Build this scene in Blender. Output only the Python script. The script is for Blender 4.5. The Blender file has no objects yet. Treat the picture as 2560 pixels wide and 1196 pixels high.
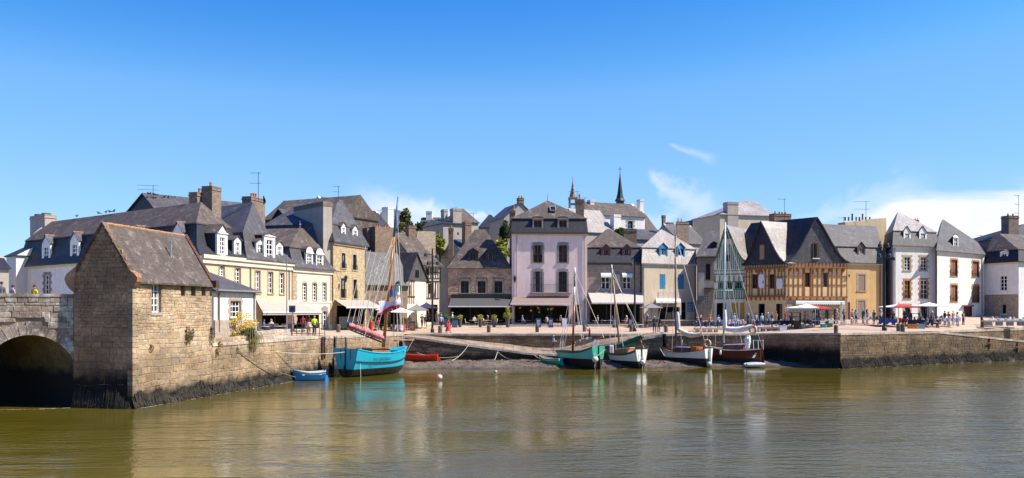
import bpy, bmesh, math, random
import numpy as np
from mathutils import Vector, Matrix
random.seed(7)
R = math.radians
sc = bpy.context.scene
col = sc.collection

# ---------------------------------------------------------------- camera
EYE, FPX, CX, HY = 6.0, 2200.0, 1280.0, 778.0      # eye height (m), focal length / centre / horizon in photo pixels
cam_d = bpy.data.cameras.new('camera'); cam = bpy.data.objects.new('camera', cam_d); col.objects.link(cam)
cam.location = (0, 0, EYE); cam.rotation_euler = (R(90), 0, 0)
cam_d.sensor_width = 36; cam_d.lens = 36*FPX/2560
cam_d.shift_y = (HY-598)/2560; cam_d.clip_start = .5; cam_d.clip_end = 5000
sc.camera = cam

# ---------------------------------------------------------------- sky, sun, exposure
SUN_EL, SUN_AZ = 50.0, -8.0          # azimuth from +X towards +Y
sun_v = Vector((math.cos(R(SUN_EL))*math.cos(R(SUN_AZ)), math.cos(R(SUN_EL))*math.sin(R(SUN_AZ)), math.sin(R(SUN_EL))))
wd = bpy.data.worlds.new('World'); sc.world = wd; wd.use_nodes = True
wn, wl = wd.node_tree.nodes, wd.node_tree.links
wn.clear()
def wnode(t, **k):
    n = wn.new(t)
    for a, b in k.items(): setattr(n, a, b)
    return n
sky = wnode('ShaderNodeTexSky', sky_type='NISHITA', sun_disc=False, sun_elevation=R(SUN_EL), sun_rotation=R(90-SUN_AZ),
            altitude=0, air_density=1.0, dust_density=0.2, ozone_density=3.0)
hs = wnode('ShaderNodeHueSaturation'); hs.inputs['Saturation'].default_value = 1.4; hs.inputs['Hue'].default_value = .502
hs.inputs['Value'].default_value = 1.05
wl.new(sky.outputs[0], hs.inputs['Color'])
# deepen the blue overhead and keep the horizon from bleaching: one response curve per channel
spc = wnode('ShaderNodeSeparateColor'); wl.new(hs.outputs[0], spc.inputs[0]); gm = wnode('ShaderNodeCombineColor')
for i_, (p_, g_, e_) in enumerate(((.70, .87, 1.75), (2.46, 2.21, 1.5), (5.23, 4.36, .75))):
    r_ = wnode('ShaderNodeMath', operation='DIVIDE'); wl.new(spc.outputs[i_], r_.inputs[0]); r_.inputs[1].default_value = p_
    lo_ = wnode('ShaderNodeMath', operation='POWER'); wl.new(r_.outputs[0], lo_.inputs[0]); lo_.inputs[1].default_value = e_
    hi_ = wnode('ShaderNodeMath', operation='POWER'); wl.new(r_.outputs[0], hi_.inputs[0]); hi_.inputs[1].default_value = .5
    mn_ = wnode('ShaderNodeMath', operation='MINIMUM'); wl.new(lo_.outputs[0], mn_.inputs[0]); wl.new(hi_.outputs[0], mn_.inputs[1])
    ml_ = wnode('ShaderNodeMath', operation='MULTIPLY'); wl.new(mn_.outputs[0], ml_.inputs[0]); ml_.inputs[1].default_value = g_
    wl.new(ml_.outputs[0], gm.inputs[i_])
tc = wnode('ShaderNodeTexCoord')
sepv = wnode('ShaderNodeSeparateXYZ'); wl.new(tc.outputs['Generated'], sepv.inputs[0])
def wmath(op, a, b=None, c=None):
    n = wnode('ShaderNodeMath', operation=op)
    for i, x in enumerate((a, b, c)):
        if x is None: continue
        if isinstance(x, (int, float)): n.inputs[i].default_value = x
        else: wl.new(x, n.inputs[i])
    return n.outputs[0]
def wsmooth(v, a, b, lo=0., hi=1.):
    n = wnode('ShaderNodeMapRange', interpolation_type='SMOOTHSTEP')
    wl.new(v, n.inputs[0]); n.inputs[1].default_value = a; n.inputs[2].default_value = b
    n.inputs[3].default_value = lo; n.inputs[4].default_value = hi
    return n.outputs[0]
az = wmath('ARCTAN2', sepv.outputs[0], sepv.outputs[1])          # 0 straight ahead, + to the right
el = wmath('ARCSINE', sepv.outputs[2])
def wnoise(sx, sz, scale, detail=6, rough=.6, dist=.0, off=0.):
    cb = wnode('ShaderNodeCombineXYZ')
    wl.new(wmath('MULTIPLY', az, sx), cb.inputs[0]); wl.new(wmath('MULTIPLY', el, sz), cb.inputs[2])
    cb.inputs[1].default_value = off
    nz = wnode('ShaderNodeTexNoise'); nz.inputs['Scale'].default_value = scale; nz.inputs['Detail'].default_value = detail
    nz.inputs['Roughness'].default_value = rough; nz.inputs['Distortion'].default_value = dist
    wl.new(cb.outputs[0], nz.inputs['Vector'])
    return nz.outputs[0]
# low bank of cloud, thick to the right, thin tatters further left; continues around the horizon
nb = wnoise(1, 4.0, 5.5, 7, .62, .3)
elw = wmath('ADD', el, wmath('MULTIPLY', wmath('SUBTRACT', nb, .5), .07))
side = wsmooth(az, .28, .43)
top = wmath('ADD', wmath("MULTIPLY", side, .080), .052)
edge = wmath('SUBTRACT', top, elw)
bank = wsmooth(edge, -.004, .030)
fine = wsmooth(wnoise(1, 3, 14, 8, .65, .5, 3.), .30, .62)
patch = wsmooth(wnoise(1, 2.0, 3.2, 4, .55, 0., 7.), .42, .60)
keep = wmath('MAXIMUM', wsmooth(az, .24, .42), wmath('MULTIPLY', patch, .55))
bank = wmath('MULTIPLY', wmath('MULTIPLY', bank, keep), wmath('ADD', wmath('MULTIPLY', fine, .25), .78))
bank = wmath('MULTIPLY', bank, wsmooth(el, -.02, .02))
# thin high streaks
def streak(a0, e0, a1, e1, wid, strength, off):
    # soft band along a segment on the sky
    dx, dy = a1-a0, e1-e0; L2 = dx*dx+dy*dy
    pa = wmath('SUBTRACT', az, a0); pe = wmath('SUBTRACT', el, e0)
    t = wmath('DIVIDE', wmath('ADD', wmath('MULTIPLY', pa, dx), wmath('MULTIPLY', pe, dy)), L2)
    d = wmath('DIVIDE', wmath('SUBTRACT', wmath('MULTIPLY', pa, dy), wmath('MULTIPLY', pe, dx)), math.sqrt(L2))
    nn = wnoise(1, 1, 38, 6, .6, .6, off)
    d = wmath('ADD', d, wmath('MULTIPLY', wmath('SUBTRACT', nn, .5), wid*1.6))
    w = wmath('ADD', wmath('MULTIPLY', t, wid*1.2), wid*.35)
    across = wsmooth(wmath('DIVIDE', wmath('ABSOLUTE', d), w), .0, 1.0, 1., 0.)
    along = wmath('MULTIPLY', wsmooth(t, -.02, .12), wsmooth(t, .75, 1.1, 1., 0.))
    return wmath('MULTIPLY', wmath('MULTIPLY', across, along), strength)
def ae(px, py):
    x, z = (px-CX)/FPX, (HY-py)/FPX
    return math.atan2(x, 1), math.atan2(z, math.hypot(x, 1))
s1 = streak(*ae(1616, 430), *ae(1790, 545), .024, .42, 11.)
s2 = streak(*ae(1668, 358), *ae(1790, 402), .006, .25, 19.)
s3 = streak(*ae(1700, 540), *ae(1500, 600), .02, .35, 29.)
s4 = streak(*ae(1240, 545), *ae(880, 520), .024, .65, 41.)
s5 = streak(*ae(1980, 560), *ae(2330, 480), .028, .3, 47.)
clouds = wmath('MINIMUM', wmath('ADD', wmath('ADD', bank, wmath('ADD', s3, wmath('ADD', s4, s5))), wmath('ADD', s1, s2)), 1.0)
mx = wnode('ShaderNodeMix', data_type='RGBA'); wl.new(clouds, mx.inputs[0])
wl.new(gm.outputs[0], mx.inputs[6]); mx.inputs[7].default_value = (4.5, 4.6, 4.75, 1)
bg = wnode('ShaderNodeBackground'); bg.inputs[1].default_value = .137
wl.new(mx.outputs[2], bg.inputs[0])
wo = wnode('ShaderNodeOutputWorld'); wl.new(bg.outputs[0], wo.inputs[0])

sun_d = bpy.data.lights.new('sun', 'SUN'); sun_d.energy = 5.0; sun_d.angle = R(.53); sun_d.color = (1, .92, .80)
sun = bpy.data.objects.new('sun', sun_d); col.objects.link(sun)
sun.rotation_euler = sun_v.to_track_quat('Z', 'Y').to_euler()
vs = sc.view_settings
vs.view_transform = 'Standard'; vs.look = 'None'; vs.exposure = 0.73; vs.gamma = 1; vs.use_curve_mapping = False
sc.render.engine = 'CYCLES'
sc.cycles.use_denoising = True
sc.cycles.max_bounces = 6; sc.cycles.diffuse_bounces = 3; sc.cycles.glossy_bounces = 3; sc.cycles.transmission_bounces = 3
sc.cycles.caustics_reflective = False; sc.cycles.caustics_refractive = False

# ---------------------------------------------------------------- helpers
def P(px, py, Y): return Vector(((px-CX)/FPX*Y, Y, EYE-(py-HY)/FPX*Y))
def PZ(px, py, z):
    Y = (EYE-z)*FPX/(py-HY); return Vector(((px-CX)/FPX*Y, Y, z))
def X_(px, Y): return (px-CX)/FPX*Y
def V2(px, Y): return (X_(px, Y), Y)
def rnd(a, b): return random.uniform(a, b)

def tag(o, label=None, cat=None, group=None, kind=None):
    if label: o['label'] = label
    if cat: o['category'] = cat
    if group: o['group'] = group
    if kind: o['kind'] = kind
    return o
def empty(name, loc, rz=0, label=None, cat=None, group=None):
    o = bpy.data.objects.new(name, None); col.objects.link(o)
    o.location = loc; o.rotation_euler = (0, 0, rz); o.empty_display_size = .3
    return tag(o, label, cat, group)
def copy_tree(o, parent=None):
    c = o.copy(); col.objects.link(c)
    if parent: c.parent = parent
    for ch in [x for x in bpy.data.objects if x.parent == o] if False else list(KIDS.get(o.name, [])):
        cc = copy_tree(ch, c)
        KIDS.setdefault(c.name, []).append(cc)
    return c
KIDS = {}

class MB:
    """collects faces; build() links them as ONE mesh object"""
    def __init__(s): s.v = []; s.f = []; s.m = []
    def poly(s, pts, mi=0):
        n = len(s.v); s.v += [tuple(p) for p in pts]; s.f.append(tuple(range(n, n+len(pts)))); s.m.append(mi); return s
    def hexa(s, p, mi=0):   # p: 4 bottom (ccw from above) then 4 top
        n = len(s.v); s.v += [tuple(q) for q in p]
        for f in ((3, 2, 1, 0), (4, 5, 6, 7), (0, 1, 5, 4), (1, 2, 6, 5), (2, 3, 7, 6), (3, 0, 4, 7)):
            s.f.append(tuple(n+i for i in f)); s.m.append(mi)
        return s
    def box(s, x0, x1, y0, y1, z0, z1, mi=0):
        if x0 > x1: x0, x1 = x1, x0
        if y0 > y1: y0, y1 = y1, y0
        if z0 > z1: z0, z1 = z1, z0
        return s.hexa([(x0, y0, z0), (x1, y0, z0), (x1, y1, z0), (x0, y1, z0), (x0, y0, z1), (x1, y0, z1), (x1, y1, z1), (x0, y1, z1)], mi)
    def prism(s, pts, d, mi=0):   # planar outline pts extruded by vector d
        d = Vector(d); a = [Vector(p) for p in pts]; b = [p+d for p in a]; n = len(s.v); k = len(a)
        s.v += [tuple(p) for p in a+b]
        s.f.append(tuple(n+i for i in range(k))); s.f.append(tuple(n+k+i for i in reversed(range(k)))); s.m += [mi, mi]
        for i in range(k):
            j = (i+1) % k; s.f.append((n+i, n+k+i, n+k+j, n+j)); s.m.append(mi)
        return s
    def tube(s, p0, p1, r0, r1=None, n=6, mi=0, caps=True):
        r1 = r0 if r1 is None else r1
        p0, p1 = Vector(p0), Vector(p1); d = (p1-p0)
        if d.length < 1e-6: return s
        d.normalize(); a = d.orthogonal().normalized(); b = d.cross(a); k = len(s.v)
        for p, r in ((p0, r0), (p1, r1)):
            for i in range(n):
                t = 2*math.pi*i/n; s.v.append(tuple(p+a*(r*math.cos(t))+b*(r*math.sin(t))))
        for i in range(n):
            j = (i+1) % n; s.f.append((k+i, k+j, k+n+j, k+n+i)); s.m.append(mi)
        if caps:
            s.f.append(tuple(k+i for i in reversed(range(n)))); s.f.append(tuple(k+n+i for i in range(n))); s.m += [mi, mi]
        return s
    def path(s, pts, r, n=5, mi=0):
        for a, b in zip(pts, pts[1:]): s.tube(a, b, r, r, n, mi)
        return s
    def lathe(s, prof, n=10, c=(0, 0, 0), mi=0):
        k = len(s.v); c = Vector(c)
        for r, z in prof:
            for i in range(n):
                t = 2*math.pi*i/n; s.v.append((c.x+r*math.cos(t), c.y+r*math.sin(t), c.z+z))
        for q in range(len(prof)-1):
            for i in range(n):
                j = (i+1) % n; s.f.append((k+q*n+i, k+q*n+j, k+(q+1)*n+j, k+(q+1)*n+i)); s.m.append(mi)
        s.f.append(tuple(k+i for i in reversed(range(n)))); s.f.append(tuple(k+(len(prof)-1)*n+i for i in range(n))); s.m += [mi, mi]
        return s
    def ball(s, c, rx, ry=None, rz=None, n=8, m=5, mi=0, jit=0):
        ry = rx if ry is None else ry; rz = rx if rz is None else rz; k = len(s.v)
        for q in range(m+1):
            ph = math.pi*q/m
            for i in range(n):
                t = 2*math.pi*i/n; j = 1+rnd(-jit, jit) if jit else 1
                s.v.append((c[0]+rx*j*math.sin(ph)*math.cos(t), c[1]+ry*j*math.sin(ph)*math.sin(t), c[2]-rz*j*math.cos(ph)))
        for q in range(m):
            for i in range(n):
                j = (i+1) % n; s.f.append((k+q*n+i, k+q*n+j, k+(q+1)*n+j, k+(q+1)*n+i)); s.m.append(mi)
        return s
    def grid(s, rows, mi=0, close=False):   # rows of points, lofted
        k = len(s.v); w = len(rows[0])
        for r in rows: s.v += [tuple(p) for p in r]
        for a in range(len(rows)-1):
            for b in range(w if close else w-1):
                c = (b+1) % w
                s.f.append((k+a*w+b, k+a*w+c, k+(a+1)*w+c, k+(a+1)*w+b)); s.m.append(mi)
        return s
    def mesh(s, name, mats, smooth=False, uv=True):
        me = bpy.data.meshes.new(name); me.from_pydata(s.v, [], s.f)
        for m in (mats if isinstance(mats, (list, tuple)) else [mats]): me.materials.append(m)
        if any(s.m): me.polygons.foreach_set('material_index', s.m)
        if smooth: me.polygons.foreach_set('use_smooth', [True]*len(s.f))
        if uv and len(s.f): metric_uv(me)
        return me
    def build(s, name, mats, parent=None, smooth=False, uv=True):
        o = bpy.data.objects.new(name, s.mesh(name, mats, smooth, uv)); col.objects.link(o)
        if parent is not None:
            o.parent = parent; KIDS.setdefault(parent.name, []).append(o)
        return o
def metric_uv(me):
    """UVs in metres: u runs level along each face, v runs up it"""
    nl, npol = len(me.loops), len(me.polygons)
    vi = np.empty(nl, np.int32); me.loops.foreach_get('vertex_index', vi)
    co = np.empty(len(me.vertices)*3, np.float32); me.vertices.foreach_get('co', co); co = co.reshape(-1, 3)
    no = np.empty(npol*3, np.float32); me.polygons.foreach_get('normal', no); no = no.reshape(-1, 3)
    lt = np.empty(npol, np.int32); me.polygons.foreach_get('loop_total', lt)
    h = np.stack([-no[:, 1], no[:, 0], np.zeros(npol)], 1); hl = np.linalg.norm(h, axis=1, keepdims=True)
    h = np.where(hl > .05, h/np.maximum(hl, 1e-6), np.array([[1., 0, 0]]))
    up = np.cross(no, h)
    h, up = np.repeat(h, lt, 0), np.repeat(up, lt, 0); p = co[vi]
    uv = np.stack([(p*h).sum(1), (p*up).sum(1)], 1).astype(np.float32)
    me.uv_layers.new(name='UVMap').data.foreach_set('uv', uv.ravel())

# ---------------------------------------------------------------- materials
def lin(r, g, b): return tuple(((c/255)/12.92 if c/255 <= .04045 else ((c/255+.055)/1.055)**2.4) for c in (r, g, b))+(1,)
class NT:
    def __init__(s, name):
        s.m = bpy.data.materials.new(name); s.m.use_nodes = True; s.n = s.m.node_tree.nodes; s.l = s.m.node_tree.links
        s.bs = s.n['Principled BSDF']; s._c = None
    def new(s, t, **k):
        n = s.n.new(t)
        for a, b in k.items(): setattr(n, a, b)
        return n
    def put(s, sock, v):
        if isinstance(v, (int, float, tuple)): sock.default_value = v
        else: s.l.new(v, sock)
    def coord(s, kind='Object', scale=(1, 1, 1), loc=(0, 0, 0)):
        if s._c is None: s._c = s.new('ShaderNodeTexCoord')
        mp = s.new('ShaderNodeMapping'); mp.inputs['Scale'].default_value = scale; mp.inputs['Location'].default_value = loc
        s.l.new(s._c.outputs[kind], mp.inputs[0]); return mp.outputs[0]
    def noise(s, scale, detail=4, rough=.55, vec=None, dist=0.):
        n = s.new('ShaderNodeTexNoise'); n.inputs['Scale'].default_value = scale; n.inputs['Detail'].default_value = detail
        n.inputs['Roughness'].default_value = rough; n.inputs['Distortion'].default_value = dist
        s.l.new(vec if vec is not None else s.coord(), n.inputs['Vector']); return n.outputs[0]
    def ramp(s, v, a, b, lo=0., hi=1.):
        n = s.new('ShaderNodeMapRange', interpolation_type='SMOOTHSTEP'); s.put(n.inputs[0], v)
        n.inputs[1].default_value = a; n.inputs[2].default_value = b; n.inputs[3].default_value = lo; n.inputs[4].default_value = hi
        return n.outputs[0]
    def math(s, op, a, b=0.):
        n = s.new('ShaderNodeMath', operation=op); s.put(n.inputs[0], a); s.put(n.inputs[1], b); return n.outputs[0]
    def mix(s, f, a, b, mode='MIX'):
        n = s.new('ShaderNodeMix', data_type='RGBA', blend_type=mode); s.put(n.inputs[0], f); s.put(n.inputs[6], a); s.put(n.inputs[7], b)
        return n.outputs[2]
    def grey(s, v):
        c = s.new('ShaderNodeCombineColor')
        for i in range(3): s.l.new(v, c.inputs[i])
        return c.outputs[0]
    def bump(s, h, strength=.3, dist=.02):
        b = s.new('ShaderNodeBump'); b.inputs['Strength'].default_value = strength; b.inputs['Distance'].default_value = dist
        s.put(b.inputs['Height'], h); s.l.new(b.outputs[0], s.bs.inputs['Normal'])
    def rand(s):
        g = s.new('ShaderNodeNewGeometry'); o = s.new('ShaderNodeObjectInfo')
        return s.math('FRACT', s.math('ADD', g.outputs['Random Per Island'], o.outputs['Random']))
    def done(s, colr, rough=.8, metal=0., spec=.4):
        s.put(s.bs.inputs['Base Color'], colr); s.put(s.bs.inputs['Roughness'], rough); s.bs.inputs['Metallic'].default_value = metal
        s.bs.inputs['Specular IOR Level'].default_value = spec; return s.m
def sc_(c, k): return (min(1, c[0]*k), min(1, c[1]*k), min(1, c[2]*k), 1)

def m_plain(name, c, rough=.7, var=.12, scale=3., metal=0., spec=.4):
    t = NT(name); n = t.ramp(t.noise(scale, 5, .6), .3, .7)
    return t.done(t.mix(n, sc_(c, 1-var), sc_(c, 1+var)), rough, metal, spec)
def m_plaster(name, c, stain=.35, var=.07):
    t = NT(name)
    n = t.ramp(t.noise(.8, 6, .65), .35, .7)
    streak = t.math('MAXIMUM', t.ramp(t.noise(1.6, 6, .72, t.coord('Object', (1.4, 1.4, .10))), .47, .75), t.ramp(t.noise(.55, 7, .75), .54, .74, 0., .8))
    c1 = t.mix(n, sc_(c, 1-var), sc_(c, 1+var))
    dirt = (c[0]*.55, c[1]*.5, c[2]*.45, 1)
    c2 = t.mix(t.math('MULTIPLY', streak, stain), c1, dirt)
    t.bump(t.noise(14, 4, .6), .12, .01)
    return t.done(c2, .9, 0, .2)
def m_slate(name, c, lichen=.3, lc=(.25, .22, .16, 1), row=.16, w=.2, rough=.55):
    t = NT(name); uv = t.coord('UV')
    b = t.new('ShaderNodeTexBrick'); t.l.new(uv, b.inputs['Vector'])
    b.inputs['Color1'].default_value = sc_(c, .72); b.inputs['Color2'].default_value = sc_(c, 1.3); b.inputs['Mortar'].default_value = sc_(c, .35)
    b.inputs['Scale'].default_value = 1; b.inputs['Mortar Size'].default_value = .012; b.inputs['Brick Width'].default_value = w
    b.inputs['Row Height'].default_value = row; b.inputs['Mortar Smooth'].default_value = .4
    big = t.ramp(t.noise(.45, 5, .6), .3, .7)
    c1 = t.mix(big, b.outputs[0], t.mix(.5, b.outputs[0], sc_(c, 1.5)))
    l1 = t.ramp(t.noise(1.3, 8, .72), .50, .72)
    l2 = t.ramp(t.noise(5, 6, .75), .50, .62)
    run = t.ramp(t.noise(1.2, 5, .65, t.coord('UV', (1.6, .16, 1))), .42, .72)
    c1 = t.mix(t.math('MULTIPLY', run, .55), c1, sc_(c, .55))
    c2 = t.mix(t.math('MULTIPLY', l1, lichen), c1, lc)
    c3 = t.mix(t.math('MULTIPLY', t.math('MULTIPLY', l2, l1), min(1, lichen*1.6)), c2, sc_(lc, 1.7))
    t.bump(t.math('ADD', b.outputs['Fac'], t.math('MULTIPLY', t.noise(20, 3), -.5)), .35, -.02)
    return t.done(c3, rough, 0, .35)
def m_stone(name, cols, dark=.0, patch=None, wet=None):
    """single stones: tone by piece, grain by noise"""
    t = NT(name); r = t.rand()
    cr = t.new('ShaderNodeValToRGB'); t.l.new(r, cr.inputs[0]); e = cr.color_ramp.elements
    while len(e) < len(cols): e.new(.5)
    for i, c in enumerate(cols): e[i].position = i/(len(cols)-1); e[i].color = c
    g = t.ramp(t.noise(5, 8, .7), .25, .75, .62, 1.25)
    c1 = t.mix(1., cr.outputs[0], t.grey(g), 'MULTIPLY')
    big = t.ramp(t.noise(.35, 6, .65, t.coord('Object', (1, 1, 1.4), (5, 2, 1))), .36, .66, .60, 1.12)
    c1 = t.mix(1., c1, t.grey(big), 'MULTIPLY')
    rose = t.ramp(t.noise(.8, 4, .6, t.coord('Object', (1, 1, 1), (9, 4, 3))), .50, .68, 0., .45)
    c1 = t.mix(rose, c1, t.mix(1., c1, (1.0, .80, .72, 1), 'MULTIPLY'))
    if patch:
        pm = t.ramp(t.noise(.9, 8, .74, t.coord('Object')), .50, .62)
        c1 = t.mix(t.math('MULTIPLY', pm, patch[0]), c1, patch[1])
        sp_ = t.ramp(t.noise(3.2, 7, .75, t.coord('Object', (1, 1, 1), (2, 7, 5))), .56, .64)
        c1 = t.mix(t.math('MULTIPLY', sp_, patch[0]*.8), c1, (patch[1][0]*.45, patch[1][1]*.45, patch[1][2]*.45, 1) if patch[1][0] < .5 else patch[1])
    if wet:     # tide-darkened towards the waterline (weed and wet stone), world height; ragged edge
        geo = t.new('ShaderNodeNewGeometry'); sp = t.new('ShaderNodeSeparateXYZ'); t.l.new(geo.outputs['Position'], sp.inputs[0])
        h = t.math('ADD', sp.outputs[2], t.math('MULTIPLY', t.math('SUBTRACT', t.noise(1.1, 6, .7), .5), 1.6))
        damp = t.ramp(h, 2.3, 3.5, .45, 0.)                # high-tide stain
        c1 = t.mix(damp, c1, t.mix(1., c1, (.42, .36, .30, 1), 'MULTIPLY'))
        c1 = t.mix(t.ramp(h, wet[0], wet[1], 1., 0.), c1, wet[2])
    t.bump(t.noise(9, 8, .7), .5, .03)
    return t.done(c1, .88, 0, .25)
def m_masonry(name, c, c2, mort, w=.42, h=.2, msize=.018, dist=.08):
    t = NT(name); uv = t.coord('UV'); n = t.new('ShaderNodeTexNoise'); n.inputs['Scale'].default_value = 2.2; n.inputs['Detail'].default_value = 3
    t.l.new(uv, n.inputs['Vector'])
    vm = t.new('ShaderNodeVectorMath', operation='MULTIPLY_ADD'); t.l.new(n.outputs['Color'], vm.inputs[0]); vm.inputs[1].default_value = (dist, dist, 0); t.l.new(uv, vm.inputs[2])
    b = t.new('ShaderNodeTexBrick'); t.l.new(vm.outputs[0], b.inputs['Vector'])
    b.inputs['Color1'].default_value = c; b.inputs['Color2'].default_value = c2; b.inputs['Mortar'].default_value = mort
    b.inputs['Scale'].default_value = 1; b.inputs['Mortar Size'].default_value = msize; b.inputs['Brick Width'].default_value = w
    b.inputs['Row Height'].default_value = h; b.inputs['Mortar Smooth'].default_value = .3; b.inputs['Bias'].default_value = .1
    b.squash = 1.4; b.squash_frequency = 3
    g = t.ramp(t.noise(2.2, 8, .7), .25, .75, .7, 1.2)
    c1 = t.mix(1., b.outputs[0], t.grey(g), 'MULTIPLY')
    t.bump(t.math('ADD', b.outputs['Fac'], t.math('MULTIPLY', t.noise(12, 5, .7), -.8)), .6, -.03)
    return t.done(c1, .9, 0, .2)
def m_wood(name, c, rough=.55, var=.3):
    t = NT(name); n = t.ramp(t.noise(2.5, 6, .6, t.coord('Object', (4, 4, .6)), .6), .3, .7)
    return t.done(t.mix(n, sc_(c, 1-var), sc_(c, 1+var)), rough, 0, .35)
def m_paint(name, c, rough=.35, wear=.12):
    t = NT(name); n = t.ramp(t.noise(2.2, 7, .7), .45, .75)
    return t.done(t.mix(t.math('MULTIPLY', n, wear*2), c, (c[0]*.6+.04, c[1]*.6+.04, c[2]*.6+.03, 1)), t.ramp(t.noise(4, 4), .3, .7, rough*.8, rough*1.4), 0, .45)
def m_glass(name='window_glass'):
    t = NT(name); r = t.rand(); n = t.ramp(t.noise(1.1, 3), .35, .65)
    c = t.mix(t.math('MULTIPLY', n, t.ramp(r, .2, .9)), (.006, .007, .009, 1), (.03, .031, .036, 1))
    return t.done(c, .06, 0, .12)
def m_leaf(name, c, var=.45):
    t = NT(name); r = t.rand(); n = t.ramp(t.noise(1.4, 3), .3, .7)
    c1 = t.mix(r, sc_(c, 1-var), sc_(c, 1+var)); c1 = t.mix(t.math('MULTIPLY', n, .4), c1, (c[0]*1.5, c[1]*1.25, c[2]*.7, 1))
    t.bs.inputs['Transmission Weight'].default_value = 0
    return t.done(c1, .6, 0, .3)
# ---------------------------------------------------------------- palette
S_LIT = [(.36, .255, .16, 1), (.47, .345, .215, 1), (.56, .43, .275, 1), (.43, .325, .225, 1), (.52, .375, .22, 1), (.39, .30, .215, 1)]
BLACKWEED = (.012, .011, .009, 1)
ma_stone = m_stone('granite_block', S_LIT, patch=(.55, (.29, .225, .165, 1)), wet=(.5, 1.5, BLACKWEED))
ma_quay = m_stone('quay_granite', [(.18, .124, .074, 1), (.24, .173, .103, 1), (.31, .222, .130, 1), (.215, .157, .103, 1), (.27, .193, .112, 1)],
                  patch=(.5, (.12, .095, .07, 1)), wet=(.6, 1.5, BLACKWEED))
ma_bridge = m_stone('bridge_granite', [(.37, .28, .215, 1), (.46, .36, .285, 1), (.29, .22, .17, 1), (.41, .31, .24, 1)], patch=(.75, (.72, .65, .58, 1)), wet=(.9, 1.9, BLACKWEED))
ma_gable = m_stone('shaded_granite', [(.44, .235, .125, 1), (.60, .335, .18, 1), (.50, .285, .165, 1), (.66, .38, .21, 1), (.42, .25, .16, 1)],
                   patch=(.4, (.32, .20, .135, 1)), wet=(1.6, 2.7, BLACKWEED))  # redder tones countering blue shade, for faces out of the sun; mottling, weed-black foot
ma_mortar = m_stone('mortar_joint', [(.36, .275, .185, 1), (.42, .32, .215, 1)], wet=(.7, 1.6, BLACKWEED))
ma_mortar_dk = m_stone('dark_joint', [(.12, .1, .08, 1), (.15, .125, .1, 1)], wet=(1.4, 2.4, BLACKWEED))
ma_coping = m_stone('coping_granite', [(.46, .38, .30, 1), (.54, .46, .37, 1), (.50, .41, .32, 1), (.42, .36, .30, 1)])
ma_stoneE = m_stone('brown_rubble', [(.50, .33, .24, 1), (.68, .46, .31, 1), (.58, .43, .335, 1), (.76, .54, .37, 1), (.55, .37, .25, 1)])
ma_dressed = m_plain('dressed_granite', (.37, .31, .25, 1), .85, .2, 4)
ma_dressed_gr = m_plain('grey_granite_surround', (.26, .235, .225, 1), .85, .2, 4)
ma_dressed_br = m_plain('brown_granite_quoin', (.40, .30, .20, 1), .85, .25, 4)
ma_brick = m_plain('red_brown_surround', (.42, .21, .11, 1), .85, .3, 4)
ma_mas_tan = m_masonry('tan_rubble_wall', (.52, .40, .22, 1), (.40, .29, .15, 1), (.54, .45, .29, 1))
ma_mas_grey = m_masonry('grey_rubble_wall', (.40, .32, .245, 1), (.29, .225, .17, 1), (.38, .32, .26, 1), .5, .22)
ma_mas_brown = m_masonry('brown_rubble_wall', (.30, .20, .135, 1), (.21, .145, .105, 1), (.28, .21, .155, 1))
ma_mas_chim = m_masonry('chimney_masonry', (.29, .21, .165, 1), (.2, .145, .115, 1), (.27, .22, .18, 1), .35, .16)
ma_slate = m_slate('blue_slate', (.025, .026, .034, 1), .18, (.13, .125, .12, 1))
ma_slate_lt = m_slate('grey_slate', (.074, .068, .071, 1), .35, (.24, .225, .2, 1))
ma_slate_old = m_slate('lichen_slate', (.088, .068, .058, 1), .62, (.24, .205, .16, 1), .2, .26, .75)
ma_slate_pale = m_slate('pale_sunlit_slate', (.30, .265, .245, 1), .55, (.46, .43, .38, 1), .16, .22, .45)  # slate lightened so its colour carries the full sun on these slopes
ma_zinc = m_plain('zinc_trim', (.30, .31, .33, 1), .4, .15, 3, .3)
ma_lead = m_plain('dark_gutter', (.05, .05, .055, 1), .5)
ma_pipe = m_plain('brown_downpipe', (.16, .09, .06, 1), .5)
ma_tile = m_plain('orange_ridge_tile', (.36, .20, .11, 1), .8, .35, 6)
ma_pot = m_plain('terracotta_pot', (.42, .15, .075, 1), .8, .2, 5)
ma_white = m_plaster('white_render', (.74, .70, .64, 1), .42)
ma_white_blue = m_plaster('cool_white_render', (.82, .78, .74, 1), .4)
ma_cream = m_plaster('cream_render', (.60, .495, .36, 1), .42)
ma_yellow = m_plaster('yellow_render', (.63, .505, .335, 1), .38)
ma_palewall = m_plaster('pale_cream_render', (.66, .59, .46, 1), .38)
ma_pink = m_plaster('pink_render', (.85, .66, .61, 1), .4)
ma_ochre = m_plaster('ochre_render', (.60, .385, .17, 1), .36)
ma_beige = m_plaster('beige_render', (.56, .44, .29, 1), .5)
ma_greyrender = m_plaster('grey_render', (.42, .37, .32, 1), .5)
ma_panel = m_plaster('timber_infill', (.74, .51, .26, 1), .3)
ma_panel_w = m_plaster('white_infill', (.74, .65, .50, 1), .3)
ma_ground_wall = m_masonry('ground_floor_stone', (.42, .35, .26, 1), (.34, .28, .2, 1), (.4, .34, .26, 1), .6, .3)
ma_timber = m_wood('orange_brown_timber', (.27, .10, .032, 1), .6, .3)
ma_timber_dk = m_wood('dark_timber', (.07, .04, .025, 1), .6)
ma_timber_gr = m_wood('green_timber', (.10, .24, .14, 1), .6)
ma_redwood = m_paint('dark_red_joinery', (.12, .03, .03, 1), .45)
ma_whitepaint = m_paint('white_joinery', (.78, .77, .75, 1), .4)
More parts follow.
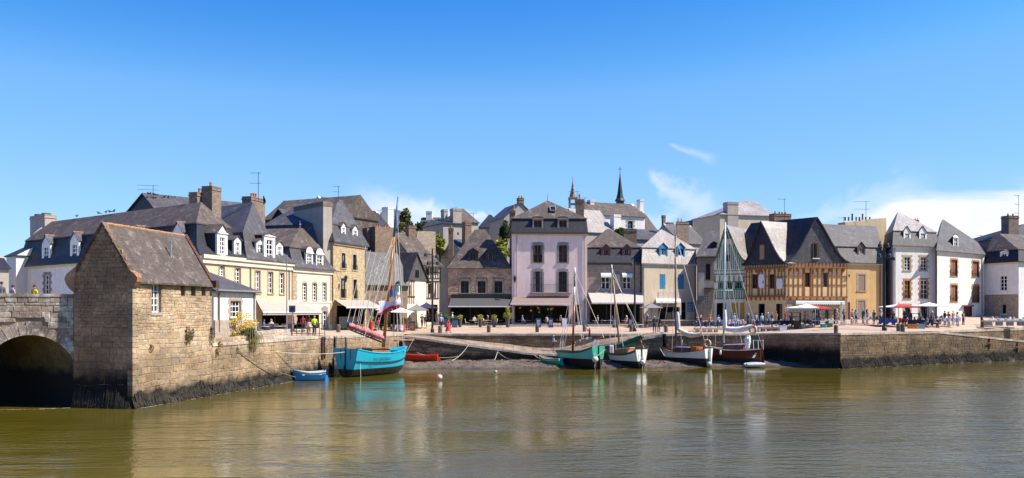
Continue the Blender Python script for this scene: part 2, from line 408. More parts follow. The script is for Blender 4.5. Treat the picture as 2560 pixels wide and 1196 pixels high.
ma_bluepaint = m_paint('bright_blue_joinery', (.035, .22, .45, 1), .4)
ma_darkpaint = m_paint('black_joinery', (.02, .02, .022, 1), .4)
ma_brownpaint = m_paint('brown_shutter_paint', (.24, .12, .07, 1), .5)
ma_greyshut = m_paint('grey_brown_shutter_paint', (.28, .20, .16, 1), .6)
ma_yellowdoor = m_paint('mustard_door_paint', (.50, .26, .03, 1), .5)
ma_iron = m_plain('wrought_iron', (.022, .022, .024, 1), .5)
ma_rust = m_plain('rusty_iron', (.14, .065, .035, 1), .85, .4, 8)
ma_glass = m_glass()
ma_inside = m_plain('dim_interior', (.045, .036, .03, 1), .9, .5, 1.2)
ma_bulb = None
ma_aw_grey = m_plain('grey_awning_cloth', (.075, .072, .075, 1), .85, .08)
ma_aw_taupe = m_plain('taupe_awning_cloth', (.24, .17, .15, 1), .85, .08)
ma_aw_cream = m_plain('cream_awning_cloth', (.46, .41, .365, 1), .85, .06)
ma_aw_beige = m_plain('beige_awning_cloth', (.40, .33, .28, 1), .85, .06)
ma_cloth_w = m_plain('white_canvas', (.76, .74, .71, 1), .85, .06)
ma_cloth_gr = m_plain('grey_canvas', (.21, .20, .20, 1), .85, .08)
ma_cloth_red = m_plain('red_canvas', (.45, .03, .035, 1), .8, .1)
ma_cloth_navy = m_plain('navy_cloth', (.03, .03, .07, 1), .85, .2)
ma_cloth_blue = m_plain('blue_cloth', (.05, .10, .35, 1), .85, .2)
ma_cloth_lav = m_plain('lavender_cloth', (.40, .36, .48, 1), .85, .1)
ma_leafd = m_leaf('dark_leaves', (.035, .065, .018, 1)); ma_leafg = m_leaf('green_leaves', (.06, .14, .02, 1)); ma_leafy = m_leaf('yellow_green_leaves', (.22, .26, .03, 1))
ma_leafo = m_leaf('olive_leaves', (.09, .095, .035, 1)); ma_flower = m_leaf('yellow_flowers', (.62, .44, .02, 1), .3)
ma_bark = m_wood('bark', (.10, .075, .05, 1), .9)
ma_weed = m_leaf('bladder_wrack', (.018, .014, .009, 1), .5)

# ---------------------------------------------------------------- facade frames
class Fr:
    """a vertical plane from A to B (left to right as seen); local x along it, y into the building, z up from z0"""
    def __init__(s, A, B, z0=0, back=None):
        s.k = 0.
        s.A = Vector((A[0], A[1])); s.B = Vector((B[0], B[1])); s.L = (s.B-s.A).length; s.d = (s.B-s.A)/s.L
        s.n = Vector((-s.d.y, s.d.x)); s.z0 = z0; s.rz = math.atan2(s.d.y, s.d.x)
        if back: s.k = s.u(*back)/back[1]        # side walls run back on a slant: the left rear corner shows at this pixel
    def W(s, u, v, w):
        p = s.A+s.d*(u+s.k*v)+s.n*v; return Vector((p.x, p.y, s.z0+w))
    def inv(s, p):
        q = Vector((p[0], p[1]))-s.A; return Vector((q.dot(s.d)-s.k*q.dot(s.n), q.dot(s.n), p[2]-s.z0))
    def uw(s, px, py, v=0.):
        r = Vector(((px-CX)/FPX, 1)); t = (v+s.A.dot(s.n))/r.dot(s.n); q = r*t-s.A
        return q.dot(s.d)-s.k*v, EYE-(py-HY)/FPX*t-s.z0
    def u(s, px, v=0.): return s.uw(px, HY, v)[0]
    def w(s, px, py, v=0.): return s.uw(px, py, v)[1]
    def rect(s, x0, y0, x1, y1, v=0.):
        xm, ym = (x0+x1)/2, (y0+y1)/2
        return s.u(x0, v), s.u(x1, v), s.w(xm, y1, v), s.w(xm, y0, v)
    def root(s, name, label, cat, group=None, u=0):
        r = empty(name, s.W(0, 0, 0), s.rz, label, cat, group)
        if s.k: SHEAR.append((r, s.k))
        return r
SHEAR = []
def apply_shear():
    def go(o, k):
        for c in KIDS.get(o.name, []):
            if c.type == 'MESH':
                for v in c.data.vertices: v.co.x += k*v.co.y
            go(c, k)
    for r, k in SHEAR: go(r, k)
def frpx(xa, Ya, xb, Yb, z0=0, back=None): return Fr(V2(xa, Ya), V2(xb, Yb), z0, back)

# ---------------------------------------------------------------- masonry built stone by stone
def stone_face(fr, u0, u1, w0, w1, ch, sw, excl=(), top=None, inside=None, v=0., proud=.026, gap=.008, cham=.03):
    out = []; w = w0; k = 0
    while w < w1-.02:
        h = min(rnd(*ch)*(.62 if random.random() < .2 else 1), w1-w)
        if w1-(w+h) < ch[0]*.5: h = w1-w
        u = u0-rnd(0, sw[0])
        while u < u1:
            l = rnd(*sw)*(1.5 if random.random() < .12 else .55 if random.random() < .15 else 1); a, b = max(u, u0), min(u+l, u1); u += l
            if b-a < .07: continue
            um, wm = (a+b)/2, w+h/2
            if inside and not inside(um, wm): continue
            if any(a < e[1] and b > e[0] and w < e[3] and w+h > e[2] for e in excl):
                e = next(e for e in excl if a < e[1] and b > e[0] and w < e[3] and w+h > e[2])
                if a < e[0]-.08 and b <= e[1]: b = e[0]
                elif b > e[1]+.08 and a >= e[0]: a = e[1]
                else: continue
            ta, tb = w+h, w+h
            if top: ta, tb = min(ta, top(a)), min(tb, top(b))
            if ta-w < .06 and tb-w < .06: continue
            ta, tb = max(ta, w+.03), max(tb, w+.03)
            p = -proud*rnd(.25, 1.0)+v; g = gap; j = lambda: rnd(-.03, .03)*min(1, h/.3)
            c = cham*rnd(.6, 1.3)
            q = [(a+g+j(), w+g+j()), (b-g+j(), w+g+j()), (b-g+j(), tb-g+j()), (a+g+j(), ta-g+j())]
            cx, cz = sum(t[0] for t in q)/4, sum(t[1] for t in q)/4
            def ins(t, d): return (t[0]+math.copysign(min(d, abs(t[0]-cx)*.6), cx-t[0]), t[1]+math.copysign(min(d, abs(t[1]-cz)*.6), cz-t[1]))
            q = [(t[0], t[1]+.035*math.sin(1.7*t[0]+2.3*t[1])+.03*math.sin(.63*t[0]+1.1*t[1]+4)) if not (top or inside) else t for t in q]; cx, cz = sum(t[0] for t in q)/4, sum(t[1] for t in q)/4
            f = [ins(t, c) for t in q]
            vs_ = [fr.W(t[0], v+.06, t[1]) for t in q]+[fr.W(t[0], p+c*.6, t[1]) for t in q]+[fr.W(t[0], p+rnd(-.006, .006), t[1]) for t in f]
            fs = [(8, 9, 10, 11)]+[(4+i, 4+(i+1) % 4, 8+(i+1) % 4, 8+i) for i in range(4)]+[(i, (i+1) % 4, 4+(i+1) % 4, 4+i) for i in range(4)]
            Y = vs_[0].y
            out.append(((b-a)*h/(Y*Y), vs_, fs))
        w += h; k += 1
    return out
def put_stones(root, fr, lst, mat, n=300, name='stone'):
    """the largest n as parts of their own, the rest as one mass"""
    lst.sort(key=lambda s: -s[0])
    for a, vs_, fs in lst[:n]:
        m = MB(); m.v = [tuple(fr.inv(p)) for p in vs_]; m.f = list(fs); m.m = [0]*len(fs); m.build(name, mat, root, uv=False)
    if len(lst) > n:
        m = MB()
        for a, vs_, fs in lst[n:]:
            k = len(m.v); m.v += [tuple(fr.inv(p)) for p in vs_]; m.f += [tuple(k+i for i in f) for f in fs]
        m.m = [0]*len(m.f); o = m.build('small_stones', mat, root, uv=False); o['kind'] = 'stuff'

# ---------------------------------------------------------------- water, mud, quay, hill
def m_water():
    t = NT('river_water')
    geo = t.new('ShaderNodeNewGeometry'); sp = t.new('ShaderNodeSeparateXYZ'); t.l.new(geo.outputs['Position'], sp.inputs[0])
    gust = t.ramp(t.noise(1., 5, .6, t.coord('Object', (.055, .14, 1)), .5), .38, .64)          # wind-ruffled bands
    # lee of the houses and quay stays smooth; out in the open reach the breeze ruffles the surface
    lee = t.math('ADD', t.math('SUBTRACT', sp.outputs[0], sp.outputs[1]), t.math('MULTIPLY', t.math('SUBTRACT', t.noise(1., 5, .65, t.coord('Object', (.07, .10, 1), (4, 4, 0)), .4), .5), 26.))
    open_ = t.ramp(lee, -42, -31)
    calm = t.math('ADD', t.math('MULTIPLY', t.ramp(sp.outputs[1], 34, 90, .62, .2), t.ramp(gust, 0, 1, .5, 1.15)), t.math('MULTIPLY', open_, .9))
    n1 = t.noise(1., 4, .58, t.coord('Object', (2.2, 3.4, 1)), .5)
    n2 = t.noise(1., 3, .5, t.coord('Object', (.5, 1.3, 1), (3, 8, 0)), .3)
    n3 = t.noise(1., 2, .5, t.coord('Object', (7, 10, 1), (1, 2, 0)))
    n4 = t.noise(1., 2, .5, t.coord('Object', (.13, .42, 1), (7, 1, 0)), .2)
    h = t.math('ADD', t.math('ADD', t.math('MULTIPLY', n1, .070), t.math('MULTIPLY', n2, .115)), t.math('ADD', t.math('MULTIPLY', n3, .013), t.math('MULTIPLY', n4, .09)))
    b = t.new('ShaderNodeBump'); t.l.new(t.math('MULTIPLY', h, calm), b.inputs['Height']); b.inputs['Strength'].default_value = 1.; b.inputs['Distance'].default_value = .62
    t.l.new(b.outputs[0], t.bs.inputs['Normal'])
    murk = t.mix(t.ramp(t.noise(.12, 3), .3, .7), (.088, .070, .004, 1), (.110, .088, .012, 1))
    t.bs.inputs['IOR'].default_value = 2.0
    return t.done(murk, .03, 0, .5)
m = MB(); m.grid([[(x, y, 0) for x in (-3000, -400, -80, 0, 80, 400, 3000)] for y in (-3000, -200, 0, 40, 100, 400, 3500)])
tag(m.build('water', m_water()), 'murky green tidal river', None, kind='structure')

W0 = Vector((-21.45, 62.9)); WA = Vector((-17.5, 82.5)); WB = Vector((-12.1, 98.6))
def m_mud():
    t = NT('tidal_mud'); n = t.ramp(t.noise(.9, 8, .68), .3, .7)
    c = t.mix(n, (.075, .056, .038, 1), (.175, .135, .098, 1))
    c = t.mix(t.ramp(t.noise(2.6, 8, .75), .53, .62), c, (.05, .043, .032, 1))
    geo = t.new('ShaderNodeNewGeometry'); sp = t.new('ShaderNodeSeparateXYZ'); t.l.new(geo.outputs['Position'], sp.inputs[0])
    wet = t.ramp(sp.outputs[2], .0, .28, 1., 0.)
    c = t.mix(t.math('MULTIPLY', wet, .55), c, (.06, .05, .035, 1))
    t.bump(t.noise(3, 8, .75), .9, .12)
    return t.done(c, t.ramp(wet, 0, 1, .75, .25), 0, .4)
def mud_z(x, y):
    k = .40 if x < -6 else .40-.20*min(1, (x+6)/14)
    y0 = 91.3+.35*math.sin(x*.35)+.3*math.sin(x*.9+1)+.09*max(0, x)
    if x < -9: y0 -= (-9-x)*.5
    z = (y-y0)*k
    z = z if z < .4 else .4+.22*(1-math.exp(-(z-.4)/.22))
    return z+.05*math.sin(x*1.7+y*1.1)+.04*math.sin(x*3.1-y*2.3)
rows = []
for y in np.arange(78, 104, .5): rows.append([(x, y, mud_z(x, y)+rnd(-.025, .025)) for x in np.arange(-18, 36, .5)])
m = MB(); m.grid(rows); tag(m.build('mud_bank', m_mud(), smooth=True, uv=False), 'bare brown tidal mud below the slipway', None, kind='structure')
m = MB()
for i in range(420):                                       # pebbles and scraps of weed lying on the mud
    x, y = rnd(-13, 20), rnd(91.5, 97); z = mud_z(x, y)
    if z < .04: continue
    r = rnd(.03, .11); m.ball((x, y, z+r*.15), r*rnd(.8, 1.6), r, r*.6, 5, 3, jit=.25)
tag(m.build('mud_pebbles', m_stone('mud_stones', [(.05, .042, .03, 1), (.20, .17, .14, 1), (.03, .028, .02, 1), (.28, .25, .2, 1)]), uv=False), 'pebbles and weed scraps strewn over the mud bank', 'pebbles', kind='stuff')

def m_paving():
    t = NT('quay_paving'); n = t.ramp(t.noise(.25, 6, .6), .3, .7)
    c = t.mix(n, (.43, .325, .24, 1), (.52, .40, .305, 1)); c = t.mix(t.math('MULTIPLY', t.ramp(t.noise(2.5, 8, .7), .5, .75), .5), c, (.36, .29, .235, 1))
    b = t.new('ShaderNodeTexBrick'); t.l.new(t.coord('Object'), b.inputs['Vector']); b.inputs['Scale'].default_value = 1
    b.inputs['Brick Width'].default_value = .9; b.inputs['Row Height'].default_value = .45; b.inputs['Mortar Size'].default_value = .02
    b.inputs['Color1'].default_value = (1, 1, 1, 1); b.inputs['Color2'].default_value = (.86, .84, .82, 1); b.inputs['Mortar'].default_value = (.7, .66, .62, 1)
    c = t.mix(1., c, b.outputs[0], 'MULTIPLY'); t.bump(t.noise(6, 6), .3, .02)
    return t.done(c, .85, 0, .25)
QF = [(W0, 3.66), (Vector((-19.9, 70.6)), 3.66), (WA, 3.6), (WB, 3.42), (Vector((-11.8, 101.5)), 3.37), (Vector((3, 101.5)), 3.37), (Vector((17.3, 101.5)), 3.37),
      (Vector((17.4, 99)), 3.40), (Vector((27.9, 99)), 3.48), (Vector((34.2, 91.7)), 3.67), (Vector((47.3, 99.2)), 3.72), (Vector((56, 106.5)), 3.8), (Vector((70, 113.5)), 3.86)]
QB = [((-40, 66), 4.6), ((-38, 76), 4.6), ((-32, 100), 4.7), ((-22, 134), 4.7), ((-14, 134), 4.7), ((3, 134), 4.7), ((17, 134), 4.7), ((19, 134), 4.7), ((36, 134), 5.4), ((48, 134), 6.2),
      ((66, 134), 6.3), ((80, 134), 6.3), ((110, 134), 6.3)]
rows = []
for s in np.linspace(0, 1, 9):
    rows.append([(a[0].x*(1-s)+b[0][0]*s, a[0].y*(1-s)+b[0][1]*s, a[1]*(1-s)+b[1]*s) for a, b in zip(QF, QB)])
m = MB(); m.grid(rows); quay = m.build('quay_pavement', m_paving()); tag(quay, 'pale paved quayside square', None, kind='structure')
from mathutils.bvhtree import BVHTree
_q = BVHTree.FromPolygons([Vector(v) for v in m.v], m.f)
def qz(x, y):
    h = _q.ray_cast(Vector((x, y, 50)), Vector((0, 0, -1)))[0]
    return h.z if h else 4.3
def on_quay(px, Y):
    x = X_(px, Y); return Vector((x, Y, qz(x, Y)))
def quay_at(px, py):
    """the point of the quay paving seen at a photo pixel"""
    d = Vector(((px-CX)/FPX, 1, -(py-HY)/FPX)).normalized()
    h = _q.ray_cast(Vector((0, 0, EYE)), d)[0]
    return h if h else on_quay(px, 105)
m = MB(); m.grid([[(-40, 57.5, 5.9), (-27.6, 57.5, 5.9), (-24.5, 62, 5.2)], [(-60, 75, 5.4), (-40, 72, 5.0), (-27, 70, 4.4)], [(-80, 110, 5.0), (-60, 100, 4.7), (-40, 76, 4.6)]])
tag(m.build('street', m_plain('street_paving', (.5, .43, .36, 1), .85)), 'street behind the bridge', None, kind='structure')
def m_hill():
    t = NT('hillside'); return t.done(t.mix(t.ramp(t.noise(.2, 6), .3, .7), (.10, .11, .045, 1), (.2, .17, .1, 1)), .95, 0, .1)
rows = []
for i, y in enumerate((133.5, 150, 175, 210, 300, 700, 2500)):
    zz = (4.6, 7, 10, 12, 14, 14, 10)[i]; rows.append([(x*(1+y/300), y+abs(x)*.1, zz+.6*math.sin(x*.2+i)) for x in (-400, -160, -70, -50, -25, 0, 25, 50, 70, 160, 400)])
m = MB(); m.grid(rows); tag(m.build('hill', m_hill(), smooth=True), 'hillside carrying the upper town', None, kind='structure')

# ---------------------------------------------------------------- walls with openings, windows
def wall_mesh(mb, u0, u1, w0, w1, ops, v=0., rev=.22, mi=0, top=None):
    us = sorted({u0, u1, *[x for o in ops for x in o[:2] if u0 < x < u1]}); ws = sorted({w0, w1, *[x for o in ops for x in o[2:4] if w0 < x < w1]})
    for a, b in zip(us, us[1:]):
        for c, d in zip(ws, ws[1:]):
            x, y = (a+b)/2, (c+d)/2
            if any(o[0] < x < o[1] and o[2] < y < o[3] for o in ops): continue
            mb.poly([(a, v, c), (b, v, c), (b, v, d), (a, v, d)], mi)
    for a, b, c, d in [o[:4] for o in ops]:
        e = v+rev
        mb.poly([(a, v, c), (a, e, c), (b, e, c), (b, v, c)], mi); mb.poly([(a, v, d), (b, v, d), (b, e, d), (a, e, d)], mi)
        mb.poly([(a, v, c), (a, v, d), (a, e, d), (a, e, c)], mi); mb.poly([(b, v, c), (b, e, c), (b, e, d), (b, v, d)], mi)
def window(parent, o, mat, cols=2, rows=3, v=.14, name='window', t=.075, bt=.034, glass=None):
    a, b, c, d = o; m = MB(); y0, y1 = v, v+.05
    t = min(t, (b-a)*.14); bt = min(bt, (b-a)*.06)
    m.box(a, a+t, y0, y1, c, d); m.box(b-t, b, y0, y1, c, d); m.box(a+t, b-t, y0, y1, c, c+t); m.box(a+t, b-t, y0, y1, d-t, d)
    for i in range(1, cols):
        x = a+(b-a)*i/cols; k = bt*(1.8 if cols == 2 or i*2 == cols else 1); m.box(x-k, x+k, y0+.006, y1-.006, c+t, d-t)
    for i in range(1, rows):
        z = c+(d-c)*i/rows; m.box(a+t, b-t, y0+.012, y1-.012, z-bt, z+bt)
    w = m.build(name, mat, parent)
    g = MB(); g.poly([(a+t*.5, v+.032, c+t*.5), (b-t*.5, v+.032, c+t*.5), (b-t*.5, v+.032, d-t*.5), (a+t*.5, v+.032, d-t*.5)]); g.build('pane', glass or ma_glass, w)
    if glass is None and d-c > .7 and WR.random() < .4:          # curtains drawn back behind the glass
        k = WR.uniform(.16, .34)*(b-a); z0 = c+t if WR.random() < .6 else c+(d-c)*.45
        for s_ in (0, 1):
            q = MB(); x0, x1 = (a+t*.6, a+t*.6+k) if s_ == 0 else (b-t*.6-k*WR.uniform(.5, 1), b-t*.6); q.poly([(x0, v+.028, z0), (x1, v+.028, z0), (x1 if s_ else x1-k*.3, v+.028, d-t*.5), (x0, v+.028, d-t*.5)]); q.build('curtain', ma_curtain[WR.randrange(3)], w)
    return w
WR = random.Random(3); ma_curtain = [m_plain('curtain_%d' % i, c, .9) for i, c in enumerate(((.22, .20, .18, 1), (.14, .12, .12, 1), (.32, .30, .28, 1)))]
def surround(parent, o, mat, wd=.2, v=0., arch=0., quoins=False, sill=True, proud=.03):
    a, b, c, d = o; m = MB()
    if quoins:
        z = c
        k = 0
        while z < d+wd-.02:
            h = min(.36, d+wd-z); e = wd*(1.55 if k % 2 else .85)
            m.box(a-e, a, v-proud, v+.05, z+.008, z+h-.008); m.box(b, b+e, v-proud, v+.05, z+.008, z+h-.008); z += h; k += 1
        m.box(a, b, v-proud-.004, v+.05, d, d+wd)
    else:
        m.box(a-wd, a, v-proud, v+.05, c, d); m.box(b, b+wd, v-proud, v+.05, c, d)
        if arch:
            n = 6; top = []; bot = []
            for i in range(n+1):
                s = i/n; x = a-wd+(b-a+2*wd)*s; top.append((x, v-proud-.003, d+wd+arch*(1-(2*s-1)**2)))
                x2 = a+(b-a)*s; bot.append((x2, v-proud-.003, d-arch*.6*(2*s-1)**2))
            for i in range(n): m.prism([bot[i], bot[i+1], top[i+1], top[i]], (0, .06, 0))
        else: m.box(a-wd, b+wd, v-proud-.003, v+.05, d, d+wd)
    if sill: m.box(a-wd*1.1, b+wd*1.1, v-.1, v+.06, c-.11, c)
    return m.build('window_surround', mat, parent)
def shutter_pair(parent, o, mat, v=-.03, open_=True):
    a, b, c, d = o; w = (b-a)/2
    for s in (0, 1):
        x0, x1 = ((a-w, a) if s == 0 else (b, b+w)) if open_ else ((a, a+w-.01) if s == 0 else (a+w+.01, b))
        m = MB(); m.box(x0, x1, v-.035, v, c, d)
        for i in range(7):
            z = c+(d-c)*(i+.5)/7; m.box(x0+.05, x1-.05, v-.05, v-.034, z-.02, z+.02)
        m.build('shutter', mat, parent)
def railing(parent, u0, u1, w0, w1, v, mat=None, step=.13, name='balcony_railing', sides=None, t=.014):
    m = MB(); mat = mat or ma_iron
    m.box(u0, u1, v-.02, v+.02, w1-.03, w1); m.box(u0, u1, v-.015, v+.015, w0, w0+.025)
    n = max(2, int((u1-u0)/step))
    for i in range(n+1):
        x = u0+(u1-u0)*i/n; m.box(x-t/2, x+t/2, v-t/2, v+t/2, w0, w1)
    if sides:
        for x in (u0, u1):
            m.box(x-.015, x+.015, v, sides, w1-.03, w1)
            for i in range(1, 4): y = v+(sides-v)*i/4; m.box(x-t/2, x+t/2, y-t/2, y+t/2, w0, w1)
    return m.build(name, mat, parent)

class House:
    def __init__(s, name, label, fr, depth, wmat, w_eave, base=-1.2, cat='house', group=None):
        s.fr = fr; s.root = fr.root(name, label, cat, group); s.depth = depth; s.wm = wmat; s.we = w_eave; s.base = base; s.ops = []; s.sops = []; s.todo = []
    def win(s, x0, y0, x1, y1, mat=None, cols=2, rows=3, sur=None, arch=0., wd=.2, quoins=False, sill=True, name='window', shutters=None, closed=False, rail=None, glass=None):
        o = s.fr.rect(x0, y0, x1, y1); s.ops.append(o)
        if closed: shutter_pair(s.root, o, shutters, .06, False)
        else: window(s.root, o, mat or ma_whitepaint, cols, rows, name=name, glass=glass)
        if sur: surround(s.root, o, sur, wd, 0., arch, quoins, sill)
        if shutters and not closed: shutter_pair(s.root, o, shutters)
        if rail: railing(s.root, o[0]-.08, o[1]+.08, o[2]+.02, o[2]+rail, -.12, sides=.02)
        return o
    def shop(s, x0, y0, x1, y1, depth=2.5, mat=None):
        """open shop front: a dim room behind the wall"""
        o = s.fr.rect(x0, y0, x1, y1); s.ops.append(o); a, b, c, d = o
        m = MB(); v0, v1 = .22, depth
        m.poly([(a, v1, c), (b, v1, c), (b, v1, d), (a, v1, d)]); m.poly([(a, v0, c), (a, v1, c), (a, v1, d), (a, v0, d)]); m.poly([(b, v0, c), (b, v1, c), (b, v1, d), (b, v0, d)])
        m.poly([(a, v0, d), (b, v0, d), (b, v1, d), (a, v1, d)]); m.poly([(a, v0, c), (b, v0, c), (b, v1, c), (a, v1, c)])
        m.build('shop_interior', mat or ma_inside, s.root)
        k = max(1, int((b-a)/2.2))
        for i in range(k+1):
            x = a+.06+(b-a-.12)*i/k; p = MB(); p.box(x-.06, x+.06, .05, .17, c, d); p.build('shop_post', ma_darkpaint, s.root)
        return o
    def walls(s, u1=None, mat=None, u0=0.):
        L = s.fr.L if u1 is None else u1; m = MB(); d = s.depth
        wall_mesh(m, u0, L, s.base, s.we, s.ops)
        m.poly([(L, 0, s.base), (L, d, s.base), (L, d, s.we), (L, 0, s.we)]); m.poly([(L, d, s.base), (u0, d, s.base), (u0, d, s.we), (L, d, s.we)]); m.poly([(u0, d, s.base), (u0, 0, s.base), (u0, 0, s.we), (u0, d, s.we)])
        return m.build('wall', mat or s.wm, s.root)
    def cornice(s, mat, h=.3, out=.18, u0=None, u1=None, v=0., w=None):
        w = s.we if w is None else w; m = MB(); a, b = (-.05 if u0 is None else u0), (s.fr.L+.05 if u1 is None else u1)
        m.box(a, b, -out*.55+v, v+.1, w-h, w-h*.45); m.box(a-.03, b+.03, -out+v, v+.1, w-h*.45+.002, w-.004); return m.build('cornice', mat, s.root)
    def gutter(s, w=None, out=.35, mat=None, u0=0, u1=None):
        w = s.we if w is None else w; m = MB(); u1 = s.fr.L if u1 is None else u1; m.box(u0-.05, u1+.05, -out-.12, -out+.02, w-.1, w+.03); return m.build('gutter', mat or ma_zinc, s.root)
    def pipe(s, px, y0, y1, mat=None):
        u = s.fr.u(px); m = MB(); m.tube((u, -.1, s.fr.w(px, y0)), (u, -.1, s.fr.w(px, y1)), .06, n=6); m.build('downpipe', mat or ma_zinc, s.root)
    def roof(s, rings, mat, name='roof', caps=True):
        return roof_rings(s.root, rings, mat, name)
    def dormer(s, x0, y0, x1, y1, ypeak, v=.25, depth=2.6, face=None, fr_mat=None, cheek=None, rmat=None, cols=2, rows=3, style='gable', side=.16, over=.1, ridge=None):
        """x0..x1, y0..y1: the window; ypeak: top of the gable"""
        f = s.fr; a, b, c, d = f.rect(x0, y0, x1, y1, v); wp = f.w((x0+x1)/2, ypeak, v)
        face = face or ma_whitepaint; fr_mat = fr_mat or ma_whitepaint; cheek = cheek or ma_slate; rmat = rmat or ma_slate_old
        A, B = a-side, b+side; um = (a+b)/2; wt = d+side*.9
        m = MB(); m.box(A, a, v, v+.2, c-.05, wt); m.box(b, B, v, v+.2, c-.05, wt); m.box(a, b, v, v+.2, d, wt); m.box(a-.02, b+.02, v-.06, v+.2, c-.12, c)
        if style == 'gable' or style == 'ped':
            m.prism([(A-.02, v-.01, wt), (B+.02, v-.01, wt), (um, v-.01, wp-.05)], (0, .2, 0))
        elif style == 'arch':
            pts = [(A-.03, v-.02, wt)]+[(um-(um-A+.03)*math.cos(math.pi*i/8), v-.02, wt+(wp-.05-wt)*math.sin(math.pi*i/8)) for i in range(1, 8)]+[(B+.03, v-.02, wt)]
            m.prism(pts[::-1], (0, .2, 0))
        if style in ('ped', 'arch'): m.box(A-.08, B+.08, v-.1, v+.2, wt-.06, wt+.05)
        dm = m.build('dormer', face, s.root)
        q = MB(); q.box(A+.02, a-.03, v+.205, v+depth, c-.25, wt-.01); q.box(b+.03, B-.02, v+.205, v+depth, c-.25, wt-.01); q.build('dormer_cheek', cheek, dm)
        r = MB(); o = over
        if style == 'arch':
            n = 6; top = [(um-(um-A+o)*math.cos(math.pi*i/n), wt+(wp-wt)*math.sin(math.pi*i/n)) for i in range(n+1)]
            for p0, p1 in zip(top, top[1:]): r.hexa([(p0[0], v-.06, p0[1]), (p1[0], v-.06, p1[1]), (p1[0], v+depth, p1[1]), (p0[0], v+depth, p0[1]), (p0[0], v-.06, p0[1]+.06), (p1[0], v-.06, p1[1]+.06), (p1[0], v+depth, p1[1]+.06), (p0[0], v+depth, p0[1]+.06)])
        else:
            for sd in (-1, 1):
                e = A-o if sd < 0 else B+o; ze = wt-(wp-wt)*o/(um-A)
                p = [(e, v-o*1.2, ze), (um, v-o*1.2, wp), (um, v+depth, wp), (e, v+depth, ze)]
                if sd > 0: p = p[::-1]
                r.hexa([*p, *[(x, y, z+.07) for x, y, z in p]])
        r.build('dormer_roof', rmat, dm)
        if ridge:
            k = MB(); k.tube((um, v-o*1.2, wp+.07), (um, v+depth*.8, wp+.07), .06, n=5); k.build('ridge_tile', ridge, dm)
        window(dm, (a, b, c, d), fr_mat, cols, rows, v+.08)
        return dm
    def chimney(s, x0, x1, ytop, ybot, v, dv, mat=None, pots=(), cap=True, capmat=None, potmat=None, poth=.45, side=None):
        f = s.fr; a, b = f.u(x0, v), f.u(x1, v); w1, w0 = f.w((x0+x1)/2, ytop, v), f.w((x0+x1)/2, ybot, v)-.6
        m = MB(); m.box(a, b, v, v+dv, w0, w1)
        if cap: m.box(a-.06, b+.06, v-.06, v+dv+.06, w1-.28, w1-.12); m.box(a-.03, b+.03, v-.03, v+dv+.03, w1-.002, w1+.1)
        c = m.build('chimney', mat or ma_mas_chim, s.root)
        for i, t in enumerate(pots):
            x = a+(b-a)*t; p = MB(); h = poth*rnd(.85, 1.15); p.lathe([(.10, 0), (.15, .02), (.13, .1), (.115, h*.8), (.14, h*.85), (.14, h), (.08, h)], 7, (x, v+dv/2, w1+.09)); p.build('chimney_pot', potmat or ma_pot, c)
        return c
    def awning(s, x0, x1, y_wall, xf0, xf1, y_front, vout, mat, valance=.22, bar=None, name='awning', ruf=0):
        """cloth from the wall line (y_wall) out to the front bar (y_front) vout metres before the wall"""
        f = s.fr; a, b = f.u(x0), f.u(x1); wt = f.w((x0+x1)/2, y_wall)
        a2, b2 = f.u(xf0, -vout), f.u(xf1, -vout); wf = f.w((xf0+xf1)/2, y_front, -vout)
        m = MB(); n = 10
        top = []
        for i in range(n+1):
            t = i/n; x = a+(b-a)*t; x2 = a2+(b2-a2)*t
            top.append([(x+(x2-x)*k, -vout*k, wt+(wf-wt)*k-.05*math.sin(math.pi*k)) for k in (0, .33, .66, 1)])
        m.grid(top); m.grid([[(p[0], p[1], p[2]-.015) for p in r] for r in top])
        aw = m.build(name, mat, s.root, smooth=True)
        q = MB(); k = 24 if ruf else 1
        for i in range(k):
            t0, t1 = i/k, (i+1)/k; h = valance
            x, y = a2+(b2-a2)*t0, a2+(b2-a2)*t1
            pts = [(x, -vout-.01, wf-h*(.7 if ruf else 1)), (y, -vout-.01, wf-h*(.7 if ruf else 1)), (y, -vout-.01, wf), (x, -vout-.01, wf)]
            if ruf: pts.insert(1, ((x+y)/2, -vout-.01, wf-h*1.1))
            q.prism(pts, (0, .012, 0))
        q.build('valance', mat, aw)
        if bar:
            q = MB(); q.box(a2-.03, b2+.03, -vout-.09, -vout-.015, wf-.12, wf+.04); q.build('front_bar', bar, aw)
        q = MB()
        for t in (.04, .5, .96): q.tube((a+(b-a)*t, 0, wt-.25), (a2+(b2-a2)*t, -vout+.02, wf-.04), .025, n=5)
        q.build('awning_arm', ma_iron, aw)
        return aw

def roof_rings(root, rings, mat, name='roof', thick=.1):
    """rings: (x0,x1,y0,y1,z) or (four (x,y) corners, z), eave first; lofted upward"""
    R_ = []
    for r in rings:
        if len(r) == 2: R_.append([(p[0], p[1], r[1]) for p in r[0]])
        else: x0, x1, y0, y1, z = r; R_.append([(x0, y0, z), (x1, y0, z), (x1, y1, z), (x0, y1, z)])
    m = MB(); b = R_[0]
    def face(pts):
        out = []
        for p in pts:
            if not out or (Vector(p)-Vector(out[-1])).length > .01: out.append(p)
        if len(out) > 1 and (Vector(out[0])-Vector(out[-1])).length < .01: out.pop()
        if len(out) > 2: m.poly(out)
    low = [(p[0], p[1], p[2]-thick) for p in b]
    for i in range(4): face([low[i], low[(i+1) % 4], b[(i+1) % 4], b[i]])
    face(low[::-1])
    for a, c in zip(R_, R_[1:]):
        for i in range(4): j = (i+1) % 4; face([a[i], a[j], c[j], c[i]])
    face(R_[-1])
    return m.build(name, mat, root)
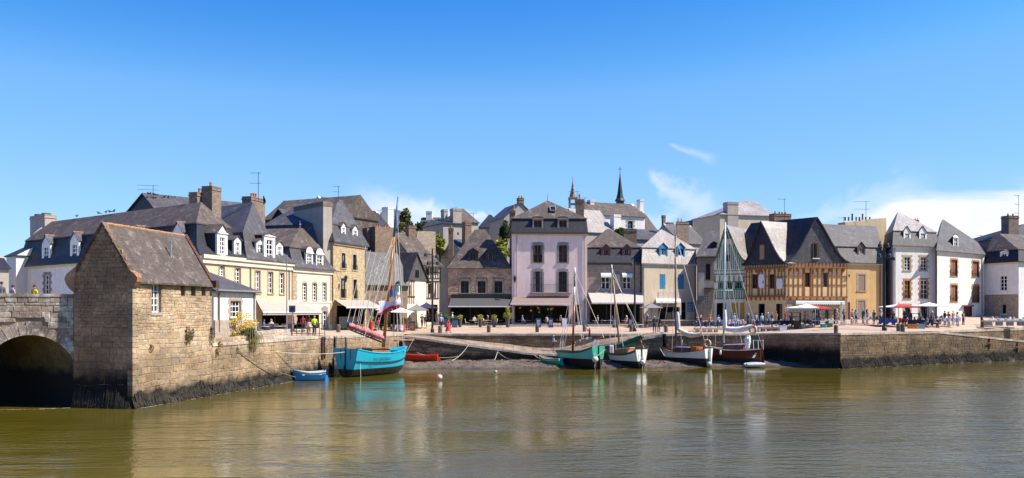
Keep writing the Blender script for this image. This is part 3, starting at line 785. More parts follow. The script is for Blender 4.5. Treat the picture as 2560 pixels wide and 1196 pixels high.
def ridge_tiles(root, p0, p1, mat=None, step=.35, r=.09):
    p0, p1 = Vector(p0), Vector(p1); n = max(1, int((p1-p0).length/step)); mat = mat or ma_tile
    for i in range(n):
        a, b = p0.lerp(p1, (i+.03)/n), p0.lerp(p1, (i+.97)/n); m = MB(); j = rnd(-.015, .015); m.tube(a+Vector((0, 0, j)), b+Vector((0, 0, j)), r*rnd(.9, 1.1), r*1.12, 6); m.build('ridge_tile', mat, root, uv=False)
# ================================================================ riverside tower (old toll house)
FT = Fr((-23.3, 54.0), (-21.45, 62.9), 0)
tower = FT.root('stone_tower_house', 'tall narrow stone house with steep lichened slate roof, rising from the water beside the bridge', 'house')
TW, TE = 4.1, FT.w(335, 692)                      # depth of the gable, eave height
TP = FT.w(250, 562, TW/2)                          # ridge height
o1 = FT.rect(380, 711, 403, 781); smalls = [FT.rect(a, 714, b, 740) for a, b in ((452.5, 462.5), (478, 488.5), (504, 514))]
m = MB(); wall_mesh(m, 0, FT.L, -1, TE, [o1]+smalls, .008, .35)
m.poly([(FT.L, .03, -1), (FT.L, TW, -1), (FT.L, TW, TE), (FT.L, TW/2, TP), (FT.L, .03, TE)])
m.poly([(FT.L, TW, -1), (0, TW, -1), (0, TW, TE), (FT.L, TW, TE)])
m.poly([(.03, TW, -1), (.03, 0.03, -1), (.03, .03, TE), (.03, TW/2, TP), (.03, TW, TE)])
m.build('wall', ma_mortar, tower)
FG = Fr((FT.W(0, TW, 0).x, FT.W(0, TW, 0).y), FT.A, 0)       # gable plane, facing the river
st = stone_face(FT, 0, FT.L, 0, 4.6, (.30, .52), (.45, 1.15), [])
st += stone_face(FT, 0, FT.L, 4.6, TE-.02, (.15, .27), (.22, .6), [(o[0]-.02, o[1]+.02, o[2]-.02, o[3]+.02) for o in [o1]+smalls])
put_stones(tower, FT, st, ma_stone, 190)
def in_gable(u, w): return w < TE or abs(u-TW/2) < (TW/2)*(1-(w-TE)/(TP-TE))
sg = stone_face(FG, 0, TW, 0, 5.0, (.3, .5), (.45, 1.0), []) + stone_face(FG, 0, TW, 5.0, TP, (.18, .34), (.25, .7), [], inside=in_gable)
put_stones(tower, FT, sg, ma_gable, 110)
for k in range(24):                                # dressed corner stones, long and short
    z0 = k*.34; e = .55 if k % 2 else .33; q = MB(); q.box(-.045, e, -.05, .3, z0+.012, z0+.328) if z0 < TE-.3 else None
    if z0 < TE-.3: q.build('corner_stone', ma_stone, tower)
# roof with raised gable copings
ma_cop_dk = m_stone('dark_gable_coping', [(.15, .10, .065, 1), (.22, .15, .10, 1), (.12, .085, .06, 1)]); ma_cop_rd = m_stone('red_brown_verge', [(.16, .075, .05, 1), (.11, .06, .045, 1)])
sl = lambda v: TE+(TP-TE)*v/(TW/2)
m = MB()
for s_ in (0, 1):
    y0, y1 = (-.28, TW/2) if s_ == 0 else (TW+.28, TW/2); z0 = TE-(TP-TE)*.28/(TW/2)
    nu = 14; rows = []
    for k in range(7):
        t = k/6; rows.append([(.3+(FT.L-.55)*i/nu, y0+(y1-y0)*t, z0+(TP-z0)*t+.05*math.sin(i*1.3+t*3)*.4-.10*math.sin(math.pi*t)*.6+.12) for i in range(nu+1)])
    m.grid(rows)
m.poly([(.3, -.28, z0+.02), (FT.L-.25, -.28, z0+.02), (FT.L-.25, -.28, z0+.13), (.3, -.28, z0+.13)])
m.build('roof', ma_slate_old, tower, smooth=False)
for x0, x1, nm in ((-.12, .32, 'gable_coping'), (FT.L-.26, FT.L+.1, 'gable_coping')):
    for s_ in (0, 1):
        n = 9
        for k in range(n):
            t0, t1 = k/n, (k+1)/n; y = (lambda t: (-.30+(TW/2+.30)*t) if s_ == 0 else (TW+.30-(TW/2+.30)*t)); zz = lambda t: z0+(TP-z0)*t
            q = MB(); a, b = y(t0+.01), y(t1-.01); h = .24+rnd(-.02, .02)
            q.hexa([(x0, a, zz(t0+.01)), (x1, a, zz(t0+.01)), (x1, b, zz(t1-.01)), (x0, b, zz(t1-.01)), (x0, a, zz(t0+.01)+h), (x1, a, zz(t0+.01)+h), (x1, b, zz(t1-.01)+h), (x0, b, zz(t1-.01)+h)])
            q.build(nm, ma_cop_dk if x0 < 0 else ma_cop_rd, tower)
for pr in ([(.1, TE-.75), (-.2, TE-.6), (-.40, TE-.32), (-.44, TE-.05), (-.2, TE+.2), (.25, TE+.5)], [(TW-.1, TE-.95), (TW+.22, TE-.72), (TW+.46, TE-.42), (TW+.56, TE-.1), (TW+.4, TE+.2), (TW-.25, TE+.65)]):      # kneelers at the foot of the gable
    q = MB(); q.prism([(-.14, a, b) for a, b in pr], (.5, 0, 0)); q.build('kneeler', ma_gable, tower)
q = MB(); q.box(FT.L-.3, FT.L+.12, -.5, .1, TE-.45, TE+.05); q.build('kneeler', ma_cop_rd, tower)
ridge_tiles(tower, (.3, TW/2, TP+.1), (FT.L-.2, TW/2, TP+.06), ma_tile, .33, .1)
window(tower, o1, ma_whitepaint, 2, 4, .2)
for o in smalls:
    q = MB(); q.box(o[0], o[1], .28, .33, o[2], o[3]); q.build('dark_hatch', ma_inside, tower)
q = MB(); q.box(o1[0]-.15, o1[1]+.12, -.05, .1, o1[2]-.2, o1[2]); q.build('sill', ma_dressed, tower)
q = MB(); q.box(o1[0]-.25, o1[1]+.25, -.05, .1, o1[3], o1[3]+.26); q.build('lintel', ma_dressed, tower)
for k in range(22):
    u = .5+(FT.L-1)*k/21; q = MB(); q.box(u-.05, u+.05, -.12, .02, TE-.28, TE-.14); q.build('rafter_end', ma_whitepaint if k % 3 else ma_dressed, tower)
def roof_pt(px, py):                                # vent pipe standing on the roof
    v = .8; return FT.uw(px, py, v)
u_, w_ = FT.uw(427, 668, .95); q = MB(); q.tube((u_, .95, sl(.95)-.1), (u_, .95, sl(.95)+1.05), .06, n=7); q.tube((u_, .95, sl(.95)+1.05), (u_, .95, sl(.95)+1.13), .09, n=7); q.build('vent_pipe', ma_zinc, tower)
def mooring_ring(fr, px, py, v=-.05, label=''):
    u, w = fr.uw(px, py); r = empty('mooring_ring', fr.W(u, v, w), fr.rz, label, 'mooring ring')
    q = MB(); n = 12; q.path([(.17*math.sin(2*math.pi*i/n), -.05, -.14-.17*math.cos(2*math.pi*i/n)+.0) for i in range(n+1)], .03, 5); q.build('ring', ma_rust, r)
    q = MB(); q.tube((0, .1, .02), (0, -.1, .02), .04, n=6); q.box(-.09, .09, -.01, .03, -.08, .1); q.build('eye_bolt', ma_rust, r)
mooring_ring(FT, 376, 866, label='rusty iron mooring ring on the sunlit side of the stone tower house')

def leaf_cloud(mb, c, rx, ry, rz, n, s=.12, shell=.35):
    """small leaf faces spread through an uneven volume"""
    for i in range(n):
        d = Vector((random.gauss(0, 1), random.gauss(0, 1), random.gauss(0, 1)))
        if d.length < .01: continue
        d.normalize(); r = (shell+(1-shell)*random.random()**.5)*(1+rnd(-.12, .16))
        p = Vector((c[0]+d.x*rx*r, c[1]+d.y*ry*r, c[2]+d.z*rz*r)); k = s*rnd(.6, 1.4)
        a = Vector((random.gauss(0, 1), random.gauss(0, 1), random.gauss(0, .6))).normalized(); b = a.orthogonal().normalized()
        b = (b+a.cross(b)*rnd(-1, 1)).normalized()
        mb.poly([p-a*k, p-b*k*.5, p+a*k, p+b*k*.5])
def wall_plant(fr, px, py, w, h, mat, label, n=120, s=.09):
    u, ww = fr.uw(px, py); r = empty('wall_plant', fr.W(u, -.08, ww), fr.rz, label, 'plant'); q = MB()
    for i in range(6): leaf_cloud(q, (rnd(-w, w), -.08, rnd(-h, h)), w*.4, .12, h*.4, n//6, s)
    q.build('foliage', mat, r, uv=False); q = MB()
    for i in range(4): q.tube((0, .05, -h), (rnd(-w, w)*.7, -.06, rnd(0, h)), .012, n=4)
    q.build('stem', ma_bark, r)
wall_plant(FT, 468, 835, .45, .55, ma_leafo, 'tuft of weeds with reddish stems growing out of the tower wall', 160, .08)

# ================================================================ bridge
FB = Fr((-45.0, 50.2), (-27.35, 54.9), 0)
bridge = FB.root('stone_bridge', 'old stone bridge with a rounded arch and lichen-whitened parapet', 'bridge')
UC, CR = FB.u(75), FB.w(75, 838); AR = 2.65; WC = CR-AR; PT = FB.w(90, 738.5); DK = PT-1.02
def arch_top(u): return WC+math.sqrt(max(0, AR*AR-(u-UC)**2)) if abs(u-UC) < AR else -9
m = MB(); v0 = .05
us = sorted({0, UC-AR, UC+AR, FB.L, *[UC+AR*math.cos(math.pi*i/20) for i in range(21)]})
for a, b in zip(us, us[1:]):
    za, zb = max(-1, arch_top(a)), max(-1, arch_top(b))
    if abs((a+b)/2-UC) < AR: za, zb = max(za, WC), max(zb, WC)
    m.poly([(a, v0, za), (b, v0, zb), (b, v0, PT-.1), (a, v0, PT-.1)])
    m.poly([(a-7, 7.5, za), (a-7, 7.5, PT-.1), (b-7, 7.5, PT-.1), (b-7, 7.5, zb)])
m.poly([(FB.L-7.01, 7.5, -1), (FB.L, 7.5, -1), (FB.L, 7.5, PT-.1), (FB.L-7.01, 7.5, PT-.1)])
m.box(0, FB.L, v0+.004, .42, DK, PT-.1); m.box(0, FB.L, 7.08, 7.496, DK, PT-.1)
m.poly([(0, .42, DK), (FB.L, .42, DK), (FB.L, 7.08, DK), (0, 7.08, DK)]); m.poly([(FB.L, v0, -1), (FB.L, 7.5, -1), (FB.L, 7.5, PT-.1), (FB.L, v0, PT-.1)])
m.build('wall', ma_mortar, bridge)
m = MB(); pts = [(UC+AR, -1)]+[(UC+AR*math.cos(math.pi*i/20), WC+AR*math.sin(math.pi*i/20)) for i in range(21)]+[(UC-AR, -1)]
m.grid([[(p[0], v0, p[1]) for p in pts], [(p[0]-3.5, 3.7, p[1]) for p in pts], [(p[0]-7, 7.5, p[1]) for p in pts]])
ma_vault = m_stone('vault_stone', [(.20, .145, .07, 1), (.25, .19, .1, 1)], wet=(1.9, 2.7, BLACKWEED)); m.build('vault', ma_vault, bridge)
NV = 23
for i in range(NV):                                  # voussoirs
    t0, t1 = math.pi*(i+.025)/NV, math.pi*(i+.975)/NV; r0, r1 = AR+.005, AR+rnd(.62, .85); q = MB(); pr = -.03*rnd(.3, 1)
    q.prism([(UC+r*math.cos(t), pr, WC+r*math.sin(t)) for r, t in ((r0, t0), (r1, t0), (r1, t1), (r0, t1))], (0, .35, 0)); q.build('voussoir', ma_bridge, bridge)
sb = stone_face(FB, 9.5, FB.L, 0, PT-.12, (.26, .42), (.4, .9), inside=lambda u, w: (math.hypot(u-UC, w-WC) > AR+.95 if w > WC else abs(u-UC) > AR+.45), proud=.05)
for i in range(1, 16):                               # inner vault courses
    t = math.pi*i/16; q = MB(); x, z = UC+(AR-.02)*math.cos(t), WC+(AR-.02)*math.sin(t); q.box(x-.02, x+.02, .1, 7.4, z-.015, z+.015)
put_stones(bridge, FB, sb, ma_bridge, 200)
u = 9.0
while u < FB.L:
    l = min(rnd(.8, 1.5), FB.L-u)
    if l > .2: q = MB(); q.box(u+.01, u+l-.01, -.07, .5, PT-.1+.003, PT+.1+rnd(-.02, .02)); q.build('coping_stone', ma_bridge, bridge)
    u += l
q = MB(); q.box(FB.L-.05, FB.L+.75, .12, 1.2, -1, PT-.75); q.box(FB.L-.12, FB.L+.7, .0, 1.1, PT-.75, PT-.15); q.build('pier', ma_gable, bridge)

# ================================================================ quay walls
def quay_wall(name, label, A, B, zt, zb=-.6, topf=None, mat=None, ch=(.27, .42), sw=(.4, 1.0), w_from=None, n=220, cop=True, thick=1.2, joint=None, proud=.03):
    fr = Fr(A, B, 0); r = fr.root(name, label, 'quay wall'); tf = topf or (lambda u: zt)
    m = MB(); k = 12
    for i in range(k):
        a, b = fr.L*i/k, fr.L*(i+1)/k
        m.hexa([(a, .01, zb), (b, .01, zb), (b, thick, zb), (a, thick, zb), (a, .01, tf(a)-.12), (b, .01, tf(b)-.12), (b, thick, tf(b)-.12), (a, thick, tf(a)-.12)])
    m.build('wall_core', joint or ma_mortar, r)
    c = .2 if cop else 0
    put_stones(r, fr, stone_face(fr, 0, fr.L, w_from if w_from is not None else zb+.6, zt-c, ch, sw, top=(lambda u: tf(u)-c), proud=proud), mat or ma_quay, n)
    if cop:
        u = 0
        while u < fr.L-.05:
            l = min(rnd(.9, 1.6), fr.L-u); q = MB(); a, b = u+.01, u+l-.01; h = rnd(-.012, .012)
            q.hexa([(a, -.07, tf(a)-.2), (b, -.07, tf(b)-.2), (b, .55, tf(b)-.2), (a, .55, tf(a)-.2), (a, -.05, tf(a)+.03+h), (b, -.05, tf(b)+.03+h), (b, .55, tf(b)+.03+h), (a, .55, tf(a)+.03+h)])
            q.build('coping_stone', ma_coping, r); u += l
    return fr, r
FQ1, _ = quay_wall('quay_wall', 'sunlit rough stone quay wall running on from the stone tower house to the blue boat', W0, WA, 3.66, n=300, ch=(.24, .4), sw=(.35, .9), mat=ma_stone)
FQ2, _ = quay_wall('quay_wall', 'quay wall behind the blue sailing boat, ending at the slipway', WA, WB, 3.6, topf=lambda u: 3.6-.18*u/17, n=150, mat=ma_stone)
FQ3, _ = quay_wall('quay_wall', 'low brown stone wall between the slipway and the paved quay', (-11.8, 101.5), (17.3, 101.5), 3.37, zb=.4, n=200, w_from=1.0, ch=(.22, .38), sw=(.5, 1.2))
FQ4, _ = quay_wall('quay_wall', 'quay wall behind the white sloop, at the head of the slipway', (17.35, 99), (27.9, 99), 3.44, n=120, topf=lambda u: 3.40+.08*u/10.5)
FQ5, _ = quay_wall('quay_wall', 'shaded black quay wall between the red-brown yacht and the corner', (27.9, 99), (34.2, 91.7), 3.58, topf=lambda u: 3.48+.19*u/9.65, n=120, mat=ma_gable, joint=ma_mortar_dk)
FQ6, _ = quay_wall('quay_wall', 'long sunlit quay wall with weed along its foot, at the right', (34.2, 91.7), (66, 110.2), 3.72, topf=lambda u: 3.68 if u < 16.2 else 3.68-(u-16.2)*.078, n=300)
FQ7, _ = quay_wall('quay_wall', 'upper quay wall set back above the right-hand ramp', (47.9, 99.9), (72, 115), 3.86, zb=1.5, topf=lambda u: 3.72+.14*u/28, w_from=2.0, n=80, thick=.8)
m = MB(); m.poly([FQ6.W(16.2, .5, 3.66), FQ6.W(36.7, .5, 2.06), FQ6.W(36.7, 4, 2.06), FQ6.W(16.2, 1.4, 3.66)]); tag(m.build('ramp', m_paving()), 'ramp going down along the right-hand quay', None, kind='structure')
# garden strip and low parapets above the left quay wall
FPp = Fr((-20.75, 70.9), (-19.3, 76.8), 3.6); pr_ = FPp.root('terrace_parapet', 'low pale stone parapet in front of the cafe terrace left of the signpost', 'wall')
m = MB(); m.box(0, FPp.L, .06, .35, -.2, FPp.w(690, 826)); m.build('wall_core', ma_coping, pr_)
put_stones(pr_, FPp, stone_face(FPp, 0, FPp.L, 0, FPp.w(690, 825), (.26, .3), (.7, 1.2), v=.05), ma_coping, 60)
FGd = Fr((-21.5, 63.0), (-20.0, 70.8), 3.6); gd = FGd.root('garden_wall', 'rough low garden wall overgrown with yellow flowers beside the stone tower house', 'wall')
m = MB(); m.box(0, FGd.L, .06, 1.0, -.1, .42); m.build('wall_core', ma_mortar, gd); put_stones(gd, FGd, stone_face(FGd, 0, FGd.L, 0, .46, (.18, .26), (.3, .7), v=.05), ma_stone, 60)

# slipway: two ramps meeting at a low landing
def slip_front(x):
    pts = [(-11.9, 3.27), (2.4, 1.30), (5.3, 1.22), (10.1, 2.3), (16.6, 3.38)]
    for (a, za), (b, zb) in zip(pts, pts[1:]):
        if x <= b: return za+(zb-za)*max(0, (x-a))/(b-a)
    return 3.38
def slip_z(x, y): return slip_front(x)+(.50 if 0 < x < 8 else .50-.035*min(14, max(0, -x, x-8)))*(y-97)/4.5
sl_r = tag(empty('slipway', (2, 97, 1.2)), 'stone slipway of two ramps meeting at a low landing', None, kind='structure')
m = MB(); xs = np.linspace(-11.9, 16.6, 20)
m.grid([[(x-2, 97.05-97, slip_z(x, 97)-1.2-.07) for x in xs], [(x-2, 101.5-97, slip_z(x, 101.5)-1.2-.07) for x in xs]]); m.build('bed', ma_mortar, sl_r)
nx, ny = 26, 6; ma_slab = m_stone('slip_slab', [(.30, .235, .17, 1), (.40, .31, .225, 1), (.35, .265, .19, 1), (.26, .21, .16, 1)], patch=(.5, (.2, .155, .115, 1)))
for i in range(nx):
    for j in range(ny):
        x0, x1 = -11.9+28.5*i/nx+.015, -11.9+28.5*(i+1)/nx-.015; y0, y1 = 97.02+4.45*j/ny+.012, 97.02+4.45*(j+1)/ny-.012; h = rnd(-.012, .015)
        q = MB(); q.hexa([(x-2, y-97, slip_z(x, y)-1.2-.12) for x, y in ((x0, y0), (x1, y0), (x1, y1), (x0, y1))]+[(x-2, y-97, slip_z(x, y)-1.2+h) for x, y in ((x0, y0), (x1, y0), (x1, y1), (x0, y1))]); q.build('paving_slab', ma_slab, sl_r)
FSl, _ = quay_wall('quay_wall', 'dark weedy stone wall under the front edge of the slipway', (-11.9, 96.95), (16.6, 96.95), 3.4, zb=-.2, topf=lambda u: slip_front(u-11.9), w_from=.2, n=160, ch=(.24, .4), sw=(.5, 1.1), thick=.3, mat=m_stone('slip_stone', [(.17, .135, .1, 1), (.25, .2, .15, 1), (.13, .105, .08, 1)], wet=(.9, 1.7, BLACKWEED)), cop=True, joint=ma_mortar_dk)

# seaweed hanging along the walls' feet
def weed(fr, u0, u1, h, label, per_m=60, zb=None, n_out=.22):
    m = MB(); n = int((u1-u0)*per_m*2.2)
    for i in range(n):
        u = rnd(u0, u1); hh = h*(.55+.45*math.sin(u*1.9)*math.sin(u*.7+2)+rnd(-.25, .3)); hh = max(.15, hh); w = rnd(.016, .05); o = rnd(.02, .12)
        b = zb if zb is not None else -.15; p = [fr.W(u+rnd(-.03, .03), -o, hh)]
        k = 3
        rows = []
        for q in range(k+1):
            t = q/k; c = fr.W(u+rnd(-.06, .06)*t, -o-n_out*math.sin(t*1.7)*rnd(.5, 1.1), hh+(b-hh)*t); e = fr.W(1, 0, 0)-fr.W(0, 0, 0); ww = w*(.5+1.1*t*(1.5-t))
            rows.append([c-e*ww, c+Vector((0, 0, 0))+(fr.W(0, -1, 0)-fr.W(0, 0, 0))*ww*.5, c+e*ww])
        m.grid(rows)
    return tag(m.build('seaweed', ma_weed, uv=False), label, 'seaweed', kind='stuff')
weed(FT, -.1, FT.L, 1.0, 'dark seaweed hanging at the foot of the stone tower house', 70)
weed(FG, 0, TW, 1.2, 'black seaweed at the shaded foot of the tower gable', 50)
weed(FQ1, 0, 12, .75, 'dark seaweed along the foot of the left quay wall', 60)
weed(FQ1, 12, FQ1.L, .45, 'thin seaweed near the blue dinghy at the wall foot', 25)
weed(FQ5, 0, FQ5.L, 1.0, 'black seaweed on the shaded quay wall by the corner', 40)
weed(FQ6, 0, FQ6.L, 1.0, 'thick brown seaweed along the foot of the right quay wall', 60)
weed(FSl, 3, 22, .5, 'seaweed tufts below the slipway edge', 30, zb=.55)
def foam(fr, u0, u1, label, n_per=5, wid=.10, off=.30):
    m = MB(); n = int((u1-u0)*n_per); 
    for i in range(n):
        if random.random() < .35: continue
        a = u0+(u1-u0)*(i+rnd(0, .3))/n; l = rnd(.15, .6); o = off+.10*math.sin(a*1.3)+rnd(-.06, .06); w = wid*rnd(.3, 1)
        m.poly([fr.W(a, -o-w*.3, .012), fr.W(a+l*.5, -o-w, .012), fr.W(a+l, -o-w*.2, .012), fr.W(a+l*.5, -o+w*.2, .012)])
    return tag(m.build('foam', ma_foam, uv=False), label, 'foam', kind='stuff')
ma_foam = m_plain('scum_foam', (.55, .52, .46, 1), .7, .2, 8)
foam(FT, 0, FT.L, 'thin foam line at the foot of the stone tower house'); foam(FQ1, 0, FQ1.L, 'thin foam line along the left quay wall'); foam(FQ6, 0, FQ6.L, 'thin foam line along the right quay wall'); foam(FQ5, 0, FQ5.L, 'thin foam line at the shaded quay corner'); foam(FB, 12.5, FB.L+3.2, 'broken white foam line below the bridge arch', 14, .16, .55)
for fr, px, py in ((FQ6, 2472, 858), (FQ6, 2542, 868)):
    u, w = fr.uw(px, py); r = empty('iron_ladder_bracket', fr.W(u, -.1, w), fr.rz, 'rusty iron cross bracket on the right quay wall, '+('nearer the corner' if px < 2500 else 'further along by the ramp'), 'bracket')
    q = MB(); q.box(-.07, .07, -.08, .12, -.65, .55); q.build('upright', ma_rust, r); q = MB(); q.box(-.55, .6, -.16, -.081, -.08, .1); q.build('crossbar', ma_rust, r)
# slots (ladder recess timbers) by the blue boat
for px, y0, y1, w_ in ((805, 843, 898, .5), (836, 843, 874, .14)):
    fr = FQ1 if px < 812 else FQ2; u, w1 = fr.uw(px, y0); _, w0 = fr.uw(px, y1); r = empty('mooring_timber' if w_ < .3 else 'ladder_recess', fr.W(u, 0, w0), fr.rz, 'dark upright fender timber on the quay wall behind the blue boat stern' if w_ < .3 else 'dark recess with rusty ladder rails in the quay wall left of the blue boat', 'timber' if w_ < .3 else 'ladder')
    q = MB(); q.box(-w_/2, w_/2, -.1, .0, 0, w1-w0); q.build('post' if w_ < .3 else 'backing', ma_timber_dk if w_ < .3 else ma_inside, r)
    if w_ > .3:
        for x in (-w_/2, w_/2): q = MB(); q.box(x-.05, x+.05, -.2, -.101, 0, w1-w0); q.build('rail', ma_rust, r)
        for i in range(6): q = MB(); z = (w1-w0)*(i+.5)/6; q.tube((-w_/2, -.15, z), (w_/2, -.15, z), .02, n=5); q.build('rung', ma_rust, r)
# ================================================================ houses of the left bank
# --- white mansard wing behind the tower, running back to the corner
FA = Fr((-54.3, 97.0), (-26.7, 75.7), 4.4)
H = House('white_mansard_house', 'long white house with black mansard roof behind the stone tower house', FA, 7, ma_white_blue, 10.9-4.4)
L = FA.L; we = H.we
H.win(112, 688, 124, 737, ma_whitepaint, 2, 4, sur=ma_dressed_gr, wd=.32, quoins=True)
H.win(215, 690, 228, 735, ma_whitepaint, 2, 4, sur=ma_dressed_gr, wd=.32)
m = MB(); wall_mesh(m, 0, L, -1.5, we, H.ops); m.poly([(0, 7, -1.5), (0, 0, -1.5), (0, 0, we), (0, 7, we)]); m.build('wall', ma_white_blue, H.root)
ex, ey = -.349, .937
zb_, zr = 13.75-4.4, 16.1-4.4
H.roof([([(-.1, -.32), (L+.2, -.32), (L+.2+ex*7, .937*7), (-.1, 7.3)], we), ([(-.1, .1), (L-.9, .1), (L-.9+ex*6, .1+.937*6), (-.1, 6.9)], we+.8),
        ([(-.1, .75), (L-1.9, .75), (L-1.9+ex*5, .75+.937*5), (-.1, 6.3)], zb_)], ma_slate, 'mansard_roof')
H.roof([([(-.1, .6), (L-1.75, .6), (L-1.75+ex*5.2, .6+.937*5.2), (-.1, 6.4)], zb_+.03), ([(-.1, 3.3), (L-5.2, 3.3), (L-5.2, 3.3), (-.1, 3.3)], zr)], ma_slate_old)
H.cornice(ma_palewall, .35, .22)
q = MB(); pr = [(-.3, we-.3), (.25, we+.9), (.85, zb_), (3.3, zr+.25), (5, zb_+1), (7, we)]
q.prism([(-.45, a, b) for a, b in pr]+[(-.45, 7, -1), (-.45, -.3, -1)], (.42, 0, 0)); q.build('gable_wall', ma_white, H.root)
H.chimney(75, 112, 541, 575, 2.6, 1.3, ma_greyrender, (), capmat=ma_lead)
for t in (.27, .73):
    a = FA.u(75, 2.6)+(FA.u(112, 2.6)-FA.u(75, 2.6))*t; q = MB(); w1 = FA.w(93, 541, 2.6); q.box(a-.35, a+.35, 2.8, 3.6, w1+.1, w1+.32); q.build('chimney_pot', ma_lead, H.root)
for x0, y0, x1, y1, yp in ((109, 618, 121, 657, 589), (180, 611, 192, 652, 581), (438, 590, 450, 625, 556), (338, 590, 350, 625, 566)):
    H.dormer(x0, y0, x1, y1, yp, .05, 2.4, ridge=ma_tile, cheek=ma_slate_lt, rmat=ma_slate_lt, rows=4, side=.4)
HA = H
# --- yellow corner house
FY = Fr((-26.7, 75.7), V2(729, 90), 4.3)
H = House('yellow_house', 'pale yellow house with white dormers and a wide beige awning', FY, 8, ma_yellow, 10.9-4.3)
L = FY.L; we = H.we
for r in ((548, 664, 561, 690), (588, 670, 601, 712), (638, 677, 650, 733), (670, 680, 682, 734), (699, 683, 710, 735)):
    H.win(*r, ma_whitepaint, 2, 4, sur=ma_dressed_br, wd=.14)
H.shop(655, 782, 720, 822, 3)
H.walls()
H.cornice(ma_palewall, .75, .3)
back = (.36, .93)
u0_, w0_ = FY.uw(632, 506, 2.8)
def bk(u, v, t): return (u+back[0]*t, v+back[1]*t)
H.roof([([(6.3, -.35), (L+.25, -.35), bk(L+.25, -.35, 12), bk(6.3, -.35, 12)], we), ([(7.1, .35), (L-1.0, .35), bk(L-1., .35, 12), bk(7.1, .35, 12)], we+1.0),
        ([(7.7, 1.0), (L-2.5, 1.0), bk(L-2.5, 1, 12), bk(7.7, 1., 12)], we+2.6), ([(u0_, 2.8), (u0_, 2.8), bk(u0_+.3, 2.8, 11), bk(u0_+.3, 2.8, 11)], w0_)], ma_slate_lt)
H.dormer(550, 594, 562, 636, 562, -.1, 3, style='ped', rows=4, side=.42); H.dormer(663.5+3, 600, 682, 648, 584, -.1, 3, style='ped', rows=4, side=.42)
for x0, x1, y0, y1, yp in ((589, 599, 607, 637, 591), (645, 656, 612, 641, 598), (694, 704, 618, 646, 604)): H.dormer(x0, y0, x1, y1, yp, .15, 2.4, style='gable', rows=3, side=.25)
H.chimney(493, 524, 486, 545, 4.8, .9, ma_mas_chim, (.5, .75, .95)); H.chimney(530, 553, 470, 560, 3.6, 1.1, ma_mas_chim, (.4,)); H.chimney(628, 663, 497, 580, 5.2, 1.1, ma_mas_chim, (.35, .5, .65))
q = MB(); q.lathe([(.02, 0), (.36, .12), (.40, .16)], 12); dsh = q.build('satellite_dish', ma_lead, H.root); dsh.location = (FY.u(664, 5), 5.3, FY.w(664, 499, 5)); dsh.rotation_euler = (R(70), 0, R(40))
H.pipe(625, 648, 745); H.pipe(722, 668, 750)
H.awning(640, 731, 749, 657, 803, 780, 2.6, ma_aw_beige, .3, bar=ma_whitepaint)
# --- white house with arched windows
FW = Fr(V2(731, 90.3), V2(831, 97.8), 4.3)
H = House('white_town_house', 'cream-white town house with three arched blue-glass windows and two round-headed dormers', FW, 9, ma_palewall, FW.w(735, 668))
L = FW.L; we = H.we
for a, b in ((756, 767), (781, 792), (806, 816)): H.win(a, 708, b, 751, ma_whitepaint, 2, 5, sur=ma_dressed_br, wd=.05, arch=.14)
H.shop(735, 782, 798, 822, 3); H.win(806, 778, 817, 820, ma_whitepaint, 2, 4, sur=ma_dressed_gr, wd=.3, arch=.25, name='door')
H.walls(); H.cornice(ma_palewall, .5, .25)
zb_ = FW.w(742, 620, .9); uz, zr = FW.uw(750, 570, 2.6)
H.roof([(-.3, L+.3, -.35, 9.2, we), (.25, L-.3, .25, 8.8, we+.8), (.55, L-.9, .75, 8.4, zb_)], ma_slate_lt, 'mansard_roof')
H.roof([(.45, L-.8, .62, 8.5, zb_+.03), (uz, uz+.6, 2.6, 8, zr)], ma_slate_old)
for x0, x1, y0, y1, yp in ((768, 780, 637, 668, 616), (793, 806, 640, 672, 620)): H.dormer(x0, y0, x1, y1, yp, 0, 2.4, style='arch', rows=4, side=.2)
q = MB(); q.tube((uz, 2.6, zr), (uz, 2.6, zr+.8), .05, .02, 5); q.ball((uz, 2.6, zr+.35), .12, n=6, m=4); q.build('finial', ma_zinc, H.root)
q = MB(); a, b = -.1, FW.u(828); w = FW.w(790, 755); q.box(a+.2, b, -.06, .0, w-.1, w+.1); q.build('string_course', ma_white, H.root)
H.pipe(830, 680, 750, ma_pipe)
for xa, xb in ((731.5, 741), (825, 830.5)):
    for k in range(14):
        a, b, c, d = FW.rect(xa, 668, xb, 812); h_ = (d-c-.6)/14; e = .12*(k % 2); q = MB(); q.box(a, b+(e if xa < 800 else 0), -.04, .02, c+k*h_+.01, c+(k+1)*h_-.01); q.build('corner_quoin', ma_dressed_br, H.root)
# --- big chimney wall and three-storey stone house
FC = Fr(V2(833, 98.0), V2(916, 105.2), 4.3)
H = House('tall_stone_house', 'three-storey golden stone house with grey slate mansard and a beige awning', FC, 10, ma_mas_tan, FC.w(836, 604))
L = FC.L; we = H.we
for a, b, y0, y1 in ((854, 863, 633, 671), (882, 891, 637, 675)): H.win(a, y0, b, y1, ma_darkpaint, 2, 2, sur=ma_dressed, wd=.22, arch=.1, rail=.55)
for a, b, y0, y1 in ((852, 863, 696, 745), (883, 892, 699, 747)): H.win(a, y0, b, y1, ma_darkpaint, 2, 3, sur=ma_dressed, wd=.22, arch=.1, rail=1.)
H.shop(842, 765, 912, 818, 3.5); H.walls(); H.cornice(ma_dressed, .35, .25)
zb_ = FC.w(829, 560, .7); uz, zr = FC.uw(846, 498, 3.4)
H.roof([(-.25, L+.25, -.3, 10.2, we), (.5, L-.6, .65, 9.5, zb_)], ma_slate_lt, 'mansard_roof'); H.roof([(.42, L-.5, .55, 9.6, zb_+.03), (uz, uz+.8, 3.4, 8, zr)], ma_slate_lt)
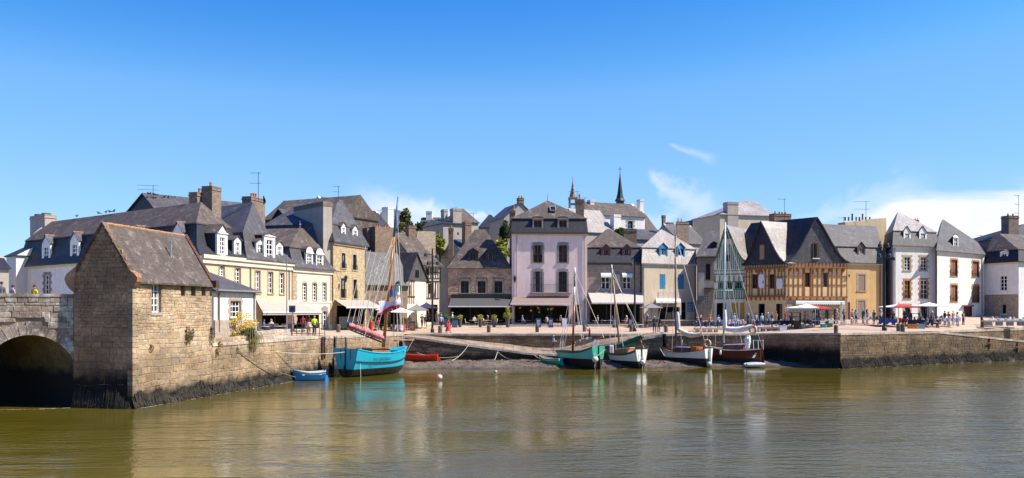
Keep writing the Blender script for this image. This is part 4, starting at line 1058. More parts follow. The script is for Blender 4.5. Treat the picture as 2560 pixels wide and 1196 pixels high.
for x0, x1, y0, y1, yp in ((856, 862, 570, 604, 556), (884, 892, 577, 608, 563)): H.dormer(x0, y0, x1, y1, yp, .2, 2.2, style='gable', rows=4, side=.22)
H.awning(837, 922, 750, 865, 960, 768, 3.4, ma_aw_beige, .2, bar=ma_whitepaint)
H.pipe(913, 622, 750)
lp = MB(); u_, w_ = FC.uw(849, 700); lp.tube((u_-.8, 0, w_+.9), (u_, -.8, w_+.9), .03, n=5); lp.lathe([(.05, -.3), (.2, .25), (.24, .28), (.05, .5)], 6, (u_, -.8, w_)); lp.build('wall_lantern', ma_iron, H.root)
FCh = Fr(V2(735, 103), V2(808, 97.5), 4.3)
r = FCh.root('chimney_wall', 'broad grey rendered chimney stack standing against the tall stone house', 'chimney')
m = MB(); m.box(0, FCh.L, 0, 1.1, 0, FCh.w(770, 515)); m.build('stack', ma_greyrender, r); m = MB(); m.box(-.05, FCh.L+.05, -.05, 1.15, FCh.w(770, 522), FCh.w(770, 511)); m.build('cap', ma_mas_chim, r)

# generic background house: ridge parallel (kind 'p') or gable towards us ('g')
def back_house(name, label, x0, Y0, x1, Y1, y_eave, y_ridge, depth, wm, rm, kind='p', z0=4.4, wins=(), chims=(), xr=None, wfr=None, hip=0., cat='house', v_r=None, down=-6):
    fr = frpx(x0, Y0, x1, Y1, z0); xm = (x0+x1)/2; H = House(name, label, fr, depth, wm, fr.w(xm, y_eave), base=down, cat=cat); L = fr.L
    for r in wins: H.win(*r[:4], r[4] if len(r) > 4 else (wfr or ma_darkpaint), 2, 2)
    if kind == 'p':
        vr = depth/2 if v_r is None else v_r; zr = fr.w(xm, y_ridge, vr); H.walls()
        a, b = (hip, L-hip) if xr is None else (fr.u(xr[0], vr), fr.u(xr[1], vr))
        H.roof([(-.15, L+.15, -.25, depth+.25, H.we), (a-.15*(hip == 0), b+.15*(hip == 0), vr, vr, zr)], rm)
        if hip == 0 and xr is None:
            for x in (0, L):
                q = MB(); q.prism([(x-.2, 0, H.we), (x-.2, depth, H.we), (x-.2, vr, zr+.02)], (.4, 0, 0)); q.build('gable_wall', wm, H.root)
    else:
        ur = fr.u(xr[0]) if xr else L/2; zr = fr.w(fr.L and (x0+x1)/2, y_ridge); H.walls()
        q = MB(); q.prism([(0, 0, H.we), (L, 0, H.we), (ur, 0, zr)], (0, .3, 0)); q.build('gable_wall', wm, H.root)
        m = MB()
        for s_, e in ((-1, -.2), (1, L+.2)):
            ze = H.we-(zr-H.we)*.2/max(.5, (ur if s_ < 0 else L-ur)); p = [(e, -.2, ze), (ur, -.2, zr), (ur, depth+.2, zr), (e, depth+.2, ze)]
            if s_ > 0: p = p[::-1]
            m.hexa([*p, *[(x, y, z+.12) for x, y, z in p]])
        m.build('roof', rm, H.root)
    for c in chims: H.chimney(c[0], c[1], c[2], c[3], c[4], c[5], c[6] if len(c) > 6 else ma_mas_chim, c[7] if len(c) > 7 else (), poth=.35)
    return H
# high roofs behind the left row
back_house('slate_house', 'house with slate-hung gable showing above the white mansard roof, pigeons along its ridge', 302, 104, 400, 97, 545, 487, 12, ma_slate, ma_slate_lt, 'g', xr=(359,))
back_house('slate_house', 'long lichened slate roof behind the yellow house, right of the satellite dish', 660, 118, 850, 112, 545, 499, 8, ma_slate_old, ma_slate_old, 'p')
back_house('slate_house', 'dark slate-hung gable squeezed in left of the broad chimney wall', 668, 107, 738, 104, 570, 524, 6, ma_slate, ma_slate_lt, 'g', xr=(698,))
back_house('slate_house', 'grey-brown roof with two white chimneys behind the tall stone house', 848, 122, 908, 126, 560, 503, 8, ma_white, ma_slate_old, 'p', chims=((891, 902, 508, 530, 3, 1.2, ma_white), (882, 893, 525, 545, .5, 1.2, ma_white)))
back_house('slate_house', 'dark slate roofed house with a white gable end behind the blue mast', 890, 142, 985, 150, 578, 528, 8, ma_white, ma_slate, 'p', chims=((970, 984, 520, 560, 3.4, 1.4, ma_white),))
# --- houses around the alley
FD = frpx(916, 107, 1018, 111, 4.3)
H = House('dark_slate_house', 'dark slate-roofed house behind the blue boat mast, timbered gable on its right', FD, 7, ma_mas_brown, FD.w(960, 713)); L = FD.L; we = H.we
H.shop(922, 765, 1000, 812, 3); H.walls()
vr = 2.6; zr = FD.w(968, 632, vr)
H.roof([(-.2, L+.3, -.4, 7.2, we), (-.2, L+.3, vr, vr, zr)], ma_slate_lt); 
FDg = Fr((FD.W(L, 0, 0).x, FD.W(L, 0, 0).y), (FD.W(L, 0, 0).x+1.9, FD.W(L, 0, 0).y+5.0), 4.3)
H2 = House('slate_gable_house', 'narrow house with slate-hung gable over half-timbered first floor, by the dark alley', FDg, 4, ma_panel_w, FDg.w(1025, 700)); L2 = FDg.L
a = FDg.rect(1008.5+12, 678, 1013+12, 697); 
H2.win(1022, 715, 1027, 740, ma_timber_dk, 1, 2); H2.walls()
zr2 = FDg.w(1026, 632)
q = MB(); q.prism([(-.3, -.15, H2.we), (L2+.3, -.15, H2.we), (L2*.42, -.15, zr2)], (0, .3, 0)); q.build('gable_wall', ma_slate_lt, H2.root)
for k in (0, 1): q = MB(); x = L2*.36+k*.55; q.box(x, x+.4, -.2, -.14, H2.we+.35, H2.we+1.3); q.build('window', ma_glass, H2.root)
m = MB()
for s_, e in ((-1, -.5), (1, L2+.5)):
    ur = L2*.42; p = [(e, -.35, H2.we-.3), (ur, -.35, zr2), (ur, 4, zr2), (e, 4, H2.we-.3)]
    if s_ > 0: p = p[::-1]
    m.hexa([*p, *[(x, y, z+.13) for x, y, z in p]])
m.build('roof', ma_slate, H2.root)
def timbers(root, fr, posts, rails, mat, v=-.05, t=.07, dia=()):
    """posts: (px,y0,y1), rails: (x0,x1,y)"""
    for px, y0, y1 in posts:
        u = fr.u(px); m = MB(); m.box(u-t, u+t, v-.01, .02, fr.w(px, y1), fr.w(px, y0)); m.build('timber_post', mat, root)
    for x0, x1, y in rails:
        m = MB(); w = fr.w((x0+x1)/2, y); m.box(fr.u(x0), fr.u(x1), v-.03, .02, w-t, w+t); m.build('timber_rail', mat, root)
    for x0, y0, x1, y1 in dia:
        a, b = Vector((fr.u(x0), 0, fr.w(x0, y0))), Vector((fr.u(x1), 0, fr.w(x1, y1))); d = (b-a).normalized(); n = Vector((-d.z, 0, d.x))*t*.8
        m = MB(); m.prism([p+Vector((0, v, 0)) for p in (a-n, b-n, b+n, a+n)], (0, .06, 0)); m.build('timber_brace', mat, root)
timbers(H2.root, FDg, [(x, 702, 760) for x in (1019.5, 1024, 1029, 1034)], [(1018.5, 1037, 703), (1018.5, 1037, 742)], ma_timber_dk)
FD2 = frpx(1040, 119, 1098, 121, 4.3)
H = House('timbered_house', 'old half-timbered house with a big sagging stone-slate roof at the mouth of the alley', FD2, 8, ma_panel_w, FD2.w(1070, 664)); L = FD2.L; we = H.we
H.win(1064, 672, 1072, 688, ma_timber_dk, 2, 2); H.win(1048, 710, 1057, 735, ma_timber_dk, 2, 2); H.win(1070, 710, 1080, 735, ma_timber_dk, 2, 2); H.shop(1042, 762, 1094, 806, 3); H.walls()
p0, p1, p2, p3 = (FD2.uw(1047, 664, -.6), FD2.uw(1110, 665, -.6), FD2.uw(1036, 588, 4.5), FD2.uw(985, 590, 4.5))
m = MB(); n = 8; rows = []
for k in range(7):
    t = k/6; rows.append([((p0[0]+(p1[0]-p0[0])*i/n)*(1-t)+(p3[0]+(p2[0]-p3[0])*i/n)*t, -.6+5.1*t, p0[1]*(1-t)+p2[1]*t-.25*math.sin(math.pi*t)+.1*math.sin(i*1.1)) for i in range(n+1)])
m.grid(rows); m.grid([[(x, y, z-.2) for x, y, z in r] for r in rows]); m.poly([rows[0][0], rows[0][-1], tuple(Vector(rows[0][-1])-Vector((0, 0, .2))), tuple(Vector(rows[0][0])-Vector((0, 0, .2)))])
m.build('roof', ma_slate_old, H.root)
timbers(H.root, FD2, [(x, 668, 695) for x in range(1041, 1099, 6)]+[(x, 702, 745) for x in range(1041, 1097, 6)], [(1040, 1098, 667), (1040, 1098, 696), (1040, 1098, 703), (1040, 1097, 746), (1040, 1098, 681)], ma_timber_dk, t=.06, dia=((1044, 700, 1050, 745), (1085, 745, 1091, 702)))
H.chimney(1022, 1040, 566, 600, 4.2, 1., ma_mas_brown)
fr = frpx(1042, 127, 1089, 130, 4.3); r = fr.root('stone_gable_wall', 'rough lit stone gable wall above the alley', 'wall'); m = MB(); m.prism([(0, 0, 0), (fr.L, 0, 0), (fr.L, 0, fr.w(1085, 579)), (.4, 0, fr.w(1046, 578)), (0, 0, fr.w(1042, 585))], (0, 5, 0)); m.build('wall', ma_mas_grey, r)
fr = frpx(938, 113, 984, 115, 4.3); r = fr.root('brown_chimney_stack', 'wide brown stone chimney with terracotta pots behind the boat rigging', 'chimney'); m = MB(); m.box(0, fr.L, 0, 1.6, 0, fr.w(960, 568)); m.build('stack', ma_mas_brown, r)
for px in (945, 951, 957, 972, 979): q = MB(); q.lathe([(.12, 0), (.1, .3), (.13, .38)], 7, (fr.u(px), .8, fr.w(px, 568))); q.build('chimney_pot', ma_pot, r)
back_house('slate_house', 'low brown roofed house under the wide brown chimney', 918, 113, 985, 116, 633, 590, 5, ma_mas_brown, ma_slate, 'p', chims=((918, 930, 572, 640, .5, 1, ma_mas_chim),))
# far houses between the mast and the pink house
back_house('far_house', 'distant grey roofed house with a pale gable behind the trees', 1018, 176, 1053, 184, 590, 538, 9, ma_white, ma_slate_lt, 'p')
back_house('far_house', 'far grey slate roof with a white chimney left of the trees', 1050, 196, 1100, 196, 566, 544, 9, ma_white, ma_slate_lt, 'p', chims=((1065, 1080, 529, 550, 3, 2, ma_white),))
back_house('grey_house', 'grey rendered house with a tall chimney above the alley', 1108, 140, 1165, 142, 560, 552, 8, ma_greyrender, ma_slate, 'p', wins=((1143, 581, 1147, 588),), chims=((1110, 1119, 525, 560, 2, 1.2, ma_greyrender), (1133, 1154, 523, 560, 1, 1.2, ma_greyrender)))
back_house('grey_house', 'brown hipped roof behind the tall grey chimney', 1150, 150, 1196, 152, 556, 523, 9, ma_greyrender, ma_slate_old, 'p', hip=1.4, xr=(1153, 1158))
back_house('grey_house', 'dark pyramid roof low between grey house and the big gable', 1197, 165, 1255, 165, 569, 537, 9, ma_greyrender, ma_slate, 'p', xr=(1224, 1226))
back_house('grey_house', 'broad grey rendered gable with a brick chimney left of the pink house', 1260, 150, 1342, 152, 545, 508, 8, ma_greyrender, ma_slate_lt, 'g', chims=((1297, 1310, 496, 520, 1, 1, ma_mas_brown, (.25, .75)),))
back_house('grey_house', 'grey side wing with a dark chimney over the brown stone house', 1160, 132, 1186, 133, 640, 600, 7, ma_greyrender, ma_slate_lt, 'p', chims=((1163, 1179, 559, 610, 1, 1, ma_mas_brown, (.3, .6, .9)),))

# ================================================================ the middle row
FE = frpx(1120, 122, 1279, 122, 4.2)
H = House('brown_stone_house', 'low brown stone house with three windows and a dark grey awning', FE, 9, ma_mortar_dk, FE.w(1200, 671)); L = FE.L; we = H.we
ew = [H.win(a, 703, b, 733, ma_darkpaint, 2, 2, glass=None) for a, b in ((1152, 1172), (1194, 1214), (1236, 1256))]
H.shop(1126, 768, 1275, 808, 4); H.walls(mat=ma_mas_brown)
put_stones(H.root, FE, stone_face(FE, 0, L, FE.w(1200, 738), we-.03, (.17, .27), (.26, .62), [(o[0]-.26, o[1]+.26, o[2]-.1, o[3]+.3) for o in ew], v=-.002), ma_stoneE, 300)
for o in ew: surround(H.root, o, ma_dressed_br, .24, -.01, .08)
vr = 4.2; a, b = FE.u(1187, vr), FE.u(1213, vr); zr = FE.w(1200, 574, vr)
H.roof([(-.2, L+.1, -.3, 9, we), (a, b, vr, vr, zr)], ma_slate_old)
for x0, x1 in ((1175, 1190), (1219, 1234)): H.dormer(x0, 634, x1, 660, 621, .5, 2.5, face=ma_slate, fr_mat=ma_darkpaint, side=.3, rows=2)
H.chimney(1121, 1133, 572, 660, 2, .8, ma_mas_brown, (.5,))
m = MB(); a, b, c, d = FE.rect(1129, 736, 1279, 744); m.box(a, b, -.15, -.0, c, d); m.build('fascia', ma_darkpaint, H.root)
H.awning(1127, 1279, 745, 1121, 1277, 766, 3.0, ma_aw_grey, .12, bar=ma_whitepaint)
FP = frpx(1279.5, 121.5, 1468, 121.7, 4.2)
H = House('pink_house', 'tall pale pink house with black mansard roof and iron balcony', FP, 9, ma_pink, FP.w(1370, 584)); L = FP.L; we = H.we
for a, b in ((1333, 1356), (1397, 1418)): H.win(a, 613, b, 657, ma_redwood, 2, 2, sur=ma_dressed_gr, wd=.27, arch=.16)
for a, b in ((1334, 1355), (1396.5, 1417)): H.win(a, 679, b, 731, ma_darkpaint, 2, 3, sur=ma_dressed_gr, wd=.27, arch=.16, sill=False, name='balcony_door')
H.shop(1286, 765, 1422, 808, 4); H.win(1438, 762, 1450, 806, ma_darkpaint, 1, 2, name='door'); H.walls(); H.cornice(ma_beige, .28, .22); H.gutter(we+.1, .22, ma_lead)
zb_ = FP.w(1374, 547, .5); zr = FP.w(1370, 503, 4)
H.roof([(-.1, L+.1, -.25, 9.2, we+.05), (.05, L-.05, .5, 8.6, zb_)], ma_slate, 'mansard_roof'); H.roof([(-.02, L+.02, .3, 8.8, zb_+.03), (FP.u(1366, 4), FP.u(1373, 4), 4, 4.5, zr)], ma_slate_old)
for a, b in ((1335, 1354), (1398, 1417)): H.dormer(a, 551, b, 582, 542, .0, 2, face=ma_dressed_gr, fr_mat=ma_redwood, style='arch', side=.22, rows=2, rmat=ma_slate_old)
q = MB(); a, b, c, d = FP.rect(1374, 516, 1390, 530, 2.2); sl_ = (d-c); q.hexa([(a, 1.4, c), (b, 1.4, c), (b, 2.6, d), (a, 2.6, d), (a, 1.3, c+.12), (b, 1.3, c+.12), (b, 2.5, d+.12), (a, 2.5, d+.12)]); sk = q.build('skylight', ma_zinc, H.root)
q = MB(); q.poly([(a+.12, 1.38, c+.22), (b-.12, 1.38, c+.22), (b-.12, 2.42, d+.06), (a+.12, 2.42, d+.06)]); q.build('pane', ma_glass, sk)
q = MB(); q.tube((FP.u(1369, 4), 4, zr), (FP.u(1369, 4), 4, zr+1.1), .04, .015, 5); q.build('finial', ma_iron, H.root)
H.chimney(1274, 1288, 528, 660, 2, 1., ma_mas_brown, (.75,), poth=.8); H.chimney(1441, 1460, 500, 560, 4, 1., ma_mas_brown, (.45,), poth=.0+.9)
ub0, ub1 = FP.u(1324), FP.u(1428); wbk = FP.w(1376, 733); q = MB(); q.box(ub0, ub1, -.75, .02, wbk-.14, wbk); q.build('balcony_slab', ma_dressed_gr, H.root)
railing(H.root, ub0+.03, ub1-.03, wbk, FP.w(1376, 711), -.7, sides=.0, t=.022, step=.15)
u_, w_ = FP.uw(1287, 699); lp = MB(); lp.box(u_-.03, u_+.03, -.5, 0, w_+.5, w_+.55); lp.lathe([(.08, -.45), (.2, .15), (.24, .18), (.06, .5)], 6, (u_, -.5, w_)); lp.build('wall_lantern', ma_iron, H.root)
H.pipe(1292, 590, 760, ma_greyrender); H.pipe(1461, 590, 800, ma_greyrender)
H.awning(1284, 1428, 741, 1276, 1427, 760, 3.0, ma_aw_taupe, .12, bar=ma_whitepaint)
for k, (px, py, c) in enumerate(((1300, 770, (.6, .25, .02, 1)), (1327, 777, (.8, .3, .1, 1)), (1345, 770, (.7, .3, .02, 1)), (1348, 774, (.5, .03, .02, 1)), (1348, 781, (.02, .5, .08, 1)), (1370, 773, (.02, .5, .08, 1)), (1378, 773, (.75, .35, .02, 1)), (1382, 771, (.6, .04, .02, 1)))):
    p = FP.W(*(lambda t: (t[0], -1.8, t[1]))(FP.uw(px, py, -1.8))); q = MB(); q.ball((0, 0, 0), .16, .16, .13, 8, 5); q.tube((0, 0, .12), (0, 0, .7), .008, n=4); o = q.build('paper_lantern', m_plain('lantern_paper_%d' % k, c, .6)); o.location = p
    tag(o, ['amber paper lantern, leftmost under the taupe awning', 'peach paper lantern under the taupe awning', 'amber paper lantern above a red one', 'red paper lantern just above a green one', 'green paper lantern hanging lowest', 'green paper lantern next to an amber one on the right', 'amber paper lantern touching the rightmost red one', 'rightmost red paper lantern under the taupe awning'][k], 'lantern', 'paper lanterns under the awning')
FG2 = frpx(1468.5, 122, 1605, 122.4, 4.2)
H = House('grey_stone_house', 'grey stone house with dark red dormers and a cream awning', FG2, 9, ma_mas_grey, FG2.w(1540, 657)); L = FG2.L; we = H.we
for a, b in ((1504, 1524), (1557, 1577)):
    o = H.win(a, 690, b, 723, ma_whitepaint, 2, 2, sur=ma_dressed_gr, wd=.12); q = MB(); ww = o[3]+.35; rows = []
    for k in range(5): t = math.pi/2*k/4; rows.append([(x, -.55*math.sin(t), ww-.45+.5*math.cos(t)) for x in (o[0]-.15, o[1]+.15)])
    q.grid(rows); q.grid([[(x, -.55, ww-.45) for x in (o[0]-.15, o[1]+.15)], [(x, -.55, ww-.6) for x in (o[0]-.15, o[1]+.15)]]); q.build('window_hood', ma_cloth_w, H.root)
H.shop(1474, 762, 1600, 806, 4); H.walls(); H.cornice(ma_lead, .3, .3)
zb_ = FG2.w(1540, 619, .6); zr = FG2.w(1521, 573, 4); ua = FG2.u(1521, 4)
H.roof([(-.1, L+.1, -.3, 9.2, we), (.05, L-.05, .6, 8.6, zb_)], ma_slate, 'mansard_roof'); H.roof([(-.05, L+.05, .45, 8.8, zb_+.03), (ua-.2, ua+.2, 4, 4.4, zr)], ma_slate_old)
for a, b in ((1507, 1523), (1559.5, 1575)): H.dormer(a, 625, b, 652, 611, .1, 2.2, face=ma_redwood, fr_mat=ma_redwood, side=.2, rows=1)
H.chimney(1560, 1592, 574, 610, 5.5, 1.2, ma_mas_brown); H.pipe(1601, 660, 735, ma_lead)
H.awning(1470, 1608, 731, 1480, 1609, 757, 3.2, ma_aw_cream, .16, bar=ma_whitepaint)
u0, u1, w0, w1 = FG2.rect(1537, 686, 1550, 722, -.5); q = MB(); q.box(u0, u1, -.55, -.5, w0, w1); sg_ = q.build('hanging_sign', ma_cloth_gr, H.root); q = MB(); q.box(u0+.1, u1-.1, -.56, -.551, w0+.3, w0+.36); q.box(u0+.15, u1-.15, -.56, -.551, w0+.55, w0+.6); q.box(u0-.3, u1, -.54, .0, w1+.02, w1+.06); q.build('sign_bracket', ma_iron, sg_)
FH = frpx(1605.5, 121.5, 1741, 125.6, 4.2, back=(1603, 8))
H = House('cream_house', 'cream house with bright blue dormers and blue shutters', FH, 8, ma_cream, FH.w(1670, 659)); L = FH.L; we = H.we
for a, b in ((1649, 1663), (1695, 1710)): H.win(a, 686, b, 723, shutters=ma_bluepaint, closed=True); 
H.shop(1646, 768, 1700, 800, 2); H.win(1703, 756, 1714, 800, ma_bluepaint, 1, 2, name='door'); H.walls(); H.cornice(ma_white, .25, .3)
zb_ = FH.w(1670, 621, .6); zr = FH.w(1653, 574, 4)
H.roof([(-.1, L+.1, -.3, 8.2, we), (.05, L-.05, .6, 7.8, zb_)], ma_slate_pale, 'mansard_roof'); H.roof([(-.08, L+.08, .42, 8, zb_+.03), (FH.u(1652, 4), FH.u(1656, 4), 4, 4.4, zr)], ma_slate_pale)
for a, b in ((1651, 1666), (1695, 1709)): H.dormer(a, 622, b, 653, 608, .1, 2.2, face=ma_bluepaint, fr_mat=ma_bluepaint, side=.22, rows=2)
H.awning(1640, 1702, 747, 1640, 1702, 753, 1.6, ma_cloth_w, .3, bar=None, ruf=1)
a, b, c, d = FH.rect(1719, 756, 1733, 780); q = MB(); q.box(a, b, -.05, -.0, c, d); bs_ = q.build('notice_board', m_paint('blue_board', (.06, .22, .36, 1)), H.root)
for k in range(5): q = MB(); z = c+(d-c)*(k+.7)/6; q.box(a+.08, b-.08-.1*(k % 2), -.056, -.051, z-.025, z+.025); q.build('notice_line', ma_cloth_w, bs_)
a, b, c, d = FH.rect(1646, 730, 1713, 748); q = MB(); q.box(a, b, -.07, 0, c, d); q.build('sign_panel', m_paint('sign_panel_cream', (.5, .42, .36, 1)), H.root)
H.chimney(1692, 1722, 556, 610, 5, 1.3, ma_mas_chim, (.15, .4)); H.pipe(1610, 662, 800, ma_zinc); H.pipe(1737, 664, 800, ma_zinc)
# behind the middle row
back_house('slate_house', 'pale grey slate roof with skylights behind the pink house', 1461, 134, 1536, 137, 582, 527, 8, ma_greyrender, ma_slate_pale, 'p', chims=((1535, 1552, 538, 580, .2, 1, ma_white),))
Hc = back_house('white_chapel_house', 'white house with a blue window and slate roof below the pointed spire', 1478, 152, 1612, 156, 540, 509, 9, ma_white_blue, ma_slate_old, 'p', wins=((1570, 553, 1582, 572, ma_bluepaint),), chims=((1476, 1486, 501, 520, 3.5, 1.2, ma_white), (1600, 1609, 500, 520, 3.5, 1.2, ma_white)))
surround(Hc.root, Hc.ops[0], ma_dressed, .3, 0, 0, True)
back_house('far_house', 'grey gable house just right of the white chapel house', 1614, 165, 1640, 166, 575, 529, 9, ma_white, ma_slate_old, 'p', chims=())
back_house('slate_house', 'grey roofed house with thin dark chimney above the cream house', 1592, 138, 1700, 141, 600, 575, 8, ma_greyrender, ma_slate_lt, 'p', chims=((1658, 1664, 540, 590, 2, .5, ma_mas_brown), (1670, 1684, 558, 590, 3, 1.2)))
back_house('slate_house', 'lichen-grey roof right of the two-tone chimney', 1700, 134, 1765, 137, 610, 565, 7, ma_greyrender, ma_slate_lt, 'p')
back_house('white_gable_house', 'small white gable with dark verges under the sky, left of the modern cream block', 1733, 160, 1782, 161, 578, 546, 9, ma_white_blue, ma_slate, 'g', chims=((1740, 1750, 548, 560, 2, 1.2, ma_white), (1786, 1794, 547, 600, -12, .8, ma_mas_brown)))
# spires
def spire(name, label, px, Y, ytop, ybase, wpx, mat, ycross):
    o = P(px, ybase, Y); r = empty(name, (o.x, o.y, 6), 0, label, 'spire'); h = o.z-6; k = wpx/FPX*Y/2; H_ = (ybase-ytop)/FPX*Y
    m = MB(); m.lathe([(k*1.05, h-.02), (k*.72, h+H_*.09), (k*.52, h+H_*.25), (k*.28, h+H_*.6), (.04, h+H_)], 8); m.build('spire_roof', mat, r)
    m = MB(); m.box(-k*.7, k*.7, -k*.7, k*.7, 0, h); m.build('tower', ma_slate_lt, r); t = h+H_; c = (ytop-ycross)/FPX*Y
    m = MB(); m.tube((0, 0, t-.1), (0, 0, t+c), .05, n=5); m.box(-.35, .35, -.04, .04, t+c*.55, t+c*.55+.09); m.build('cross', ma_iron, r); return r
spire('church_spire', 'slender dark slate spire with a cross behind the white chapel house', 1550, 176, 432, 503, 26, ma_slate, 417)
o = P(1432, 523, 170); r = empty('bell_tower', (o.x, o.y, 6), 0, 'small stone bell tower with a pierced pointed spire behind the pink house', 'bell tower')
k = .62; h0 = o.z-6; zt = P(1432, 498, 170).z-6; za = P(1432, 452, 170).z-6
m = MB(); m.box(-k*1.15, k*1.15, -k*1.15, k*1.15, 0, h0); m.build('tower', ma_mas_grey, r)
for sx in (-1, 1):
    for sy in (-1, 1): m = MB(); m.box(sx*k-.16, sx*k+.16, sy*k-.16, sy*k+.16, h0, zt); m.build('belfry_pillar', ma_mas_grey, r)
m = MB(); m.box(-k*1.1, k*1.1, -k*1.1, k*1.1, (h0+zt)/2-.15, (h0+zt)/2+.1); m.build('belfry_band', ma_mas_grey, r)
m = MB(); m.box(-k*1.4, k*1.4, -k*1.4, k*1.4, zt, zt+.25); m.build('belfry_cornice', ma_mas_grey, r)
m = MB(); m.lathe([(k*1.05, zt+.25), (k*.95, zt+.8), (k*.5, zt+1.9), (.05, za)], 8); m.build('spire_roof', ma_mas_grey, r)
for i in range(3): q = MB(); z = zt+.9+i*.7; q.box(-.12+.02*i, .12-.02*i, -k*(.98-.22*i)-.0, -k*(.5), z, z+.35); q.build('spire_opening', ma_inside, r)
m = MB(); m.tube((0, 0, za-.1), (0, 0, za+.8), .035, n=5); m.build('finial', ma_iron, r)
# ================================================================ the right-hand row
back_house('cream_block', 'modern cream block with a bright mansard attic above the timbered houses', 1800, 142, 1936, 145, 538, 503, 9, ma_cream, ma_slate_pale, 'p', xr=(1858, 1885), chims=((1819, 1846, 507, 566, -.2, 1.4, ma_greyrender), (1936, 1978, 536, 575, -10, 1.4, ma_mas_brown, (.2, .45, .62, .82))))
FJ0 = frpx(1742.5, 124.2, 1790, 124.0, 4.3, back=(1743, 8))
H = House('narrow_alley_house', 'narrow stone house with little white balcony left of the green timbered house', FJ0, 8, ma_mas_grey, FJ0.w(1765, 642)); L = FJ0.L; we = H.we
H.win(1764, 660, 1776, 700, ma_darkpaint, 2, 2); H.win(1762, 738, 1772, 764, ma_whitepaint, 2, 4); H.walls()
vr = 4; H.roof([(-.2, L+.4, -.5, 8, we), (FJ0.u(1768, vr), FJ0.u(1800, vr), vr, vr, FJ0.w(1775, 577, vr))], ma_slate_lt)
H.dormer(1781, 612, 1789, 630, 604, .9, 2.4, face=ma_slate, fr_mat=ma_darkpaint, rows=1, side=.2)
u0, u1 = FJ0.u(1760), FJ0.u(1783); w = FJ0.w(1770, 720); q = MB(); q.box(u0, u1, -.7, 0, w-.1, w); q.build('balcony_slab', ma_timber_dk, H.root); railing(H.root, u0+.02, u1-.02, w, w+.85, -.66, ma_whitepaint, .16, sides=0, t=.06)
q = MB(); a, b, c, d = FJ0.rect(1746, 682, 1760, 740); q.box(a, b, -.05, 0, c, d); q.build('render_patch', ma_palewall, H.root)
# curved (bell-cast) gable: outline points left foot -> apex -> right foot
def bell_gable(a, b, u_ap, w0, w1, n=7, curve=.28):
    def side(u0, u1): return [(u0+(u1-u0)*t, w0+(w1-w0)*(t-curve*math.sin(math.pi*t)*(1-t)*.9)) for t in [i/n for i in range(n+1)]]
    l = side(a, u_ap); r = side(b, u_ap)
    return l, r
def gable_house(fr, name, label, depth, w0, apex_px, y_ap, ov=.25, gm=None, rm=None, rml=None, wall=None, back_dx=0., ops=(), vg=-.12):
    H = House(name, label, fr, depth, wall, w0); L = fr.L; ua, wa = fr.uw(apex_px, y_ap, vg)
    l, r = bell_gable(-ov, L+ov, ua, w0-.15, wa)
    out = [(u, vg, w) for u, w in l]+[(u, vg, w) for u, w in r[::-1][1:]]
    q = MB(); q.prism(out, (0, .25, 0)); H.gable = q.build('gable_wall', gm, H.root)
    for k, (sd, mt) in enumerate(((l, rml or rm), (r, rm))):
        m = MB(); th = .12; s_ = -1 if k == 0 else 1
        rows = [[(u+back_dx*t, vg-.3+(depth-vg)*t, w+.02) for t in (0, .5, 1)] for u, w in sd]; up = [[(x+s_*.06, y, z+th) for x, y, z in rw] for rw in rows]
        m.grid(rows); m.grid(up); m.grid([[rw[0] for rw in rows], [rw[0] for rw in up]]); m.grid([rows[0], up[0]])
        m.build('roof', mt, H.root)
    H.ua, H.wa = ua, wa
    return H
# green timbered house
FK = frpx(1785, 115.5, 1862, 114.3, 4.4)
H = gable_house(FK, 'green_timbered_house', 'narrow green half-timbered house with a steep curved gable', 8, FK.w(1822, 655), 1815, 566, gm=ma_panel_w, rm=ma_slate_pale, rml=ma_slate, wall=ma_panel_w, back_dx=2.6)  # sun and shade set by slate colour: pale right slope, dark left slope
H.win(1795, 707, 1812, 722, ma_timber_gr, 2, 1); H.win(1816, 705, 1833, 722, ma_timber_gr, 2, 1); H.win(1836, 705, 1856, 722, ma_timber_gr, 3, 1)
for a, b in ((1830, 1848), (1852, 1875)): pass
H.shop(1790, 758, 1815, 800, 2); o = FK.rect(1828, 757, 1846, 798); H.ops.append(o); shutter_pair(H.root, o, ma_yellowdoor, .06, False); o = FK.rect(1850, 757, 1861, 798); H.ops.append(o); shutter_pair(H.root, o, ma_yellowdoor, .06, False)
H.walls()
timbers(H.root, FK, [(x, 725, 745) for x in range(1788, 1862, 6)]+[(x, 690, 704) for x in range(1787, 1862, 12)], [(1785, 1862, 677), (1785, 1862, 686), (1785, 1862, 705), (1785, 1862, 724), (1785, 1862, 747)], ma_timber_gr, t=.08)
for px in range(1794, 1858, 5):      # studs of the gable
    u = FK.u(px, -.12); 
    wl_ = [p for p in bell_gable(-.25, FK.L+.25, H.ua, H.we-.15, H.wa)[0 if u < H.ua else 1]]
    w_top = np.interp(u, [p[0] for p in wl_] if u < H.ua else [p[0] for p in wl_[::-1]], [p[1] for p in wl_] if u < H.ua else [p[1] for p in wl_[::-1]]); w_cut = min(w_top-.2, FK.w(1815, 612, -.12))
    if w_cut > H.we-.9: q = MB(); q.box(u-.06, u+.06, -.17, -.121, FK.w(1815, 674), w_cut); q.build('timber_post', ma_timber_gr, H.root)
m = MB(); m.box(.0, FK.L, -.13, 0.0, FK.w(1822, 676), H.we); m.build('gable_panel', ma_panel_w, H.root)
pts = [(u, w) for u, w in bell_gable(-.25, FK.L+.25, H.ua, H.we-.15, H.wa)[0] if w > FK.w(1815, 612)]; ptr = [(u, w) for u, w in bell_gable(-.25, FK.L+.25, H.ua, H.we-.15, H.wa)[1] if w > FK.w(1815, 612)]
